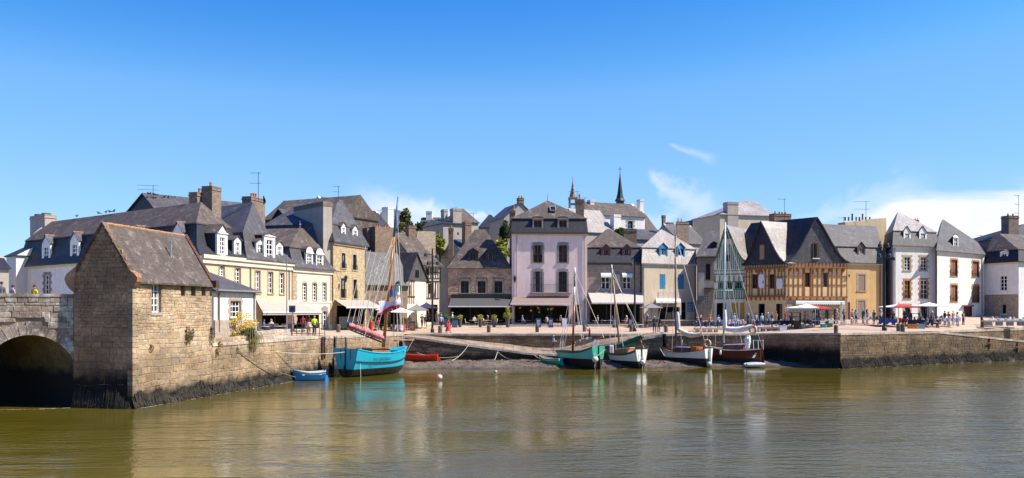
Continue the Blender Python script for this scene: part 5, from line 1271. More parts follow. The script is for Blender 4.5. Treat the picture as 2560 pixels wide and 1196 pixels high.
q = MB(); q.prism([(u, -.19, w) for u, w in pts]+[(u, -.19, w) for u, w in ptr[::-1][1:]], (0, .06, 0)); q.build('slate_peak', ma_slate_lt, H.root)
for sd in bell_gable(-.25, FK.L+.25, H.ua, H.we-.15, H.wa):
    q = MB()
    for (u0, w0), (u1, w1) in zip(sd, sd[1:]): q.prism([(u0, -.46, w0-.12), (u1, -.46, w1-.12), (u1, -.46, w1+.14), (u0, -.46, w0+.14)], (0, .05, 0))
    q.build('bargeboard', ma_timber_gr, H.root)
q = MB(); a, b, c, d = FK.rect(1817, 638, 1825, 654, -.12); q.box(a, b, -.18, -.125, c, d); q.build('attic_window', ma_glass, H.root)
# orange timbered corner house: left gable and right gable
def jetty(root, fr, y, x0, x1, mat, n=9):
    w = fr.w((x0+x1)/2, y); u0, u1 = fr.u(x0), fr.u(x1)
    q = MB(); q.box(u0, u1, -.30, .0, w-.10, w+.10); q.build('jetty_beam', mat, root)
    for i in range(n):
        u = u0+(u1-u0)*(i+.5)/n; q = MB(); q.hexa([(u-.09, -.02, w-.55), (u+.09, -.02, w-.55), (u+.09, .02, w-.55), (u-.09, .02, w-.55), (u-.09, -.28, w-.1), (u+.09, -.28, w-.1), (u+.09, .02, w-.1), (u-.09, .02, w-.1)]); q.build('bracket', mat, root)
def timber_front(H, fr, xs, y_top, y_jet, y_bot, x0, x1, wins, plaq=()):
    root = H.root
    for r in wins: H.win(*r, ma_timber_dk, 2, 3)
    H.walls()
    timbers(root, fr, [(x, y_top, y_jet) for x in np.arange(x0+2, x1, (x1-x0)/17)], [(x0, x1, y_top+2)], ma_timber, t=.06)
    jetty(root, fr, y_jet, x0, x1, ma_timber)
    tall = [x for x in xs if not any(r[0]-2 < x < r[2]+2 for r in wins)]+[e for r in wins for e in (r[0]-1, r[2]+1)]
    timbers(root, fr, [(x, y_jet+4, y_bot) for x in tall], [], ma_timber, t=.075)
    edges = sorted([x0]+[e for r in wins for e in (r[0], r[2])]+[x1]); 
    for y in (y_jet+22, y_jet+44):
        for a, b in zip(edges[0::2], edges[1::2]): timbers(root, fr, [], [(a, b, y)], ma_timber, t=.06)
    jetty(root, fr, y_bot, x0, x1, ma_timber)
FL = frpx(1862, 114, 1966, 110.5, 4.5)
H = gable_house(FL, 'timbered_corner_house', 'orange half-timbered house with a dark slate gable and two white plaques', 9, FL.w(1912, 660), 1904, 556, gm=ma_slate, rm=ma_slate_pale, rml=ma_slate, wall=ma_panel, back_dx=4.0)  # shade put into dark slate on gable and left slope, sun into pale right
H.shop(1896, 760, 1912, 806, 2); H.shop(1940, 760, 1956, 806, 2)
timber_front(H, FL, range(1866, 1966, 8), 660, 671, 741, 1862, 1966, [(1881, 686, 1894, 722), (1924, 686, 1936, 722)])
for a, b, y0, y1, lab in ((1896, 1911, 686, 721, 'oval'), (1941, 1956, 697, 723, 'square')):
    u0, u1, w0, w1 = FL.rect(a, y0, b, y1, -.15); q = MB(); r_ = (u1-u0)*.42
    pts = [(u0, -.14, w0+r_), (u0+r_*.4, -.14, w0), (u1-r_*.4, -.14, w0), (u1, -.14, w0+r_), (u1, -.14, w1-r_), (u1-r_*.4, -.14, w1), (u0+r_*.4, -.14, w1), (u0, -.14, w1-r_)]
    q.prism(pts, (0, .05, 0)); pl = q.build('plaque', ma_cloth_w, H.root)
    if lab == 'oval': q = MB(); q.box(u1-.24, u1-.12, -.146, -.141, w0+.6, w0+.95); q.build('plaque_mark', ma_darkpaint, pl)
a, b, c, d = FL.rect(1899, 612, 1912, 650, -.12); q = MB(); q.box(a, b, -.2, -.122, c, d); aw_ = q.build('attic_window', ma_timber, H.root); q = MB(); q.box(a+.12, b-.12, -.206, -.201, c+.12, d-.12); q.build('pane', m_plain('faded_blind', (.30, .22, .18, 1)), aw_)
m = MB(); a, b = FL.rect(1862, 743, 1966, 806)[:2]; 
FM = frpx(1966.5, 110.5, 2116, 112.4, 4.6)
H = gable_house(FM, 'timbered_corner_house', 'orange half-timbered house with a wide grey slate gable and striped awning', 9, FM.w(2040, 655), 2040, 546, gm=ma_slate_lt, rm=ma_slate, rml=ma_slate, wall=ma_panel, back_dx=-4.2)
H.win(2086, 770, 2100, 800, ma_whitepaint, 2, 2); H.win(2030, 772, 2050, 800, ma_whitepaint, 2, 2)
timber_front(H, FM, range(1972, 2116, 12), 655, 669, 743, 1967, 2116, [(2012, 682, 2026, 718), (2056, 682, 2070, 718)])
m = MB(); u0, u1, w0, w1 = FM.rect(1967, 749, 2116, 812); ops_ = [FM.rect(2086, 770, 2100, 800), FM.rect(2030, 772, 2050, 800)]; wall_mesh(m, u0, u1, w0-1, w1, ops_, -.04, .1); m.build('ground_floor_wall', ma_ground_wall, H.root)
a, b, c, d = FM.rect(2031, 608, 2047, 646, -.12); q = MB(); q.box(a, b, -.22, -.122, c, d); aw_ = q.build('attic_window', ma_timber_dk, H.root); q = MB(); q.box(a+.13, b-.35, -.226, -.221, c+.12, d-.1); q.build('pane', ma_glass, aw_); q = MB(); q.box(a-.05, b+.05, -.34, -.12, c-.1, c); q.build('sill', ma_whitepaint, aw_)
H.awning(1990, 2110, 752, 1990, 2112, 755, 1.1, ma_cloth_w, .35, ruf=1)
q = MB(); u = FM.u(2105, -1.1); q.tube((u, -1.15, FM.w(2105, 755, -1.1)), (u, -1.15, -.2), .05, n=6); q.build('awning_post', ma_whitepaint, H.root)
# ochre house
FN = frpx(2118, 112.6, 2206, 114.5, 4.6, back=(2112, 9))
H = House('ochre_house', 'ochre yellow house with closed grey-brown shutters and one dormer', FN, 9, ma_ochre, FN.w(2160, 658)); L = FN.L; we = H.we
H.win(2146, 687, 2163, 727, shutters=ma_greyshut, closed=True, sur=ma_dressed_br, wd=.22); H.win(2145, 752, 2163, 792, shutters=ma_greyshut, closed=True, sur=ma_dressed_br, wd=.22); o = FN.rect(2119, 756, 2125, 806); H.ops.append(o); shutter_pair(H.root, o, ma_redwood, .08, False); H.walls(); H.cornice(ma_white, .22, .25)
zb_ = FN.w(2150, 618, .6); zr = FN.w(2120, 563, 4)
H.roof([(-.8, L+.1, -.3, 9, we), (-1.6, L-.05, .6, 8.5, zb_)], ma_slate_lt, 'mansard_roof'); H.roof([(-3.6, L+.05, .45, 8.6, zb_+.03), (-5, L-.6, 4, 4.4, zr)], ma_slate_lt)
H.dormer(2147, 622, 2160, 651, 605, .15, 2.4, face=ma_slate_lt, fr_mat=ma_brownpaint, side=.25, rows=1)
H.pipe(2201, 662, 800, ma_pipe); lp = MB(); u_, w_ = FN.uw(2121, 690); lp.box(u_-.02, u_+.3, -.3, -.26, w_+.3, w_+.34); lp.lathe([(.05, -.25), (.16, .1), (.2, .12), (.05, .32)], 6, (u_+.1, -.28, w_)); lp.build('wall_lantern', ma_iron, H.root)
fr = frpx(2113, 121.5, 2216, 124.5, 4.6); r = fr.root('beige_chimney_wall', 'tall beige rendered party wall topped with a row of chimney pots', 'chimney'); m = MB()
m.prism([(0, 0, 0), (fr.L, 0, 0), (fr.L, 0, fr.w(2212, 545)), (fr.L*.5, 0, fr.w(2165, 549)), (fr.L*.42, 0, fr.w(2155, 552)), (0, 0, fr.w(2118, 556))], (0, 1.4, 0)); m.build('wall', ma_beige, r)
for k, px in enumerate((2122, 2131, 2140, 2150, 2158, 2166, 2174, 2184)):
    q = MB(); h = .5+.45*(k % 3 == 2); q.lathe([(.13, 0), (.11, h*.8), (.15, h)], 7, (fr.u(px), .7, fr.w(px, 551))); q.build('chimney_pot', ma_mas_brown if k % 2 else ma_lead, r)
# white house with two dormers
FO = frpx(2233, 113.9, 2345, 116.6, 4.6, back=(2209, 8))
H = House('white_quoined_house', 'white house with brown stone window frames and two dormers', FO, 8, ma_white, FO.w(2290, 616)); L = FO.L; we = H.we
for a, b, y0, y1 in ((2261, 2275, 643, 676), (2302, 2315, 643, 677), (2262, 2275, 702, 746), (2302, 2317, 701, 746)): H.win(a, y0, b, y1, ma_whitepaint if y0 < 690 or a > 2300 else ma_yellowdoor, 2, 4, sur=ma_brick if y0 > 690 else ma_dressed_br, wd=.28, quoins=True, rail=None if y0 < 690 else .9)
H.win(2262, 765, 2275, 798, ma_darkpaint, 2, 2, sur=ma_dressed_br, wd=.3); H.win(2300, 765, 2318, 800, ma_darkpaint, 2, 2, sur=ma_dressed_br, wd=.3); H.walls(); H.cornice(ma_white, .3, .28)
zb_ = FO.w(2290, 579, .5); uz, zr = FO.uw(2246, 531, 4)
H.roof([(-.2, L+.15, -.3, 8.2, we), (.15, L-.15, .5, 7.7, zb_)], ma_slate_lt, 'mansard_roof'); H.roof([(.05, L-.05, .35, 7.8, zb_+.03), (uz-.1, uz+.3, 4, 4.6, zr)], ma_slate_pale)
for a, b in ((2263, 2273), (2302, 2313)): H.dormer(a, 584, b, 610, 566, .1, 2.2, side=.26, rows=4, rmat=ma_slate_lt)
H.pipe(2340, 620, 800, ma_zinc); H.pipe(2238, 620, 800, ma_zinc)
# white hipped house
FPp2 = frpx(2343, 115.2, 2461, 123.5, 4.6, back=(2330, 9))
H = House('white_corner_house', 'white house with brown shuttered arched windows and a tall grey hipped roof', FPp2, 9, ma_white, FPp2.w(2400, 632)); L = FPp2.L; we = H.we
for a, b, y0, y1 in ((2378, 2393, 650, 690), (2432, 2447, 654, 692), (2378, 2393, 713, 754), (2432, 2447, 715, 756)): H.win(a, y0, b, y1, ma_brownpaint, 2, 1, sur=ma_brick, wd=.24, quoins=True, rail=.9, glass=ma_brownpaint)
o = H.win(2409, 766, 2430, 802, ma_redwood, 2, 1, name='door', glass=ma_redwood); q = MB(); q.box(o[0]-.4, o[1]+.5, -.4, .02, o[3]+.02, o[3]+.14); q.build('door_canopy', ma_redwood, H.root)
H.walls(); H.cornice(ma_white, .3, .25)
uz, zr = FPp2.uw(2358, 549, 4)
H.roof([(-.3, L+.3, -.35, 9.3, we), (.35, L-1.6, .9, 8.4, we+1.8), (uz-.2, uz+.1, 4, 7, zr)], ma_slate_lt)
H.dormer(2385, 597, 2394, 622, 586, .25, 2.4, side=.2, rows=3, style='arch')
H.pipe(2456, 645, 800, ma_zinc); H.chimney(2284, 2298, 551, 570, 9, .8, ma_mas_brown, (.3, .7), poth=.3)
# grey-white house at the far right
FQq = frpx(2460, 124, 2546, 119, 4.6)
H = House('grey_white_house', 'grey-white house on a stone base at the far right, black mansard roof', FQq, 9, ma_white_blue, FQq.w(2500, 656)); L = FQq.L; we = H.we
H.win(2500, 690, 2517, 727, ma_whitepaint, 2, 4); H.win(2505, 762, 2516, 785, ma_darkpaint, 1, 1, sur=ma_white, wd=.15); H.walls()
m = MB(); a, b, c, d = FQq.rect(2460, 737, 2546, 806); wall_mesh(m, a, b, c-1, d, [FQq.rect(2505, 762, 2516, 785)], -.06, .1); m.build('stone_base', ma_mas_grey, H.root); H.cornice(ma_palewall, .35, .25)
zb_ = FQq.w(2500, 627, .5); uz, zr = FQq.uw(2484, 586, 3.2)
H.roof([(-.3, L+.3, -.35, 9.2, we), (.2, L-.4, .5, 8.5, zb_)], ma_slate, 'mansard_roof'); H.roof([(.1, L-.3, .35, 8.6, zb_+.03), (uz, uz+1, 3.2, 7.5, zr)], ma_slate_old)
H.dormer(2504, 634, 2516, 651, 625, .05, 2, side=.25, rows=3)
FQr = Fr(tuple(FQq.B), tuple(FQq.B+Vector((6, 7))), 4.6); m = MB(); Q = [FQq.inv(FQr.W(u, -.03, w)) for u, w in ((0, -1), (9, -1), (9, we), (0, we))]; m.poly(Q); m.build('side_wall', ma_palewall, H.root)
back_house('slate_house', 'dark roofed house with a big pot-topped chimney at the right edge', 2500, 128, 2600, 130, 600, 560, 8, ma_mas_grey, ma_slate, 'p', chims=((2522, 2547, 541, 600, 1, 1.4, ma_mas_chim, (.3, .8)),), xr=(2560, 2640))
back_house('slate_house', 'low roofs filling the gap between the white corner house and its grey neighbour', 2415, 140, 2470, 141, 640, 605, 8, ma_white, ma_slate, 'p')
# left edge: houses over the bridge
back_house('grey_house', 'grey slate lean-to at the left edge above the bridge parapet', -60, 88, 22, 90, 670, 640, 6, ma_greyrender, ma_slate, 'p', z0=4.6)
back_house('white_gable_house', 'narrow white gable between the left edge and the white mansard house', 16, 97, 40, 95, 640, 612, 7, ma_white, ma_slate, 'p', z0=4.6)
# small white annex beside the tower
FX = Fr((-22.7, 67.0), (-21.3, 73.2), 3.9)
H = House('white_annex', 'small white outbuilding with a barred window, tucked beside the stone tower house', FX, 5, ma_white, FX.w(585, 728)); L = FX.L; we = H.we
H.win(576, 752, 601, 794, ma_whitepaint, 3, 3, sur=ma_dressed, wd=.22, quoins=True); H.walls(); H.gutter(we+.05, .3)
uz, zr = FX.uw(525, 681, 2.6); H.roof([(-.3, L+.35, -.35, 5.3, we), (-.3, L-2.6, 2.6, 2.7, FX.w(560, 684, 2.6))], ma_slate_lt)
m = MB(); a, b, c, d = FX.rect(536, 800, 638, 850); m.box(0, FX.L, -.1, -.0, -1, FX.w(585, 800)); m.build('plinth', ma_dressed, H.root)
H.pipe(545, 732, 830, ma_pipe); H.pipe(634, 733, 800)
apply_shear()
# ================================================================ boats
ma_hullb = m_paint('black_antifouling', (.015, .014, .013, 1), .6, .3); ma_rope = m_plain('rope', (.66, .60, .50, 1), .9); ma_ropedk = m_plain('dark_rope', (.20, .15, .10, 1), .9)
ma_varnish = m_wood('varnished_mast', (.42, .17, .035, 1), .3, .2); ma_brownmast = m_wood('red_brown_mast', (.20, .062, .02, 1), .3, .2); ma_deckw = m_wood('deck_wood', (.30, .13, .05, 1), .5)
ma_alu = m_plain('aluminium_mast', (.50, .55, .58, 1), .35, .08, 3, .4); ma_greywood = m_wood('grey_mast', (.13, .09, .065, 1), .5)
def hull(root, L, B, sheer, boot, mats, keel=-.35, tr=.72, bow_rake=.5, strake=.2, tdrop=0., full=.38):
    """sheer: heights at stern, middle, bow; mats: topsides, strake, bottom, transom, deck, gunwale. x runs to the bow"""
    N = 16; st = []
    for i in range(N+1):
        s_ = i/N; x = -L/2+L*s_; b = B/2*(tr+(1-tr)*math.sin(min(1, s_/.5)*math.pi/2)) if s_ < .5 else B/2*max(.012, (1-((s_-.5)/.5)**2.3))
        q = 2*s_-1; zs = sheer[1]+(sheer[0]-sheer[1])*q*q if s_ < .5 else sheer[1]+(sheer[2]-sheer[1])*q*q
        zk = keel+.12*(1-s_)+max(0, (s_-.78)/.22)**2*(boot-keel)*.7; zk = min(zk, boot-.1)
        p = full+.35*max(0, (s_-.45)/.55)**1.5+.08*(1-s_)
        zst = strake; zm = (zs-zst+boot)/2; lv = [zs, zs-zst, zm, boot, boot*.5+zk*.5, zk]
        row = []
        for z in lv:
            t = max(0, (z-zk)/(zs-zk)); y = b*t**p; rake = bow_rake*max(0, (s_-.6)/.4)**2*(z-boot)/(zs-boot)
            row.append(Vector((x+rake, y, z)))
        st.append(row)
    def skin(j0, j1, name, mat):
        m = MB()
        for sg in (1, -1): m.grid([[(p.x, p.y*sg, p.z) for p in r[j0:j1+1]] for r in st])
        return m.build(name, mat, root, smooth=True)
    h = skin(1, 3, 'hull', mats[0]); skin(0, 1, 'top_strake', mats[1]); skin(3, 5, 'hull_bottom', mats[2])
    m = MB(); r0 = st[0]; m.poly([(p.x-.01, p.y, p.z) for p in r0[:4]]+[(p.x-.01, -p.y, p.z) for p in r0[:4][::-1]]); m.build('transom', mats[3], root)
    m = MB(); m.poly([(p.x-.01, p.y, p.z) for p in r0[3:]]+[(p.x-.01, -p.y, p.z) for p in r0[3:][::-1]]); m.build('transom_foot', mats[2], root)
    m = MB(); dz = .22
    m.grid([[(r[0].x, -r[0].y*.97, r[0].z-dz), (r[0].x, 0, r[0].z-dz+.04), (r[0].x, r[0].y*.97, r[0].z-dz)] for r in st]); m.build('deck', mats[4], root)
    for sg in (1, -1):
        m = MB(); m.grid([[(r[0].x, sg*(r[0].y-.06), r[0].z+.02), (r[0].x, sg*(r[0].y+.03), r[0].z+.02), (r[0].x, sg*(r[0].y+.03), r[0].z-.06)] for r in st]); m.grid([[(r[0].x, sg*(r[0].y-.06), r[0].z+.02), (r[0].x, sg*(r[0].y-.06), r[0].z-dz)] for r in st]); m.build('gunwale', mats[5], root)
    m = MB(); m.box(-L/2-.10, -L/2-.02, -.04, .04, keel+.1, sheer[0]+.12); m.hexa([(-L/2-.35, -.03, keel+.1), (-L/2-.1, -.03, keel+.1), (-L/2-.1, .03, keel+.1), (-L/2-.35, .03, keel+.1), (-L/2-.22, -.03, boot+.35), (-L/2-.1, -.03, boot+.35), (-L/2-.1, .03, boot+.35), (-L/2-.22, .03, boot+.35)]); m.build('rudder', mats[2], root)
    return st
class Boat:
    def __init__(s, name, label, stern, bow, cat='boat', roll=0.):
        S, B = V2(*stern), V2(*bow); s.c = Vector(((S[0]+B[0])/2, (S[1]+B[1])/2, 0)); s.rz = math.atan2(B[1]-S[1], B[0]-S[0]); s.L = math.hypot(B[0]-S[0], B[1]-S[1])
        s.root = empty(name, s.c, s.rz, label, cat); s.mi = Matrix.Translation(s.c) @ Matrix.Rotation(s.rz, 4, 'Z'); s.mi = s.mi.inverted()
    def px(s, px, py, Y): return s.mi @ P(px, py, Y)
    def line(s, pts, r=.02, mat=None, name='rigging_line', sag=0.):
        pts = [Vector(p) for p in pts]
        if sag and len(pts) == 2:
            a, b = pts; pts = [a.lerp(b, i/8)-Vector((0, 0, sag*4*(i/8)*(1-i/8))) for i in range(9)]
        m = MB(); m.path(pts, r, 4); return m.build(name, mat or ma_rope, s.root, uv=False)
    def spar(s, a, b, r0, r1, mat, name='mast'):
        m = MB(); m.tube(a, b, r0, r1, 8); return m.build(name, mat, s.root, smooth=True)
def bundle(mb, a, b, r, n=14, wob=.25, k=9, droop=0.):
    """a furled sail: lumpy tube"""
    a, b = Vector(a), Vector(b); d = (b-a).normalized(); u = d.orthogonal().normalized(); v = d.cross(u); rows = []
    for i in range(n+1):
        t = i/n; rr = r*(.35+.65*math.sin(math.pi*min(1, max(0, .08+t*.84)))**.5); c = a.lerp(b, t)-Vector((0, 0, droop*math.sin(math.pi*t)))
        rows.append([c+(u*math.cos(2*math.pi*j/k)+v*math.sin(2*math.pi*j/k))*rr*(1+wob*math.sin(i*1.9+j*2.3)+rnd(-wob, wob)*.6) for j in range(k)])
    mb.grid(rows, close=True); return mb
# --- the turquoise fishing boat
ma_turq = m_paint('turquoise_paint', (.012, .47, .64, 1), .4, .22); ma_turqd = m_paint('turquoise_transom_paint', (.008, .42, .60, 1), .35, .1); ma_navyp = m_paint('navy_stripe', (.015, .03, .07, 1), .4)
b = Boat('blue_sailing_boat', 'turquoise wooden sailing boat with pink furled sail and tall orange mast', (864, 79.8), (1008, 86.6)); r = b.root; L = b.L
st = hull(r, L, 3.5, (2.62, 2.12, 2.55), .72, (ma_turq, ma_turq, ma_hullb, ma_turqd, m_plain('blue_deck', (.03, .12, .25, 1)), ma_turq), tr=.86, bow_rake=.6, strake=.3, full=.30)
for sg in (1, -1):
    m = MB(); m.grid([[(p[2].x, sg*(p[2].y+.02), p[2].z-.12), (p[2].x, sg*(p[2].y+.035), p[2].z-.06), (p[2].x, sg*(p[2].y+.02), p[2].z+.0)] for p in st]); m.build('rubbing_stripe', ma_navyp, r)
m = MB(); m.hexa([(-1.5, -.95, 2.02), (1.2, -.85, 2.02), (1.2, .85, 2.02), (-1.5, .95, 2.02), (-1.4, -.9, 2.5), (1.1, -.8, 2.42), (1.1, .8, 2.42), (-1.4, .9, 2.5)]); hc = m.build('hatch', ma_deckw, r)
m = MB(); m.box(-1.6, 1.3, -1.0, 1.0, 2.5, 2.56); m.build('hatch_lid', m_wood('pale_hatch_wood', (.34, .17, .08, 1)), hc)
for x in (2.2, 3.0): m = MB(); m.box(x-.15, x+.15, -1.1, 1.1, 2.1, 2.22); m.build('thwart', ma_turq, r)
mb_, mt = b.px(957, 868, 83.2), b.px(995, 492, 83.2); brk = mb_.lerp(mt, .735)
b.spar(mb_-Vector((0, 0, .6)), brk, .16, .11, ma_varnish); b.spar(brk, mt, .13, .055, m_paint('blue_topmast', (.02, .13, .36, 1)), 'topmast')
m = MB(); bundle(m, b.px(870, 812, 80.5), b.px(958, 846, 82.8), .27, 22, .3, 10); m.build('furled_sail', m_plain('faded_pink_sail', (.50, .16, .17, 1), .9, .3, 2.5), r, smooth=True)
b.spar(b.px(866, 804, 80.4), b.px(962, 850, 83), .06, .09, m_paint('blue_gaff', (.03, .2, .42, 1)), 'gaff'); b.spar(b.px(868, 822, 80.4), b.px(960, 858, 83), .07, .09, ma_greywood, 'boom')
m = MB(); m.tube(b.px(866, 880, 80), b.px(864, 843, 80), .12, .08, 7); m.build('stern_post', ma_bark, r)
hook = b.px(985, 612, 83.2)
for px, py in ((868, 806), (880, 812), (893, 818), (905, 822), (917, 826), (930, 832), (940, 836)): b.line([b.px(px, py, 80.6+(px-868)*.025), b.px(px+46, py-190+(px-868)*.3, 82.5)], .024)
for t, px, py in ((.60, 915, 690), (.66, 921, 700), (.70, 930, 705), (.72, 938, 712), (.75, 950, 690)): b.line([mb_.lerp(mt, t), b.px(px, py, 82.2)], .025); b.line([b.px(px, py, 82.2), b.px(px-22, py+115, 81.2)], .02)
for px, py, t, Y in ((985, 868, .72, 81.8), (996, 868, .72, 82.6), (1008, 866, .8, 84), (1003, 830, .72, 84.5), (1012, 868, .92, 86.4), (900, 878, .70, 80.2)): b.line([mb_.lerp(mt, t), b.px(px, py, Y)], .024, ma_rope if px != 985 else ma_ropedk)
b.line([b.px(900, 892, 79.6), b.px(902, 945, 79.6)], .02); b.line([b.px(1014, 868, 86), b.px(1000, 905, 85.2)], .02); b.line([b.px(998, 850, 86.0), b.px(1034, 848, 86.6), b.px(1018, 878, 86.2)], .02); b.line([b.px(866, 880, 79.9), b.px(640, 872, 70.8)], .024, name='mooring_line', sag=.3)
b.spar(b.px(985, 852, 85), b.px(1036, 851, 87.2), .09, .05, ma_deckw, 'bowsprit')
m = MB(); rows = []
for i in range(9):
    t = i/8; rows.append([b.px(1000-t*54+3*math.sin(j*1.3), 742+18*t+j*(8-2*t)+6*math.sin(t*5+j), 82.6-.35*math.sin(t*7)) for j in range(5)])
for k, (c, nm) in enumerate((((.62, .60, .72, 1), 'flag'), )):
    m.grid(rows)
m.m = [1 if (i % 4 == 3 or i < 4 and i % 4 > 1) else 0 for i in range(len(m.f))]; m.build('flag', [m_plain('flag_white', (.62, .60, .74, 1), .8), m_plain('flag_red', (.55, .03, .05, 1), .8)], r, smooth=True)
for x0, x1, y0, y1, c in ((974, 988, 724, 744, (.12, .25, .5, 1)), (984, 1000, 716, 736, (.7, .7, .74, 1)), (990, 999, 712, 730, (.02, .35, .08, 1)), (976, 985, 714, 724, (.5, .1, .08, 1)), (988, 1000, 704, 712, (.05, .05, .08, 1)), (988, 1008, 813, 825, (.6, .55, .6, 1))):
    m = MB(); m.grid([[b.px(x0+(x1-x0)*i/4, y0+(y1-y0)*j/2+2*math.sin(i*1.7+j), 82.9+.12*math.sin(i*2)) for j in range(3)] for i in range(5)]); m.build('flag', m_plain('flag_cloth_%d' % x0, c, .8), r, smooth=True)
# name on the side
def text_mesh(s, size, mat, parent, loc, rot, name='lettering'):
    cu = bpy.data.curves.new('t', 'FONT'); cu.body = s; cu.size = size; cu.align_x = 'CENTER'; cu.extrude = .004; cu.resolution_u = 1
    o = bpy.data.objects.new('t', cu); col.objects.link(o); me = bpy.data.meshes.new_from_object(o.evaluated_get(bpy.context.evaluated_depsgraph_get())); bpy.data.objects.remove(o); bpy.data.curves.remove(cu)
    me.materials.clear(); me.materials.append(mat); t = bpy.data.objects.new(name, me); col.objects.link(t); t.parent = parent; t.location = loc; t.rotation_euler = rot; return t
p = st[6]; yy = -(p[1].y*.5+p[2].y*.5)
o = text_mesh('INDOMPTABLE', .36, ma_navyp, r, (st[6][1].x, -(max(st[5][1].y, st[7][1].y))-.05, p[1].z-.42), (R(84), 0, 0))
m = MB(); rk = st[0]; m.box(-L/2-.03, -L/2-.012, .55, .62, 1.6, 2.5); m.build('transom_strap', ma_navyp, r); m = MB(); m.box(-L/2-.03, -L/2-.012, -.62, -.55, 1.6, 2.5); m.build('transom_strap', ma_navyp, r)
# --- dinghies
def dinghy(name, label, stern, bow, z, B, mats, h=.55, rise=.15, keel=-.1):
    b = Boat(name, label, stern, bow, 'dinghy'); b.root.location.z = z
    hull(b.root, b.L, B, (h, h*.9, h+rise), .12, mats, keel=keel, tr=.75, bow_rake=.3, strake=.1, full=.33)
    for x in (-.3, .25): m = MB(); m.box(b.L*x-.12, b.L*x+.12, -B*.42, B*.42, h*.62, h*.70); m.build('thwart', mats[5], b.root)
    return b
ma_wh = m_paint('white_boat_paint', (.72, .71, .67, 1), .4, .3); ma_blu = m_paint('blue_boat_paint', (.015, .27, .70, 1), .35, .2); ma_red = m_paint('red_boat_paint', (.66, .05, .018, 1), .4, .15); ma_grn = m_paint('green_boat_paint', (.04, .34, .22, 1), .35, .12); ma_teal = m_paint('teal_boat_paint', (.12, .50, .48, 1), .4, .3); ma_dgrn = m_paint('dark_green_paint', (.012, .10, .06, 1), .4)
ma_cream_i = m_paint('cream_inside', (.55, .48, .36, 1), .6)
dinghy('blue_dinghy', 'small bright blue rowing dinghy with white gunwale by the quay wall', (812, 76.4), (738, 75.4), -.02, 1.35, (ma_blu, ma_blu, ma_blu, ma_blu, m_paint('pale_blue_inside', (.10, .35, .55, 1)), ma_wh), .85, .2)
dinghy('red_dinghy', 'flat red boat lying on the mud behind the blue sailing boat', (1094, 94.3), (1012, 94.3), .62, 1.5, (ma_red, ma_red, ma_red, ma_red, ma_red, ma_red), .75, .05)
dinghy('green_dinghy', 'small green dinghy with cream inside, left of the teal sailing boat', (1402, 93.0), (1354, 94.4), 0.26, 1.3, (ma_grn, ma_grn, ma_grn, ma_teal, ma_cream_i, ma_cream_i), .75, .2)
# --- teal sloop
def lifebuoy(b, p, rad=.38, nm='lifebuoy'):
    m = MB(); n = 14; rows = []
    for i in range(n+1):
        t = 2*math.pi*i/n; c = Vector((rad*math.cos(t), 0, rad*math.sin(t))); u = c.normalized(); rows.append([p+c+u*.1*math.cos(2*math.pi*j/6)+Vector((0, .1, 0))*math.sin(2*math.pi*j/6) for j in range(6)])
    m.grid(rows, close=True); m.m = [1 if (i//6) % 4 == 0 else 0 for i in range(len(m.f))]; return m.build(nm, [m_plain('cream_ring', (.72, .58, .42, 1), .6), ma_red], b.root, smooth=True)
def fender(b, p, r=.12, h=.55):
    m = MB(); m.lathe([(.02, 0), (r, .08), (r, h-.08), (.02, h)], 8, p); m.build('fender', ma_wh, b.root, smooth=True)
b = Boat('teal_sailing_boat', 'teal green sailing boat with a dark bottom and brown mast', (1496, 90.6), (1394, 95.6)); r = b.root; L = b.L
st = hull(r, L, 2.3, (2.36, 1.72, 1.75), 1.05, (ma_teal, ma_dgrn, ma_hullb, ma_grn, ma_deckw, ma_dgrn), tr=.8, bow_rake=.3, strake=.16)
mb_, mt = b.px(1432, 880, 93.6), b.px(1437, 672, 93.6); b.spar(mb_, mb_.lerp(mt, .6), .13, .10, ma_brownmast); b.spar(mb_.lerp(mt, .6), mb_.lerp(mt, .78), .10, .09, ma_wh, 'upper_mast'); b.spar(mb_.lerp(mt, .78), mb_.lerp(mt, .9), .085, .08, ma_dgrn, 'green_band'); b.spar(mb_.lerp(mt, .9), mt+Vector((0, 0, .1)), .1, .09, ma_wh, 'mast_head')
m = MB(); bundle(m, b.px(1440, 860, 93.4), b.px(1482, 848, 91.5), .32, 10, .2, 8); m.build('furled_sail', m_plain('tan_sail', (.42, .33, .24, 1), .9, .2), r)
b.spar(b.px(1438, 866, 93.5), b.px(1508, 843, 91.2), .06, .05, ma_deckw, 'boom')
for px, py, Y, t in ((1398, 868, 95.4, .95), (1402, 868, 95, .72), (1410, 870, 94.4, .72), (1462, 872, 92, .95), (1458, 868, 92.4, .72), (1510, 845, 91, .97), (1450, 840, 94, .7)): b.line([mb_.lerp(mt, t), b.px(px, py, Y)], .022)
m = MB(); m.prism([b.px(1478, 862, 91.2), b.px(1500, 864, 91.2), b.px(1488, 848, 91.2)], (.1, 0, 0)); m.build('sail_bag', ma_cloth_w, r)
for px in (1400, 1406): m = MB(); m.tube(b.px(px, 872, 95.2), b.px(px+2, 852, 95.2), .05, n=5); m.build('stanchion', ma_wh, r)
b.line([b.px(1480, 876, 90.3), b.px(1489, 893, 90), b.px(1514, 874, 90.6)], .022)
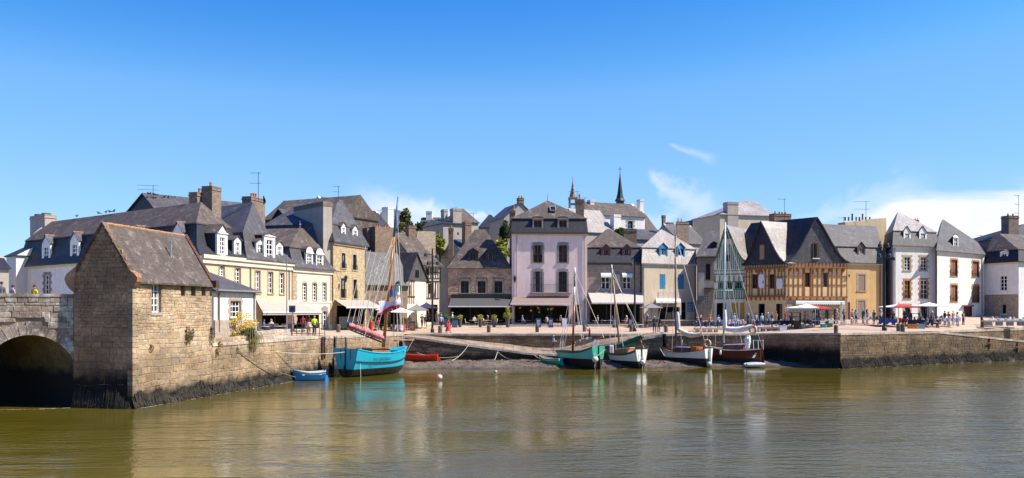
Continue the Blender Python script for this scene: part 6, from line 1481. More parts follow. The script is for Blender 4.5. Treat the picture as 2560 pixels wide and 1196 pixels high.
# --- small green and white cabin boat
b = Boat('cabin_boat', 'small green and white cabin boat with a green sail cover', (1604, 91.9), (1524, 95.8)); r = b.root; L = b.L
st = hull(r, L, 2.1, (1.98, 1.48, 1.50), .75, (ma_wh, ma_dgrn, ma_hullb, ma_wh, ma_deckw, ma_dgrn), tr=.82, bow_rake=.25, strake=.2)
m = MB(); m.hexa([(-.9, -.72, 1.35), (1.5, -.5, 1.35), (1.5, .5, 1.35), (-.9, .72, 1.35), (-.7, -.6, 2.05), (.9, -.42, 1.85), (.9, .42, 1.85), (-.7, .6, 2.05)]); cb = m.build('cabin', m_wood('orange_cabin_wood', (.40, .13, .03, 1), .35), r); m = MB(); m.hexa([(-.8, -.68, 2.055), (1.0, -.5, 1.855), (1.0, .5, 1.855), (-.8, .68, 2.055), (-.8, -.6, 2.13), (1.0, -.42, 1.93), (1.0, .42, 1.93), (-.8, .6, 2.13)]); m.build('cabin_roof', ma_wh, cb)
for x in (-.35, .3): m = MB(); m.box(x-.18, x+.18, -.70, -.5, 1.6, 1.82); m.build('cabin_window', ma_glass, cb)
mb_, mt = b.px(1549, 872, 94.6), b.px(1529, 662, 94.6); b.spar(mb_, mb_.lerp(mt, .82), .10, .08, m_wood('tan_mast', (.30, .17, .09, 1), .4)); b.spar(mb_.lerp(mt, .82), mt, .08, .05, ma_wh, 'mast_head')
m = MB(); bundle(m, b.px(1548, 866, 94.3), b.px(1606, 842, 92), .30, 12, .08, 9); m.build('sail_cover', m_plain('green_canvas', (.012, .12, .06, 1), .85), r, smooth=True)
m = MB(); m.tube(b.px(1605, 842, 91.8), b.px(1606, 870, 91.8), .05, n=6); m.build('boom_crutch', ma_brownmast, r)
for px in (1526, 1531): m = MB(); m.lathe([(.1, 0), (.13, .1), (.13, .8), (.08, .9)], 7, b.px(px, 884, 95.4)); m.build('fender', ma_wh, r)
for px, py, Y, t in ((1524, 884, 95.8, .95), (1610, 872, 91.8, .97), (1560, 878, 93, .7), (1540, 880, 95, .7), (1606, 842, 92, .9)): b.line([mb_.lerp(mt, t), b.px(px, py, Y)], .022)
b.line([b.px(1596, 886, 91.6), b.px(1606, 898, 91.5), b.px(1616, 880, 91.9)], .02)
# --- white sloop
b = Boat('white_sloop', 'white sailing boat with dark mast, cream furled sail and wooden cabin', (1772, 94.2), (1647, 98.2)); r = b.root; L = b.L
st = hull(r, L, 2.5, (1.98, 1.55, 2.2), .95, (ma_wh, ma_wh, ma_hullb, ma_wh, ma_deckw, m_paint('brown_rail', (.10, .04, .025, 1))), tr=.74, bow_rake=.55, strake=.1)
m = MB(); m.hexa([(-1.2, -.8, 1.4), (1.1, -.6, 1.4), (1.1, .6, 1.4), (-1.2, .8, 1.4), (-1.1, -.7, 2.0), (.8, -.5, 1.95), (.8, .5, 1.95), (-1.1, .7, 2.0)]); cb = m.build('cabin', m_wood('brown_cabin', (.13, .045, .03, 1)), r); m = MB(); m.box(-1.2, .9, -.72, .72, 2.005, 2.08); m.build('cabin_roof', m_paint('grey_blue_roof', (.35, .38, .48, 1)), cb)
m = MB(); m.box(-2.0, -1.25, -.7, .7, 1.4, 2.15); m.build('wheelhouse', m_wood('orange_cabin', (.38, .10, .03, 1), .35), r)
for y in (-.3, .15): m = MB(); m.box(-1.62, -1.40, -.74, -.705, 1.6, 2.05); 
m.build('cabin_door', ma_wh, r)
mb_, mt = b.px(1690, 872, 96.8), b.px(1688, 572, 96.8); b.spar(mb_, mt, .12, .06, ma_greywood)
m = MB(); bundle(m, b.px(1694, 822, 96.7), b.px(1752, 836, 95.2), .30, 12, .12, 9, .35); m.build('furled_sail', m_plain('cream_sail', (.58, .50, .38, 1), .9), r, smooth=True); m = MB(); bundle(m, b.px(1693, 780, 96.7), b.px(1697, 826, 96.6), .22, 8, .1, 8); m.build('sail_stack', m_plain('pale_sail', (.62, .60, .55, 1), .9), r, smooth=True)
b.spar(b.px(1692, 834, 96.8), b.px(1758, 839, 95), .06, .05, ma_deckw, 'boom'); b.spar(b.px(1655, 862, 98), b.px(1634, 848, 98.8), .05, .04, ma_wh, 'bowsprit')
for px, py, Y, t in ((1636, 850, 98.6, .95), (1652, 866, 98, .78), (1705, 880, 95.4, .8), (1680, 876, 97, .8), (1765, 866, 94.4, .97), (1758, 838, 95, .95)): b.line([mb_.lerp(mt, t), b.px(px, py, Y)], .02)
lifebuoy(b, b.px(1768, 859, 94.3)); m = MB(); m.tube(b.px(1706, 862, 95.8), b.px(1706, 850, 95.8), .05, n=6); m.build('vent', ma_wh, r)
m = MB(); m.box(-L/2-.3, -L/2-.05, -.1, .1, .5, 2.0); m.build('outboard_bracket', ma_wh, r)
# --- red-brown yacht
ma_mahog = m_wood('mahogany_hull', (.10, .018, .012, 1), .25, .2)
b = Boat('red_brown_yacht', 'dark red-brown yacht with a pale metal mast and white furled sail', (1904, 94.6), (1776, 97.6)); r = b.root; L = b.L
st = hull(r, L, 2.4, (1.95, 1.78, 2.1), .92, (ma_mahog, ma_mahog, ma_hullb, ma_mahog, ma_deckw, ma_wh), tr=.55, bow_rake=.3, strake=.1)
m = MB(); m.hexa([(-1.0, -.8, 1.6), (1.4, -.65, 1.6), (1.4, .65, 1.6), (-1.0, .8, 1.6), (-.9, -.7, 2.35), (1.1, -.55, 2.25), (1.1, .55, 2.25), (-.9, .7, 2.35)]); cb = m.build('cabin', m_wood('mahogany_cabin', (.20, .045, .02, 1), .3), r); m = MB(); m.hexa([(-1.1, -.78, 2.355), (1.2, -.6, 2.255), (1.2, .6, 2.255), (-1.1, .78, 2.355), (-1.1, -.7, 2.43), (1.2, -.52, 2.33), (1.2, .52, 2.33), (-1.1, .7, 2.43)]); m.build('cabin_roof', ma_wh, cb)
for x in (-.4, .4): m = MB(); m.box(x-.2, x+.2, -.83, -.6, 1.9, 2.12); m.build('cabin_window', ma_glass, cb)
mb_, mt = b.px(1809, 858, 96.8), b.px(1813, 556, 96.8); b.spar(mb_, mt, .12, .09, ma_alu)
m = MB(); bundle(m, b.px(1812, 822, 96.7), b.px(1880, 816, 95.2), .34, 12, .1, 9, .25); m.build('furled_sail', ma_cloth_w, r, smooth=True); m = MB(); bundle(m, b.px(1812, 775, 96.7), b.px(1813, 828, 96.6), .24, 8, .1, 8); m.build('sail_stack', ma_cloth_w, r, smooth=True)
b.spar(b.px(1810, 826, 96.8), b.px(1886, 818, 95), .07, .06, ma_alu, 'boom'); b.spar(b.px(1792, 726, 96.6), b.px(1832, 726, 97), .03, .03, ma_wh, 'spreader')
for px, py, Y, t in ((1768, 850, 97.8, .97), (1792, 726, 96.6, .93), (1832, 726, 97, .93), (1905, 868, 94.8, .98), (1846, 870, 95.4, .6)): b.line([mb_.lerp(mt, t), b.px(px, py, Y)], .02)
for a, c in ((1792, 1788), (1832, 1856)): b.line([b.px(a, 726, 96.6), b.px(c, 868, 96)], .02)
lifebuoy(b, b.px(1882, 824, 95)); fender(b, b.px(1801, 888, 95.6)); fender(b, b.px(1853, 889, 94.9), .13, .65)
m = MB(); bundle(m, b.px(1868, 872, 94.9), b.px(1870, 838, 94.9), .34, 8, .15, 8); m.build('canvas_bundle', ma_cloth_w, r)
for px in (1884, 1896, 1908): m = MB(); m.tube(b.px(px, 874, 94.7), b.px(px-1, 850, 94.7), .035, n=5); m.build('stanchion', ma_wh, r)
b.line([b.px(1882, 852, 94.7), b.px(1910, 852, 94.7)], .035, ma_wh, 'rail'); m = MB(); m.hexa([b.mi @ P(x, y, Y) for x, y, Y in ((1880, 895, 94), (1886, 895, 94), (1886, 895, 94.1), (1880, 895, 94.1), (1892, 876, 94.3), (1898, 876, 94.3), (1898, 876, 94.4), (1892, 876, 94.4))]); m.build('rudder_blade', ma_greyrender, r)
# inflatable tender
b = Boat('inflatable_tender', 'little grey inflatable tender beside the red-brown yacht', (1862, 93.4), (1910, 93.6), 'dinghy'); r = b.root
for y in (-.42, .42): m = MB(); bundle(m, (-1.0, y, .28), (1.0, y*.8, .34), .24, 10, .0, 9); m.build('side_tube', m_plain('grey_rubber', (.42, .43, .47, 1), .5), r, smooth=True)
m = MB(); m.box(-.9, .9, -.38, .38, .1, .16); m.build('floor', ma_greyrender, r); m = MB(); m.box(-.15, .15, -.4, .4, .42, .48); m.build('thwart', ma_wh, r)
# buoys
for k, (px, py, rad, lab) in enumerate(((1099, 943, .24, 'white mooring buoy floating alone near the red reflection'), (1239, 930, .17, 'small greenish-white buoy floating by the mud edge'), (1488, 899, .32, 'white ball buoy hanging behind the teal sailing boat'), (1607, 906, .27, 'white ball buoy under the stern of the small cabin boat'), (1773, 911, .3, 'greenish ball buoy at the stern of the white sloop'), (1660, 907, .18, 'small red buoy lying on the mud by the white sloop bow'))):
    Y = (EYE-.1)*FPX/(py+rad*20-HY) if k < 2 else (89.9, 91.4, 93.6, 95)[k-2]; p = P(px, py, Y); r = empty('mooring_buoy', p, 0, lab, 'buoy')
    m = MB(); m.ball((0, 0, 0), rad, rad, rad*.95, 12, 8); m.build('float', m_paint('buoy_paint_%d' % k, ((.72, .68, .6, 1), (.4, .45, .3, 1), (.68, .6, .5, 1), (.7, .66, .6, 1), (.35, .42, .33, 1), (.4, .03, .03, 1))[k], .5, .3), r, smooth=True); m = MB(); m.tube((0, 0, rad*.9), (0, 0, rad*1.25), .05, n=6); m.build('eye', ma_rust, r)
    if 1 < k < 5: m = MB(); m.path([(0, 0, -rad), (-.06, -.1, -rad-.5), (.12, -.1, -p.z-.3)], .025, 4); m.build('rope_tail', ma_rope, r)
def rope(label, pts, r=.025, mat=None):
    q = MB(); q.path(pts, r, 4); return tag(q.build('mooring_rope', mat or ma_rope), label, 'rope')
def sagline(a, b, s, n=12): return [a.lerp(b, i/n)-Vector((0, 0, s*4*(i/n)*(1-i/n))) for i in range(n+1)]
mooring_ring(FQ1, 592, 872, label='rusty mooring ring below the yellow flowers on the quay wall')
rope('dark rope running down from the quay ring to the blue dinghy', sagline(FQ1.W(*(lambda t: (t[0], -.1, t[1]))(FQ1.uw(594, 878))), P(742, 944, 75.4), .25), .03, ma_ropedk)
rope('pale rope looping from the slipway down over the mud', sagline(P(1172, 862, 96.8), P(1130, 902, 94.6), .25)); rope('pale rope hanging from the slipway edge near the landing', sagline(P(1244, 880, 96.8), P(1234, 905, 94.8), .1))
rope('rope trailing along the mud from the landing', sagline(P(1244, 880, 96.8), P(1290, 900, 95.5), .25)); rope('rope from the landing to the green dinghy', sagline(P(1336, 888, 96.8), P(1356, 897, 94.6), .12)); rope('rope from the slip to the teal boat bow', sagline(P(1378, 880, 97), P(1392, 894, 95), .05))
rope('long pale rope from the red dinghy across the mud', sagline(P(1042, 882, 94.3), P(1150, 890, 95.5), .35)); rope('mooring rope from white sloop bow to the quay', sagline(P(1640, 852, 98.2), P(1662, 890, 95.2), .1))
# ================================================================ street furniture
def bollard(px, py, label, h=.85):
    p = quay_at(px, py); o = MB(); o.lathe([(.22, -.1), (.22, h*.86), (.20, h*.95), (.12, h)], 10); ob = o.build('stone_bollard', ma_boll, smooth=False); ob.location = p; tag(ob, label, 'bollard', 'stone bollards along the quay edge')
ma_boll = m_stone('bollard_stone', [(.12, .095, .075, 1), (.2, .165, .13, 1)])
for px, py, lab in ((846, 831.5, 'dark bollard on the quay above the blue boat stern'), (902, 830.5, 'bollard behind the pink furled sail of the blue boat'), (992, 830, 'bollard right of the blue boat mast at the slipway head'), (1100, 833, 'bollard on the quay edge beside the woman in the red dress'), (1222, 831.5, 'bollard on the quay edge in front of the grey awning terrace'), (1343, 831, 'bollard on the quay edge in front of the taupe awning'), (1461, 829.5, 'bollard behind the man in red photographing'), (1578, 829.5, 'bollard left of the lamp post before the cream awning'), (1665, 831, 'bollard beside the two men in dark suits'), (2090, 833, 'bollard at the quay corner before the white market umbrella'), (2246, 829, 'squat bollard just right of the dark lamp post'), (2257, 829.5, 'front one of the two bollards right of the dark lamp post'), (2456, 819, 'bollard near the long trestle at the right')): bollard(px, py, lab)
def lamp(px, ytop, ybot, label, heads, r0=.13):
    p = quay_at(px, ybot); h = (ybot-ytop)/FPX*p.y; r = empty('street_lamp', p, 0, label, 'street lamp')
    m = MB(); m.lathe([(r0*1.7, -.1), (r0*1.6, .4), (r0, .5), (r0*.7, h)], 8); m.build('post', ma_iron, r)
    for z, dx in heads:
        m = MB(); m.tube((0, 0, h-z), (dx, -.1, h-z), .04, n=5); m.build('arm', ma_iron, r); m = MB(); m.lathe([(.08, .22), (.2, .1), (.26, -.2), (.2, -.24)], 8, (dx, -.1, h-z)); m.build('lamp_head', m_glasslamp, r)
m_glasslamp = m_plain('lamp_housing', (.05, .05, .055, 1), .3)
lamp(1081, 622, 832, 'slim dark lamp post on the quay beside the slipway head', ((.7, -.75), (1.7, .65), (1.7, -.45), (.9, .55))); lamp(1587, 655, 829, 'tall lamp post in front of the cream awning', ((.3, -.35),)); lamp(2211, 610, 828, 'thick dark lamp post with floodlights beside the market', ((.15, -.55), (.15, .3), (1.3, -.6), (1.6, .95), (1.3, .5)), .17)
m = MB(); p = quay_at(717, 839); h = 200/FPX*p.y; m.lathe([(.06, -.1), (.05, h), (.02, h+.05)], 6); o = m.build('flag_pole', ma_zinc); o.location = p; tag(o, 'thin bare flag pole in front of the yellow house', 'pole')
p = quay_at(731, 839); r = empty('parking_sign', p, 0, 'blue square road sign with a dark disc, on a post by the railing', 'road sign'); m = MB(); m.tube((0, 0, -.1), (0, 0, 2.7), .05, n=6); m.build('post', ma_zinc, r); m = MB(); m.box(-.3, .3, -.1, -.06, 2.1, 2.75); s_ = m.build('panel', m_paint('sign_blue', (.06, .09, .22, 1)), r); m = MB(); m.lathe([(.2, 0), (.2, .01)], 14); d_ = m.build('disc', ma_darkpaint, s_); d_.location = (0, -.105, 2.43); d_.rotation_euler = (R(90), 0, 0)
def barrier(x0, x1, py, label):
    a, c = quay_at(x0, py), quay_at(x1, py); f = Fr((a.x, a.y), (c.x, c.y), a.z); r = f.root('guard_railing', label, 'railing')
    for i in range(4): m = MB(); u = f.L*i/3; m.tube((u, 0, -.1), (u, 0, 1.15), .035, n=6); m.build('post', ma_iron, r)
    for z in (1.12, .62, .2): m = MB(); m.tube((0, 0, z), (f.L, 0, z), .025, n=5); m.build('rail', ma_iron, r)
barrier(729, 768, 840, 'black iron guard railing beside the blue road sign'); barrier(772, 812, 840, 'black iron guard railing right of the person in the yellow vest')
# tables, chairs, parasols
def chair(pos, rz, label, group, mat, arm=False):
    r = empty('terrace_chair', pos, rz, label, 'chair', group); s_ = .25
    m = MB(); m.box(-s_, s_, -s_, s_, .42, .47); m.build('seat', mat, r); m = MB(); m.hexa([(-s_, s_-.04, .47), (s_, s_-.04, .47), (s_, s_, .47), (-s_, s_, .47), (-s_*.9, s_+.06, .95), (s_*.9, s_+.06, .95), (s_*.9, s_+.1, .95), (-s_*.9, s_+.1, .95)]); m.build('backrest', mat, r)
    for x in (-1, 1):
        for y in (-1, 1): m = MB(); m.tube((x*s_*.85, y*s_*.85, 0), (x*s_*.8, y*s_*.8, .42), .022, n=4); m.build('leg', mat, r)
    return r
def table(pos, label, group, mat, rad=.4, cloth=None):
    r = empty('cafe_table', pos, 0, label, 'table', group); m = MB(); m.lathe([(rad, .70), (rad, .74)], 12); m.build('table_top', mat, r); m = MB(); m.lathe([(.22, 0), (.03, .05), (.03, .7)], 8); m.build('pedestal', ma_iron, r); return r
ma_wick = m_plain('white_wicker', (.62, .56, .50, 1), .8, .2, 20); ma_blkch = m_plain('black_chair', (.03, .028, .03, 1), .5); ma_ttop = m_plain('pale_table_top', (.55, .48, .42, 1), .5); ma_dtop = m_plain('dark_table_top', (.06, .05, .05, 1), .4)
def set_(px, Y, rot, lab_t, lab_c, grp, cm, tm):
    p = on_quay(px, Y); table(p, lab_t, grp+' tables', tm)
    for a in (rot, rot+math.pi): q = p+Vector((.62*math.cos(a), .62*math.sin(a), 0)); q.z = qz(q.x, q.y); chair(q, a-math.pi/2, lab_c, grp+' chairs', cm)
for px in (1180, 1212, 1226): set_(px, 117.6, rnd(-.3, .3), 'pale round table on the terrace under the dark grey awning', 'white wicker chair on the terrace under the dark grey awning', 'grey awning terrace', ma_wick, ma_ttop)
for px in (1249, 1300, 1320, 1362, 1395, 1410): set_(px, 117.4+rnd(-.4, .5), rnd(-.4, .4), 'dark cafe table under the taupe awning of the pink house', 'black chair under the taupe awning of the pink house', 'taupe awning terrace', ma_blkch, ma_dtop)
for px in (1488, 1508, 1524, 1560): set_(px, 117.2+rnd(-.4, .4), rnd(-.4, .4), 'pale topped table under the cream awning', 'black chair under the cream awning', 'cream awning terrace', ma_blkch, ma_ttop)
for px in (940, 955, 972, 988, 1000): set_(px, 104.5+rnd(-.8, .8), rnd(-.6, .6), 'dark cafe table under the white parasols behind the blue boat', 'black chair under the white parasols behind the blue boat', 'parasol terrace', ma_blkch, ma_dtop)
for px, Y in ((662, 80), (676, 81), (694, 82), (708, 83)): set_(px, Y, rnd(.8, 1.6), 'small table on the terrace below the beige awning of the yellow house', 'grey chair on the terrace below the beige awning', 'yellow house terrace', m_plain('grey_chair_%d' % px, (.16, .15, .2, 1)), ma_ttop)
def parasol(pos, R_, h, label, mats, drop=.45, valance=.0, pole=None, square=True):
    r = empty('parasol', pos, R(8), label, 'parasol'); n = 4 if square else 8; a0 = math.pi/4 if square else 0
    rim = [(R_*math.cos(a0+2*math.pi*i/n), R_*math.sin(a0+2*math.pi*i/n)) for i in range(n)]
    for i in range(n):
        (x0, y0), (x1, y1) = rim[i], rim[(i+1) % n]; m = MB(); rows = []
        for k in range(5):
            t = k/4; rows.append([((x0+(x1-x0)*s_)*t, (y0+(y1-y0)*s_)*t, h-drop*t-.06*math.sin(math.pi*t)-.05*math.sin(math.pi*s_)*t) for s_ in (0, .33, .66, 1)])
        if valance: rows.append([((x0+(x1-x0)*s_), (y0+(y1-y0)*s_), h-drop-valance-.03*math.sin(9*s_)) for s_ in (0, .33, .66, 1)])
        m.grid(rows); m.build('canopy_panel', mats[i % len(mats)], r)
    m = MB(); m.tube((0, 0, -.1), (0, 0, h+.12), .035, n=6); m.build('pole', pole or ma_iron, r); m = MB(); m.lathe([(.35, -.05), (.35, .08), (.06, .12)], 10); m.build('base', ma_greyrender, r)
    for i in range(n): m = MB(); m.tube((0, 0, h-drop*1.4), (rim[i][0]*.6, rim[i][1]*.6, h-drop*.6-.03), .015, n=4); m.build('rib', ma_iron, r)
parasol(on_quay(945, 102), 2.4, 3.0, 'white square parasol left of the red and white flag', (ma_cloth_w,), .55); parasol(on_quay(1003, 104), 2.3, 2.85, 'white square parasol right of the red and white flag', (ma_cloth_w,), .55); parasol(on_quay(1042, 108), 2.0, 3.2, 'grey parasol before the timbered alley house', (ma_cloth_gr,), .7, .1); parasol(on_quay(1066, 112), 2.0, 3.3, 'navy parasol at the mouth of the alley', (ma_cloth_navy,), .7, .1)
parasol(on_quay(1628, 114), 1.7, 3.1, 'grey parasol between the cream awning and the cream house', (ma_cloth_gr,), .6, .1); 
parasol(on_quay(2020, 103), 2.7, 2.75, 'white market umbrella with one red panel before the grey slate gable', (ma_cloth_w, ma_cloth_w, ma_cloth_w, ma_cloth_w, ma_cloth_w, ma_cloth_w, ma_cloth_red, ma_cloth_w), .45, .18, square=False); parasol(on_quay(2247, 103), 2.3, 2.75, 'red and white market umbrella right of the dark lamp post', (ma_cloth_w, ma_cloth_w, ma_cloth_red, ma_cloth_w), .35, .15); parasol(on_quay(2322, 104.5), 2.2, 2.9, 'wide white market umbrella before the white corner house', (ma_cloth_w,), .4, .1)
def planter(pos, label, kind='round', pm=None, h=.8, lm=None):
    r = empty('planter', pos, 0, label, 'planter'); m = MB(); m.lathe([(.2, 0), (.3, h), (.26, h), (.24, h-.08)], 10) if kind != 'box' else m.box(-.35, .35, -.35, .35, 0, h); m.build('pot', pm or ma_potgr, r)
    m = MB(); leaf_cloud(m, (0, 0, h+.3), .38, .38, .36, 260, .075, .3); 
    if kind == 'tall': leaf_cloud(m, (0, 0, h+1.1), .28, .28, .45, 260, .075, .3); leaf_cloud(m, (0, 0, h+.35), .62, .6, .5, 320, .08, .3)
    m.build('foliage', lm or ma_leafg, r, uv=False)
ma_potgr = m_plain('dark_grey_pot', (.08, .075, .075, 1), .7); ma_potbl = m_plain('slate_blue_pot', (.08, .12, .18, 1), .7); ma_potrd = m_plain('red_pot', (.45, .05, .03, 1), .6)
for px, Y, lab, kd, pm, hh, lm in ((1150, 114.5, 'dark pot with a round shrub left of the white wicker chairs', 'round', ma_potgr, 1.0, ma_leafy), (1201, 114.2, 'dark pot with a round shrub in front of the middle of the grey awning', 'round', ma_potgr, 1.0, ma_leafy), (1235, 114.2, 'dark pot with a round shrub right of the white wicker chairs', 'round', ma_potgr, 1.0, ma_leafy), (1269, 114, 'tall dark pot with a double topiary where the two awnings meet', 'tall', ma_potgr, 1.2, ma_leafy), (1118, 115, 'blue-grey box planter by the alley', 'box', ma_potbl, 1.0, ma_leafg), (1137, 114, 'second blue-grey box planter beside the first shrub pot', 'box', ma_potbl, .9, ma_leafd), (928, 100.5, 'red tub with a yellow-green shrub under the left parasol', 'round', ma_potrd, 1.1, ma_leafy), (1009, 103, 'red tub with a yellow-green shrub right of the flag', 'round', ma_potrd, 1.1, ma_leafy)): planter(on_quay(px, Y), lab, kd, pm, hh, lm)
def board(pos, label, mat, w=.6, h=1.15):
    r = empty('menu_board', pos, rnd(-.2, .2), label, 'menu board'); 
    for s_ in (-1, 1): m = MB(); m.hexa([(-w/2, s_*.3, 0), (w/2, s_*.3, 0), (w/2, s_*.3+.04, 0), (-w/2, s_*.3+.04, 0), (-w/2, s_*.02, h), (w/2, s_*.02, h), (w/2, s_*.02+.04, h), (-w/2, s_*.02+.04, h)]); m.build('panel', mat, r)
    for i in range(4): m = MB(); z = h*(.35+.14*i); y = -.3+.28*z/h-.014; m.box(-w*.35, w*(.2+.1*(i % 2)), y, y+.012, z-.02, z+.02); m.build('chalk_line', ma_cloth_w, r)
ma_bd = m_plain('dark_blue_board', (.03, .04, .10, 1), .5)
for px, Y, lab, mt in ((1346, 113.8, 'dark menu board with pale lines before the taupe awning', ma_bd), (1377, 113.8, 'dark blue menu board right of the first one under the lanterns', ma_bd), (1411, 114.5, 'pale menu board near the pink house corner', ma_cloth_lav), (1537, 113.5, 'dark blue menu board below the hanging sign', ma_bd), (1577, 113.2, 'dark blue menu board left of the tall lamp post', ma_bd), (1620, 114.2, 'pale lavender menu board under the grey parasol', ma_cloth_lav), (1031, 107, 'brown menu board by the alley parasols', m_wood('board_wood', (.18, .08, .03, 1)))): board(on_quay(px, Y), lab, mt)
for x0, x1, Y, lab, h in ((1274, 1440, 115.6, 'low timber terrace deck under the taupe awning', .22), (1470, 1612, 115.6, 'low pale terrace deck under the cream awning', .25)):
    a, c = on_quay(x0, Y), on_quay(x1, Y); r = empty('terrace_deck', a, 0, lab, 'deck'); n = 14
    for i in range(n): m = MB(); w = (c.x-a.x)/n; m.box(i*w+.01, (i+1)*w-.01, 0, 3.2, -.3, h); m.build('deck_board', ma_greyrender, r)
FSc = Fr((on_quay(848, 98.2).x, 98.2), (on_quay(892, 101.5).x, 101.5), 4.0); r = FSc.root('terrace_screen', 'grey glazed windscreen of the terrace before the tall stone house', 'screen')
for i in range(3): a = FSc.L*i/3; window(r, (a+.03, a+FSc.L/3-.03, .1, 1.35), ma_zinc, 2, 2, 0, name='screen_panel', glass=m_plain('screen_glass_%d' % i, (.22, .23, .25, 1), .2))
# market stalls
def trestle(x0, x1, Y, py_top, label, cloth, drop=.5, goods=(), rot=0.):
    a, c = on_quay(x0, Y), on_quay(x1, Y+rot); f = Fr((a.x, a.y), (c.x, c.y), a.z); r = f.root('market_table', label, 'table'); h = min(1.1, max(.7, f.w((x0+x1)/2, py_top)))
    m = MB(); m.box(0, f.L, 0, .9, h-.05, h); m.build('table_top', m_plain('trestle_top', (.35, .3, .28, 1)), r); m = MB(); n = 14
    m.grid([[(f.L*i/n, -.03-.03*math.sin(i*2.1), h+.01), (f.L*i/n, -.05-.05*math.sin(i*2.1+1), h-drop*(.8+.2*math.sin(i*1.3)))][::-1] for i in range(n+1)]); m.poly([(0, -.03, h+.012), (f.L, -.03, h+.012), (f.L, .93, h+.012), (0, .93, h+.012)]); m.build('cloth', cloth, r)
    for u in (.15, f.L/2, f.L-.15):
        m = MB(); m.tube((u-.25, .1, 0), (u+.1, .1, h-.05), .025, n=4); m.tube((u+.25, .8, 0), (u-.1, .8, h-.05), .025, n=4); m.build('trestle_legs', ma_zinc, r)
    return f, h, r
ma_goods = [m_plain('goods_%d' % i, c, .6) for i, c in enumerate(((.55, .5, .45, 1), (.3, .12, .08, 1), (.12, .2, .4, 1), (.5, .35, .1, 1), (.7, .7, .7, 1), (.25, .3, .2, 1)))]
def goods(f, h, n, where, group):
    for i in range(n):
        u = f.L*(i+.5)/n+rnd(-.1, .1); w_, d_, t_ = rnd(.12, .3), rnd(.15, .3), rnd(.06, .3); o = MB()
        if i % 3 == 0: o.lathe([(w_*.5, 0), (w_*.6, t_*.5), (w_*.3, t_), (w_*.35, t_*1.1)], 8)
        elif i % 3 == 1: o.box(-w_/2, w_/2, -d_/2, d_/2, 0, t_); o.box(-w_*.4, w_*.4, -d_*.4, d_*.4, t_+.001, t_*1.15)
        else: o.hexa([(-w_/2, -d_/2, 0), (w_/2, -d_/2, 0), (w_/2, d_/2, 0), (-w_/2, d_/2, 0), (-w_*.4, -d_*.2, t_), (w_*.4, -d_*.2, t_), (w_*.4, d_*.4, t_), (-w_*.4, d_*.4, t_)])
        ob = o.build('craft_item', ma_goods[i % 6]); ob.location = f.W(u, rnd(.3, .6), h+.015); ob.rotation_euler = (0, 0, rnd(-.5, .5)); tag(ob, 'small craft object for sale on the '+where, 'craft item', group)
for x0, x1, Y, yt, lab, cl, dr, ng, wh in ((1736, 1803, 103, 806, 'long market table with a navy cloth left of the white furled sail', ma_cloth_navy, .55, 7, 'navy-cloth table left of the white furled sail'), (1882, 1948, 103.5, 803, 'dark market table between the timbered houses and the yacht', ma_cloth_navy, .4, 6, 'dark table behind the yacht'), (2028, 2106, 101.5, 801, 'market table with purple cloth under the red-panelled umbrella', ma_cloth_lav, .12, 9, 'purple table under the red-panelled umbrella'), (2130, 2202, 103.5, 799, 'lavender-topped market table before the ochre house', ma_cloth_lav, .14, 8, 'lavender table before the ochre house'), (2196, 2244, 103.2, 799, 'market table with a bright blue hanging cloth at the dark lamp post', ma_cloth_blue, .6, 5, 'blue-cloth table at the dark lamp post'), (2346, 2402, 105, 796, 'market table with lavender cloth before the red door', ma_cloth_lav, .5, 6, 'lavender table before the red door'), (2482, 2566, 109, 793, 'long white market trestle at the right edge', ma_cloth_w, .3, 8, 'white trestle at the right edge'), (1820, 1866, 105, 804, 'grey-violet market table behind the two seated people in caps', ma_cloth_lav, .35, 5, 'grey-violet table behind the caps')):
    f, h, r = trestle(x0, x1, Y, yt, lab, cl, dr); goods(f, h, ng, wh, 'goods on the '+wh)
def bench(x0, x1, Y, label, mat):
    a, c = on_quay(x0, Y), on_quay(x1, Y); r = empty('stone_bench', a, 0, label, 'bench'); L_ = c.x-a.x
    m = MB(); m.box(0, L_, 0, .8, .36, .56); m.build('seat', mat, r); n = 4
    for i in range(n): m = MB(); u = L_*(i+.5)/n; m.box(u-L_*.06, u+L_*.06, .12, .7, -.1, .36); m.build('support', mat, r)
ma_bench = m_plain('pale_bench_stone', (.42, .37, .33, 1), .85)
bench(1886, 1950, 101.2, 'long low grey stone bench on the quay beside the white box', m_plain('grey_bench_stone', (.24, .22, .21, 1), .85)); bench(1738, 1800, 101.0, 'pale stone bench at the quay edge left of the yacht mast', ma_bench); bench(2462, 2570, 107.3, 'long stone bench below the white trestle at the right', ma_bench)
def crate(px, Y, w, h, label, mat, cat='crate', lid=None):
    p = on_quay(px, Y); r = empty('storage_box', p, rnd(-.2, .2), label, cat); m = MB(); m.hexa([(-w*.45, -.22, 0), (w*.45, -.22, 0), (w*.45, .22, 0), (-w*.45, .22, 0), (-w*.5, -.25, h), (w*.5, -.25, h), (w*.5, .25, h), (-w*.5, .25, h)]); m.build('body', mat, r); m = MB(); m.box(-w*.53, w*.53, -.27, .27, h, h+.06); m.build('lid', lid or mat, r)
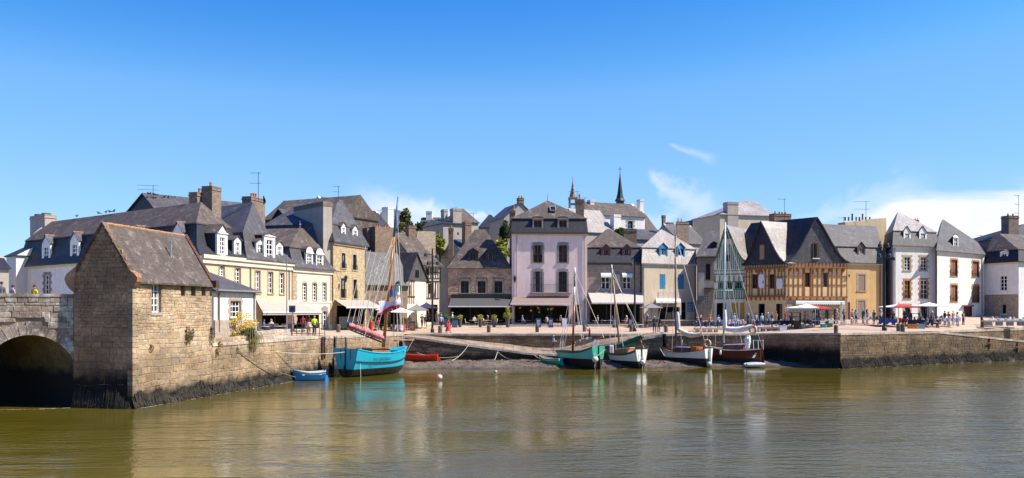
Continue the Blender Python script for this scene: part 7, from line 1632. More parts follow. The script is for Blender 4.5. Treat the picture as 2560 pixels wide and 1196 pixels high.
crate(1957, 100.5, .85, .6, 'white storage box with a dark green lid on the quay', ma_wh, 'box', ma_dgrn); crate(2074, 100.8, .6, .4, 'green plastic box under the purple market table', m_plain('green_plastic', (.02, .22, .12, 1), .4)); crate(2058, 100.9, .5, .35, 'teal plastic box left of the green one under the table', m_plain('teal_plastic', (.03, .35, .3, 1), .4)); crate(2277, 101.2, .7, .45, 'orange bag-like box right of the two bollards', m_plain('orange_plastic', (.6, .2, .03, 1), .5)); crate(2292, 101.3, .35, .5, 'yellow-ochre box beside the orange one', m_plain('ochre_card', (.5, .36, .12, 1), .7)); crate(2304, 101.6, .7, .5, 'pale blue plastic crate by the seated sellers', m_plain('pale_blue_plastic', (.2, .35, .5, 1), .4)); crate(2108, 103, .5, .35, 'small white box beside the umbrella table', ma_wh, 'box'); crate(1991, 102, .5, .8, 'dark wooden stool-high box under the white umbrella', ma_timber_dk, 'box'); crate(2008, 101.6, .5, .45, 'grey-green box by the umbrella pole', ma_goods[5], 'box')
def cabinet(px, Y, w, h, label, mat):
    p = on_quay(px, Y); r = empty('display_shelf', p, 0, label, 'shelf')
    for s_ in (-1, 1): m = MB(); m.box(s_*w/2-.04, s_*w/2+.04, -.2, .2, 0, h); m.build('side_panel', mat, r)
    for i in range(4): m = MB(); z = h*(.15+.28*i); m.box(-w/2+.04, w/2-.04, -.19, .19, z-.03, z+.03); m.build('shelf_board', mat, r)
cabinet(1990, 104.5, 1.0, 1.7, 'dark display shelf under the left of the white umbrella', ma_timber_dk); cabinet(2056, 105, .9, 1.8, 'display shelf behind the purple market table', ma_timber_dk); cabinet(2078, 105, .8, 1.7, 'second display shelf right of the one behind the purple table', ma_timber_dk); cabinet(2296, 105, 1.7, 1.5, 'dark wide display rack below the white umbrella at the right', ma_cloth_navy)
r = empty('clothes_rail', on_quay(1676, 116), 0, 'rail of bright clothes outside the cream house shop', 'clothes rail'); m = MB(); m.tube((-.5, 0, 1.7), (.5, 0, 1.7), .02, n=5); m.tube((-.5, 0, 0), (-.5, 0, 1.7), .02, n=5); m.tube((.5, 0, 0), (.5, 0, 1.7), .02, n=5); m.build('frame', ma_zinc, r)
for i in range(5): m = MB(); x = -.4+i*.2; m.hexa([(x-.05, -.22, .5), (x+.05, -.22, .5), (x+.05, .22, .5), (x-.05, .22, .5), (x-.03, -.16, 1.65), (x+.03, -.16, 1.65), (x+.03, .16, 1.65), (x-.03, .16, 1.65)]); m.build('garment', ma_goods[(i*2+1) % 6], r)
# low dark terrace wall before the cream house
fT = Fr((on_quay(1612, 113).x, 113), (on_quay(1758, 113.6).x, 113.6), 3.9); r = fT.root('terrace_wall', 'low dark stone terrace wall in front of the cream house', 'wall'); m = MB(); m.box(0, fT.L, .05, .5, -.3, fT.w(1685, 800)-.12); m.build('wall_core', ma_mas_grey, r)
put_stones(r, fT, stone_face(fT, 0, fT.L, -.1, fT.w(1685, 800)-.12, (.2, .3), (.35, .8), v=.04), m_stone('dark_terrace_stone', [(.13, .105, .09, 1), (.19, .155, .13, 1), (.1, .085, .08, 1)]), 120)
u = 0
while u < fT.L-.1: l_ = min(rnd(.9, 1.4), fT.L-u); m = MB(); m.box(u+.01, u+l_-.01, -.03, .58, fT.w(1685, 800)-.115, fT.w(1685, 800)); m.build('coping_stone', ma_coping, r); u += l_
for x0, x1, Y, yt, lab, cl, dr, ng, wh in ((1808, 1852, 107.5, 803, 'black-draped market table before the mustard doors', ma_cloth_navy, .7, 5, 'black-draped table before the mustard doors'), (1950, 1992, 105.5, 802, 'dark market table left of the display shelf', ma_cloth_navy, .6, 4, 'dark table left of the display shelf'), (2008, 2050, 104.6, 803, 'dark market table behind the umbrella pole', ma_cloth_navy, .6, 4, 'dark table behind the umbrella pole'), (2268, 2312, 103.8, 800, 'black-draped table beside the orange bag-like box', ma_cloth_navy, .7, 5, 'black-draped table beside the orange box'), (2316, 2350, 104.4, 800, 'dark table beneath the wide white umbrella', ma_cloth_navy, .7, 4, 'dark table beneath the wide white umbrella'), (2246, 2268, 105, 798, 'short dark red table under the red-panelled right umbrella', ma_cloth_red, .6, 3, 'short red table')):
    f, h, r = trestle(x0, x1, Y, yt, lab, cl, dr); goods(f, h, ng, wh, 'goods on the '+wh)
# bicycle by the railing
p = quay_at(762, 836); r = empty('bicycle', p, R(20), 'dark bicycle parked behind the guard railing', 'bicycle')
for x in (-.52, .52):
    m = MB(); n = 16; m.path([(x+.33*math.cos(2*math.pi*i/n), 0, .34+.33*math.sin(2*math.pi*i/n)) for i in range(n+1)], .025, 5); w_ = m.build('wheel', ma_iron, r)
    m = MB(); [m.tube((x, 0, .34), (x+.32*math.cos(t), 0, .34+.32*math.sin(t)), .006, n=3) for t in [k*math.pi/4 for k in range(8)]]; m.build('spokes', ma_zinc, w_)
m = MB(); [m.tube(a, c, .02, n=5) for a, c in (((-.52, 0, .34), (-.15, 0, .85)), ((-.52, 0, .34), (.0, 0, .3)), ((0, 0, .3), (-.18, 0, .9)), ((0, 0, .3), (.38, 0, .8)), ((-.15, 0, .82), (.38, 0, .85)), ((.52, 0, .34), (.36, 0, 1.0)))]; m.build('frame', ma_redwood, r)
m = MB(); m.box(-.3, -.08, -.07, .07, .9, .96); m.build('saddle', ma_darkpaint, r); m = MB(); m.tube((.36, -.25, 1.02), (.36, .25, 1.02), .018, n=5); m.build('handlebar', ma_iron, r)
# ================================================================ people
def person_mesh(pose):
    """joints -> one continuous skin"""
    J = {'pel': ((0, 0, .95), .135), 'bel': ((0, -.005, 1.1), .125), 'che': ((0, .0, 1.32), .145), 'nk0': ((0, .01, 1.47), .065), 'nk': ((0, .0, 1.53), .055), 'hd': ((0, -.015, 1.62), .088), 'top': ((0, -.005, 1.70), .075), 'nose': ((0, -.115, 1.625), .014)}
    E = [('pel', 'bel', 1), ('bel', 'che', 1), ('che', 'nk0', 1), ('nk0', 'nk', 0), ('nk', 'hd', 0), ('hd', 'top', 0), ('hd', 'nose', 0)]
    arms = {'stand': (((.22, .02, 1.16), (.23, -.06, .92)), ((.22, .02, 1.16), (.22, -.1, .93))), 'walk': (((.22, .12, 1.17), (.22, .1, .93)), ((.22, -.08, 1.16), (.2, -.25, 1.0))), 'photo': (((.24, -.12, 1.22), (.10, -.30, 1.50)), ((.24, -.12, 1.22), (.10, -.30, 1.50))), 'sit': (((.21, -.05, 1.16), (.16, -.28, 1.03)), ((.21, -.05, 1.16), (.17, -.3, 1.0))), 'carry': (((.22, -.02, 1.16), (.12, -.22, 1.1)), ((.22, 0, 1.16), (.14, -.24, 1.06)))}[pose]
    legs = {'walk': (((.10, -.16, .52), (.10, -.22, .09)), ((.10, .05, .5), (.10, .30, .15))), 'sit': (((.12, -.42, .90), (.13, -.44, .46)), ((.12, -.42, .90), (.13, -.40, .46)))}.get(pose, (((.10, -.01, .5), (.11, .02, .08)), ((.10, -.02, .5), (.12, .0, .08))))
    for i, sx in enumerate((-1, 1)):
        f = lambda p: (p[0]*sx, p[1], p[2]); k = str(i); el, wr = arms[i]; kn, an = legs[i]
        J['sh'+k] = (f((.185, .01, 1.42)), .068); J['el'+k] = (f(el), .047); J['wr'+k] = (f(wr), .032); d = (Vector(wr)-Vector(el)).normalized(); h = Vector(wr)+d*.075; J['ha'+k] = (f(h), .034)
        E += [('che', 'sh'+k, 1), ('sh'+k, 'el'+k, 1), ('el'+k, 'wr'+k, 4), ('wr'+k, 'ha'+k, 0)]
        side = d.cross(Vector((0, 1, 0)) if abs(d.y) < .8 else Vector((0, 0, 1))).normalized(); fw = side.cross(d)
        for q in range(4):
            l = (.075, .085, .08, .06)[q]; a = h+d*.03+fw*(q-1.5)*.02; t = h+d*(.03+l)+fw*(q-1.5)*.024-side*.02; J['f%d%s' % (q, k)] = (f(t), .009); E.append(('ha'+k, 'f%d%s' % (q, k), 0))
        t = Vector(wr)+d*.05+fw*-.06-side*.01; J['th'+k] = (f(t), .011); E.append(('wr'+k, 'th'+k, 0))
        J['hp'+k] = (f((.095, 0, .9)), .1); J['kn'+k] = (f(kn), .066); J['an'+k] = (f(an), .043); to = Vector(an)+Vector((0.01, -.17, -.045)); J['to'+k] = (f(to), .036); he = Vector(an)+Vector((0, .05, -.04)); J['he'+k] = (f(he), .034)
        E += [('pel', 'hp'+k, 2), ('hp'+k, 'kn'+k, 2), ('kn'+k, 'an'+k, 5), ('an'+k, 'to'+k, 3), ('an'+k, 'he'+k, 3)]
    names = list(J); me = bpy.data.meshes.new('body'); me.from_pydata([J[n][0] for n in names], [(names.index(a), names.index(b)) for a, b, _ in E], [])
    o = bpy.data.objects.new('tmp', me); col.objects.link(o); md = o.modifiers.new('s', 'SKIN'); md.use_smooth_shade = True; md.branch_smoothing = .6
    for i, n in enumerate(names): me.skin_vertices[0].data[i].radius = (J[n][1],)*2; me.skin_vertices[0].data[i].use_root = n == 'pel'
    sd = o.modifiers.new('d', 'SUBSURF'); sd.levels = 1; sd.render_levels = 1
    out = bpy.data.meshes.new_from_object(o.evaluated_get(bpy.context.evaluated_depsgraph_get())); bpy.data.objects.remove(o)
    segs = [(Vector(J[a][0]), Vector(J[b][0]), m, (J[a][1]+J[b][1])/2) for a, b, m in E]; mi = []
    for pl in out.polygons:
        c = pl.center; best = min(segs, key=lambda s: ((c-(s[0]+(s[1]-s[0])*max(0, min(1, (c-s[0]).dot(s[1]-s[0])/max(1e-6, (s[1]-s[0]).length_squared))))).length-s[3])); mi.append(best[2])
    out.materials.clear()
    for i in range(6): out.materials.append(None)
    out.polygons.foreach_set('material_index', mi); out.polygons.foreach_set('use_smooth', [True]*len(mi)); out.name = 'body_'+pose; return out
PM = {p: person_mesh(p) for p in ('stand', 'walk', 'photo', 'sit', 'carry')}
def cap_mesh(style):
    m = MB(); rows = []
    for k in range(6):
        ph = math.pi/2*k/5; rows.append([(.103*math.cos(ph)*math.cos(t), .115*math.cos(ph)*math.sin(t)+.005, 1.655+.10*math.sin(ph)-(.05+.05*(style == 'long'))*max(0, math.sin(t))*math.cos(ph)) for t in [2*math.pi*i/12 for i in range(12)]])
    m.grid(rows, close=True)
    if style == 'long': m.hexa([(-.09, .05, 1.38), (.09, .05, 1.38), (.08, .12, 1.38), (-.08, .12, 1.38), (-.1, .0, 1.66), (.1, .0, 1.66), (.09, .115, 1.66), (-.09, .115, 1.66)])
    if style == 'cap': m.hexa([(-.07, -.22, 1.655), (.07, -.22, 1.655), (.08, -.08, 1.66), (-.08, -.08, 1.66), (-.07, -.22, 1.668), (.07, -.22, 1.668), (.08, -.08, 1.685), (-.08, -.08, 1.685)])
    return m.mesh('hair_'+style, ma_hair['dark'], True, False)
ma_hair = {'dark': m_plain('dark_hair', (.02, .013, .01, 1), .6), 'grey': m_plain('grey_hair', (.4, .38, .36, 1), .7), 'fair': m_plain('fair_hair', (.35, .2, .08, 1), .6), 'white': m_plain('white_cap', (.7, .68, .65, 1), .8), 'red': m_plain('ginger_hair', (.3, .08, .02, 1), .6)}
HM = {s: cap_mesh(s) for s in ('short', 'long', 'cap')}
em = MB(); em.ball((-.033, -.095, 1.64), .012, n=6, m=4); em.ball((.033, -.095, 1.64), .012, n=6, m=4); em.box(-.025, .025, -.1, -.085, 1.575, 1.582); EYES = em.mesh('eyes', ma_darkpaint, False, False)
def skirt_mesh(l):
    m = MB(); n = 14; rows = []
    for k in range(6):
        t = k/5; rr = .15+.22*t*(1+.0); rows.append([((rr+.03*t*math.sin(j*3))*math.cos(2*math.pi*j/n), (rr*.85+.03*t*math.sin(j*3))*math.sin(2*math.pi*j/n)+.05*t, 1.08-l*t) for j in range(n)])
    m.grid(rows, close=True); return m.mesh('skirt', ma_cloth_red, True, False)
SK = {l: skirt_mesh(l) for l in (.5, .85)}
CM = {}
def cm(c):
    c = tuple(c)+(1,) if len(c) == 3 else c
    if c not in CM: CM[c] = m_plain('cloth_%d' % len(CM), c, .85, .15, 6)
    return CM[c]
SKIN_ = [m_plain('skin_light', (.50, .29, .20, 1), .6, .05), m_plain('skin_tan', (.36, .19, .12, 1), .6, .05)]
def person(pos, h, face, pose, shirt, pants, label, hair='dark', style='short', sleeves=0, shorts=0, skirt=None, skin=0, shoes=(.05, .04, .035)):
    r = empty('person', pos, face, label, 'person'); s_ = h/1.76; r.scale = (s_,)*3
    if pose == 'sit': r.location.z -= (.9-.5)*s_
    o = bpy.data.objects.new('body', PM[pose]); col.objects.link(o); o.parent = r; sk = SKIN_[skin]
    for i, mt in enumerate((sk, cm(shirt), cm(pants), cm(shoes), cm(shirt) if sleeves else sk, sk if shorts or skirt else cm(pants))): o.material_slots[i].link = 'OBJECT'; o.material_slots[i].material = mt
    hr = bpy.data.objects.new('hat' if style == 'cap' else 'hair', HM[style]); col.objects.link(hr); hr.parent = r; hr.material_slots[0].link = 'OBJECT'; hr.material_slots[0].material = ma_hair[hair]
    e = bpy.data.objects.new('eyes', EYES); col.objects.link(e); e.parent = r
    if skirt: k = bpy.data.objects.new('skirt', SK[skirt]); col.objects.link(k); k.parent = r; k.material_slots[0].link = 'OBJECT'; k.material_slots[0].material = cm(pants)
    return r
def ppx(px, yh, yf, face, pose, *a, Y=None, **k):
    p = quay_at(px, yf) if Y is None else on_quay(px, Y)
    h = max(1.45, min(1.92, (yf-yh)/FPX*p.y)) if Y is None else 1.8
    return person(p, h, face, pose, *a, **k)
N_, B_, L_f, R_f = 0, math.pi, -math.pi/2, math.pi/2     # facing camera, away, left (-X), right (+X)
RED, NAVY, WHT, GRY, BLU, BLK, KHK, PNK = (.45, .03, .04), (.02, .03, .07), (.7, .69, .67), (.25, .25, .26), (.15, .25, .5), (.02, .02, .022), (.3, .24, .16), (.55, .38, .36)
ppx(757, 788, 832, B_, 'stand', RED, NAVY, 'person seen from behind in a red t-shirt by the railing')
ppx(772, 787, 835, B_, 'stand', (.1, .05, .05), PNK, 'person with dark top and pale pink skirt beside the red t-shirt', style='long', skirt=.5)
ppx(786, 789, 839, B_+.4, 'stand', (.55, .75, .05), NAVY, 'person in a bright yellow safety vest and navy trousers', hair='fair', sleeves=1)
ppx(1063, 787, 819, N_, 'walk', (.05, .05, .07), NAVY, 'person in dark clothes walking left of the slim lamp post', skin=1)
ppx(1071, 779, 812, B_, 'stand', BLK, BLK, 'ginger-haired person in black behind the walker', hair='red', sleeves=1)
ppx(1093, 776, 814, B_, 'stand', (.2, .16, .18), KHK, 'person in a brown-grey top right of the slim lamp post', hair='grey', shorts=1)
ppx(1103, 779, 825, B_+.3, 'walk', (.3, .4, .6), NAVY, 'person in a light blue shirt and dark shorts by the slim lamp post', hair='grey', shorts=1)
ppx(1121, 794, 833, R_f, 'walk', RED, RED, 'person in a long flowing red dress near the quay edge', style='long', skirt=.85)
ppx(1131, 780, 817, L_f, 'walk', WHT, NAVY, 'person in a white shirt walking behind the red dress', hair='grey', sleeves=1)
ppx(1046, 787, 811, N_, 'stand', (.55, .55, .1), (.6, .58, .5), 'person in a yellow-green top by the alley parasols')
person(Vector((X_(1384, 99.3), 99.3, slip_z(X_(1384, 99.3), 99.3))), 1.8, R_f+.2, 'carry', (.45, .5, .62), (.04, .05, .08), 'person in a pale blue shirt and dark shorts standing on the slipway', hair='grey', style='cap', shorts=1)
person(Vector((X_(1474, 100.3), 100.3, slip_z(X_(1474, 100.3), 100.3)+.02)), 1.85, L_f+.3, 'photo', RED, NAVY, 'person in a red jacket taking a photograph beside the teal boat', hair='white', style='cap', sleeves=1)
person(Vector((X_(1636, 100.6), 100.6, slip_z(X_(1636, 100.6), 100.6)+.03)), 1.9, N_, 'carry', (.02, .025, .05), (.03, .05, .12), 'man-height figure in a dark jacket and blue jeans at the slipway head', hair='grey', sleeves=1)
person(Vector((X_(1647, 101.2), 101.2, slip_z(X_(1647, 101.2), 101.2)+.03)), 1.85, N_-.6, 'stand', BLK, NAVY, 'figure in black just right of the dark jacket and jeans', sleeves=1)
ppx(1697, 788, 827, L_f, 'walk', (.55, .5, .45), (.5, .3, .25), 'person in striped pale top striding behind the white sloop mast', style='long', shorts=1)
ppx(1845, 0, 0, L_f, 'sit', (.04, .05, .08), NAVY, 'seated person in a white cap and dark top behind the furled white sail', Y=102.3, hair='white', style='cap')
ppx(1858, 0, 0, L_f, 'sit', (.6, .14, .03), NAVY, 'seated person in an orange top and white cap behind the furled white sail', Y=102.2, hair='white', style='cap')
ppx(1890, 0, 0, B_, 'stand', (.35, .35, .55), NAVY, 'person in a lavender shirt at the dark market table', Y=108); ppx(1905, 0, 0, B_+.3, 'stand', (.3, .45, .65), WHT, 'fair-haired person in pale blue by the dark market table', Y=106.5, hair='fair'); ppx(1920, 0, 0, N_, 'stand', (.1, .2, .25), NAVY, 'person in a teal top and pale cap before the two white plaques', Y=107.5, hair='white', style='cap')
ppx(1963, 777, 812, R_f, 'stand', (.5, .03, .05), (.1, .12, .2), 'person in a red top and dark jeans at the corner of the timbered house', hair='fair', sleeves=1)
ppx(2033, 0, 0, N_, 'stand', (.4, .55, .4), NAVY, 'person in a pale green top behind the purple market table', Y=103.6, style='long'); ppx(2013, 0, 0, R_f, 'stand', (.4, .25, .25), KHK, 'person in a dusty pink top left of the umbrella pole', Y=104.2); ppx(2093, 0, 0, L_f, 'stand', (.62, .45, .25), KHK, 'pale-haired person in a tan top by the white awning post', Y=104.5, hair='white')
for k, (px, Y, sh, pn, lab) in enumerate(((2131, 106, (.4, .25, .22), NAVY, 'person in a dusky pink top, leftmost before the ochre house'), (2140, 105.6, (.05, .25, .35), NAVY, 'person in a teal dress top beside the dusky pink one'), (2158, 106.5, (.03, .1, .15), BLK, 'tall person in dark blue before the ochre shutters'), (2168, 106, (.4, .4, .55), GRY, 'person in a pale lavender top before the ochre shutters'), (2233, 105.5, (.06, .03, .03), BLK, 'person in dark brown under the red umbrella'), (2261, 105.8, (.2, .02, .03), BLK, 'person in dark red under the red and white umbrella'), (2362, 107.5, (.05, .03, .03), BLK, 'person in black left of the orange top'), (2372, 107, (.25, .03, .03), BLK, 'person in maroon beside the orange top'), (2383, 108.6, (.7, .2, .03), KHK, 'person in a bright orange top at the white house wall'), (2394, 107.2, (.35, .45, .45), GRY, 'person in a grey-green top right of the orange one'))): ppx(px, 0, 0, (B_, N_, L_f, R_f)[k % 4]+.3, ('stand', 'carry')[k % 2], sh, pn, lab, Y=Y, hair=('dark', 'fair', 'grey')[k % 3], style=('short', 'long')[k % 2])
ppx(2318, 0, 0, L_f, 'sit', (.3, .3, .4), NAVY, 'seated seller in grey-violet by the pale blue crate', Y=103); ppx(2335, 0, 0, R_f, 'sit', (.35, .2, .15), BLK, 'seated seller in brown right of the grey-violet one', Y=103.2, hair='fair'); ppx(2454, 0, 0, R_f, 'sit', NAVY, BLK, 'person in navy sitting by the white house corner', Y=110)
ppx(678, 0, 0, N_, 'sit', (.55, .5, .48), KHK, 'fair-haired person sitting on the terrace of the yellow house', Y=81.6, hair='fair', style='long'); ppx(660, 0, 0, R_f, 'sit', (.08, .12, .35), NAVY, 'person in blue sitting at the left of the yellow house terrace', Y=80.4)
for k, (px, yh, v, sh, lab) in enumerate(((4, 690, 1.2, (.18, .17, .18), 'person in a grey t-shirt leaning on the bridge parapet at the left edge'), (32, 712, 1.0, (.45, .32, .38), 'person in a pale pink top behind the bridge parapet'), (86, 712, .95, (.75, .55, .02), 'person in a yellow top reading at the bridge parapet'))):
    u, w = FB.uw(px, yh, v); p = FB.W(u, v, DK); person(p, max(1.2, w-DK) if k else 1.9, (B_, B_-.5, B_-.3)[k], ('stand', 'stand', 'carry')[k], sh, NAVY, lab, skin=k % 2)
# customers under the awnings and strollers
for k, (px, Y, pose, sh, pn, lab) in enumerate(((1186, 118.2, 'sit', (.5, .45, .42), NAVY, 'person in a pale top seated among the white wicker chairs'), (1219, 118.4, 'sit', (.25, .06, .06), BLK, 'person in dark red seated at the right of the wicker chairs'), (1306, 118.6, 'sit', (.35, .4, .5), NAVY, 'person in pale blue seated below the peach lantern'), (1368, 118.8, 'sit', (.55, .5, .45), KHK, 'person in cream seated below the green lantern'), (1402, 118.2, 'sit', (.12, .1, .1), BLK, 'person in black seated near the pale menu board'), (1494, 118.4, 'sit', (.5, .48, .46), NAVY, 'person in off-white seated at the left under the cream awning'), (1530, 118.4, 'sit', (.1, .15, .3), BLK, 'person in blue seated under the cream awning'), (1566, 118.2, 'sit', (.4, .2, .15), KHK, 'person in rust seated under the cream awning'), (946, 105.4, 'sit', (.5, .1, .08), NAVY, 'person in red seated under the left white parasol'), (962, 105, 'sit', (.5, .5, .5), NAVY, 'person in white seated under the left white parasol'), (994, 105.6, 'sit', (.15, .2, .35), BLK, 'person in blue seated right of the boat mast'), (1024, 109, 'stand', (.45, .25, .25), KHK, 'person in dusty rose standing by the brown menu board'), (1055, 113, 'walk', (.3, .3, .33), NAVY, 'person in grey deep in the alley mouth'), (1618, 112.5, 'stand', (.1, .1, .12), BLK, 'person in black beside the pale lavender menu board'), (1682, 118.5, 'stand', (.5, .42, .36), NAVY, 'shopper in beige by the rail of clothes'), (1880, 107, 'sit', (.15, .15, .2), BLK, 'person in charcoal sitting near the mustard doors'), (1836, 109, 'stand', (.2, .3, .5), NAVY, 'person in blue before the mustard doors'), (1940, 108.5, 'stand', (.55, .35, .12), KHK, 'person in ochre by the dark doorway of the timbered house'), (2048, 105.6, 'stand', (.3, .3, .32), BLK, 'person in grey behind the display shelf'), (2202, 106.5, 'stand', (.5, .45, .4), NAVY, 'person in cream left of the dark lamp post'), (2300, 106.5, 'stand', (.1, .12, .2), BLK, 'person in navy behind the wide display rack'), (2350, 104, 'sit', (.3, .35, .5), NAVY, 'seller in pale blue seated beside the lavender table'), (1752, 106, 'stand', (.06, .06, .08), BLK, 'person in black left of the navy-cloth market table'), (1775, 107, 'stand', (.4, .1, .08), NAVY, 'person in brick red behind the navy-cloth market table'), (1796, 106.4, 'carry', (.2, .25, .4), BLK, 'person in slate blue at the right end of the navy-cloth table'), (1870, 108.6, 'stand', (.12, .1, .1), BLK, 'person in dark brown behind the seated people in caps'), (1930, 106.6, 'stand', (.1, .1, .14), NAVY, 'person in charcoal before the oval plaque'), (1977, 106.2, 'stand', (.2, .18, .2), BLK, 'person in grey at the corner post of the timbered houses'), (2110, 106.6, 'stand', (.15, .1, .1), BLK, 'person in brown at the red side door of the ochre house'), (2185, 105.4, 'stand', (.1, .14, .25), NAVY, 'person in navy right of the ochre shutters'), (2275, 106, 'stand', (.08, .08, .1), BLK, 'person in black under the right edge of the red panel'), (2330, 106.6, 'stand', (.12, .12, .15), NAVY, 'person in charcoal under the wide white umbrella'), (2408, 109, 'stand', (.2, .15, .15), BLK, 'person in brown beside the red door'))): ppx(px, 0, 0, (N_, L_f, R_f, B_)[k % 4]+.4, pose, sh, pn, lab, Y=Y, hair=('dark', 'grey', 'fair')[k % 3], style=('short', 'long', 'short')[k % 3], skin=k % 2, shorts=k % 2)
# ================================================================ plants and trees
def tree(px, py, Y, rx, rz, mat, label, zb=None, n=1500, s=.28, cl=9, name='tree'):
    c = P(px, py, Y); z0 = zb if zb is not None else max(4.5, c.z-rz-4); r = empty(name, (c.x, c.y, z0), 0, label, 'tree'); h = c.z-z0
    m = MB(); m.tube((0, 0, 0), (.1, 0, h*.6), .22, .15, 7); m.tube((.1, 0, h*.6), (0, 0, h), .15, .07, 6)
    for i in range(6): t = 2*math.pi*i/6; m.tube((.08, 0, h*.6), (rx*.6*math.cos(t), rx*.6*math.sin(t), h+rnd(-.3, .5)*rz), .08, .03, 5)
    m.build('trunk', ma_bark, r); m = MB()
    for i in range(cl):
        d = Vector((random.gauss(0, 1), random.gauss(0, 1), random.gauss(0, 1))).normalized(); leaf_cloud(m, (d.x*rx*.6, d.y*rx*.6, h+d.z*rz*.6), rx*rnd(.3, .5), rx*rnd(.3, .5), rz*rnd(.28, .45), n//cl, s, .2)
    m.build('crown', mat, r, uv=False)
tree(1020, 556, 140, 1.5, 2.4, ma_leafo, 'olive green tree behind the boat mast top'); tree(1012, 580, 138, 1.4, 1.6, ma_leafo, 'low olive tree beside the brown chimney pots'); tree(1060, 570, 168, 2.2, 1.6, ma_leafd, 'dull green shrub tree before the far grey roofs', n=900); tree(1095, 562, 150, 1.6, 1.7, ma_leafg, 'bright dark-green tree left of the tall grey chimney'); tree(1098, 612, 136, 1.3, 1.9, ma_leafy, 'yellow-green bush above the alley', n=800); tree(1264, 580, 142, 1.0, 2.6, ma_leafd, 'dark narrow tree left of the pink house chimney'); tree(1254, 622, 136, 1.9, 1.7, ma_leafy, 'yellow-green bush behind the brown stone house roof', n=900); tree(1552, 580, 137, 1.1, .7, ma_leafg, 'small bush on the roofs below the white chapel house', n=500)
def shrub(name, label, base, parts, cat='shrub'):
    r = empty(name, base, 0, label, cat)
    for nm, mat, fn in parts: m = MB(); fn(m); m.build(nm, mat, r, uv=False)
bs = FX.W(*(lambda t: (t[0], -.6, t[1]))(FX.uw(595, 850, -.6)))
def yf(m):
    for i in range(13): leaf_cloud(m, (rnd(-.6, 1.2), rnd(-.3, .3), .25+i*.13+rnd(-.1, .2)), .4, .35, .34, 90, .07, .2)
def yst(m):
    for i in range(7): m.tube((rnd(-.2, .3), 0, 0), (rnd(-.4, .9), rnd(-.2, .2), rnd(.8, 1.6)), .02, n=4)
shrub('flowering_shrub', 'shrub covered in yellow flowers on the garden wall below the white annex', bs, (('stems', ma_bark, yst), ('flowers', ma_flower, yf), ('foliage', ma_leafg, lambda m: [leaf_cloud(m, (rnd(-.4, .8), 0, rnd(.3, 1.2)), .3, .25, .3, 40, .07) for _ in range(4)])))
bs2 = FQ1.W(*(lambda t: (t[0], .1, t[1]))(FQ1.uw(632, 845)))
def fronds(m):
    for i in range(210):
        a = rnd(-math.pi, math.pi); l = rnd(1.0, 2.1); o = Vector((rnd(-.12, .12), rnd(-.1, .1), rnd(.1, .7))); d = Vector((math.cos(a), math.sin(a)*.8-.25, 0)); p = o; pts = []
        for k in range(6): t = k/5; pts.append(o+d*(l*.55*t)+Vector((0, 0, .75*l*(t*.9-1.7*t*t))))
        s_ = Vector((-d.y, d.x, 0)).normalized()*.025; m.grid([[q-s_*(1-.12*k), q+s_*(1-.12*k)] for k, q in enumerate(pts)])
shrub('trailing_plant', 'green grassy plant spilling over the quay wall beside the yellow flowers', bs2, (('fronds', ma_leafo, fronds), ('dry_fronds', m_leaf('dry_fronds', (.25, .2, .08, 1)), lambda m: [leaf_cloud(m, (rnd(-.2, .2), -.35, rnd(-1.3, -.3)), .15, .1, .3, 30, .1) for _ in range(5)])))
wall_plant(FQ1, 626, 855, .3, .3, ma_flower, 'lower clump of yellow flowers hanging on the quay wall', 200, .06); wall_plant(FQ1, 545, 870, .3, .5, m_leaf('dry_weeds', (.25, .17, .07, 1)), 'dry brown weeds hanging on the quay wall right of the tower', 130, .07); wall_plant(FT, 527, 830, .2, .6, ma_leafo, 'weeds in the corner where tower and garden wall meet', 90, .07)
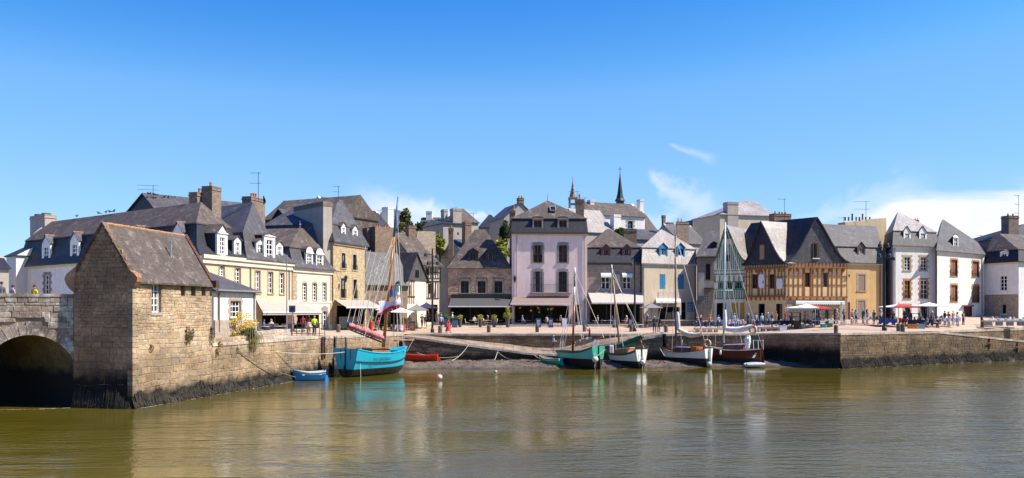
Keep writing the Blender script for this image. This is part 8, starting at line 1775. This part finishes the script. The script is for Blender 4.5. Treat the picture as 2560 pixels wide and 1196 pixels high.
# ================================================================ aerials and birds
def aerial(px, ytop, ybot, Y, label, bars=2, L=1.6):
    a, c = P(px, ytop, Y), P(px, ybot, Y); r = empty('tv_aerial', c, rnd(-.4, .4), label, 'aerial'); h = a.z-c.z
    m = MB(); m.tube((0, 0, -.5), (0, 0, h), .028, n=5); m.build('mast', ma_iron, r)
    for k in range(bars):
        z = h-.08-k*h*.42; m = MB(); m.tube((-L*.75, 0, z), (L*.25, 0, z), .02, n=4)
        for i in range(6): x = -L*.7+i*L*.17; m.tube((x, -.2, z), (x, .2, z), .01, n=3)
        m.build('boom', ma_iron, r)
for a in ((383, 463, 488, 98, 'television aerial above the slate-hung gable with pigeons', 2, 2.2), (646, 431, 492, 88, 'tall two-bar aerial over the chimney with a satellite dish', 2, 1.1), (846, 465, 497, 105, 'small aerial on the peak of the tall stone house', 2, .8), (1183, 533, 560, 133, 'thin aerial above the brown stone house roof', 2, .9), (1443, 478, 505, 126, 'aerial beside the bell tower', 2, 1.6), (1462, 494, 515, 127, 'short aerial on the pink house right chimney', 1, 1.4), (1961, 497, 545, 118, 'tall aerial above the pot-topped brown chimney', 1, 1.3), (2165, 503, 548, 122, 'two-bar aerial above the beige party wall', 2, 2.2), (2108, 543, 558, 122, 'little aerial left of the beige party wall', 1, .9), (2546, 488, 540, 128, 'aerial over the chimney at the right edge', 3, 1.0), (1140, 517, 524, 140, 'low aerial on the tall grey chimney', 1, 1.2), (2452, 588, 606, 138, 'small aerial between the white corner house and the grey neighbour', 1, 1.0), (952, 525, 545, 142, 'aerial pole on the dark slate roof behind the rigging', 1, .9)): aerial(*a)
bm_ = MB(); bm_.ball((0, 0, .14), .16, .08, .08, 8, 5); bm_.ball((.15, 0, .24), .05, n=6, m=4); bm_.prism([(-.12, -.04, .12), (-.3, -.05, .08), (-.3, .05, .08), (-.12, .04, .12)], (0, 0, .03)); bm_.tube((.02, .02, 0), (.02, .02, .08), .012, n=4); bm_.tube((.19, 0, .24), (.23, 0, .23), .012, .003, 4); BIRD = bm_.mesh('pigeon', m_plain('pigeon_grey', (.06, .06, .07, 1), .7), True, False)
ra, rb = P(362, 486.5, 98.5), P(490, 509.5, 105)
for t in (.06, .1, .17, .2, .24, .37, .45, .56, .62, .66, .82, .88, .93): o = bpy.data.objects.new('pigeon', BIRD); col.objects.link(o); o.location = ra.lerp(rb, t)+Vector((0, 0, .05)); o.rotation_euler = (0, 0, rnd(0, 6)); o.scale = (1.2,)*3; tag(o, 'grey pigeon perched on the ridge under the left aerial', 'pigeon', 'pigeons on the ridge')
for px, py in ((247, 532.5), (265, 531), (275, 530), (285, 529.2), (192, 541)): o = bpy.data.objects.new('pigeon', BIRD); col.objects.link(o); w_ = HA.fr.uw(px, py, 3.3); o.location = HA.fr.W(w_[0], 3.3, 16.1-4.4+.1); o.rotation_euler = (0, 0, rnd(0, 6)); o.scale = (1.2,)*3; tag(o, 'grey pigeon perched on the ridge of the white mansard house', 'pigeon', 'pigeons on the white house ridge')
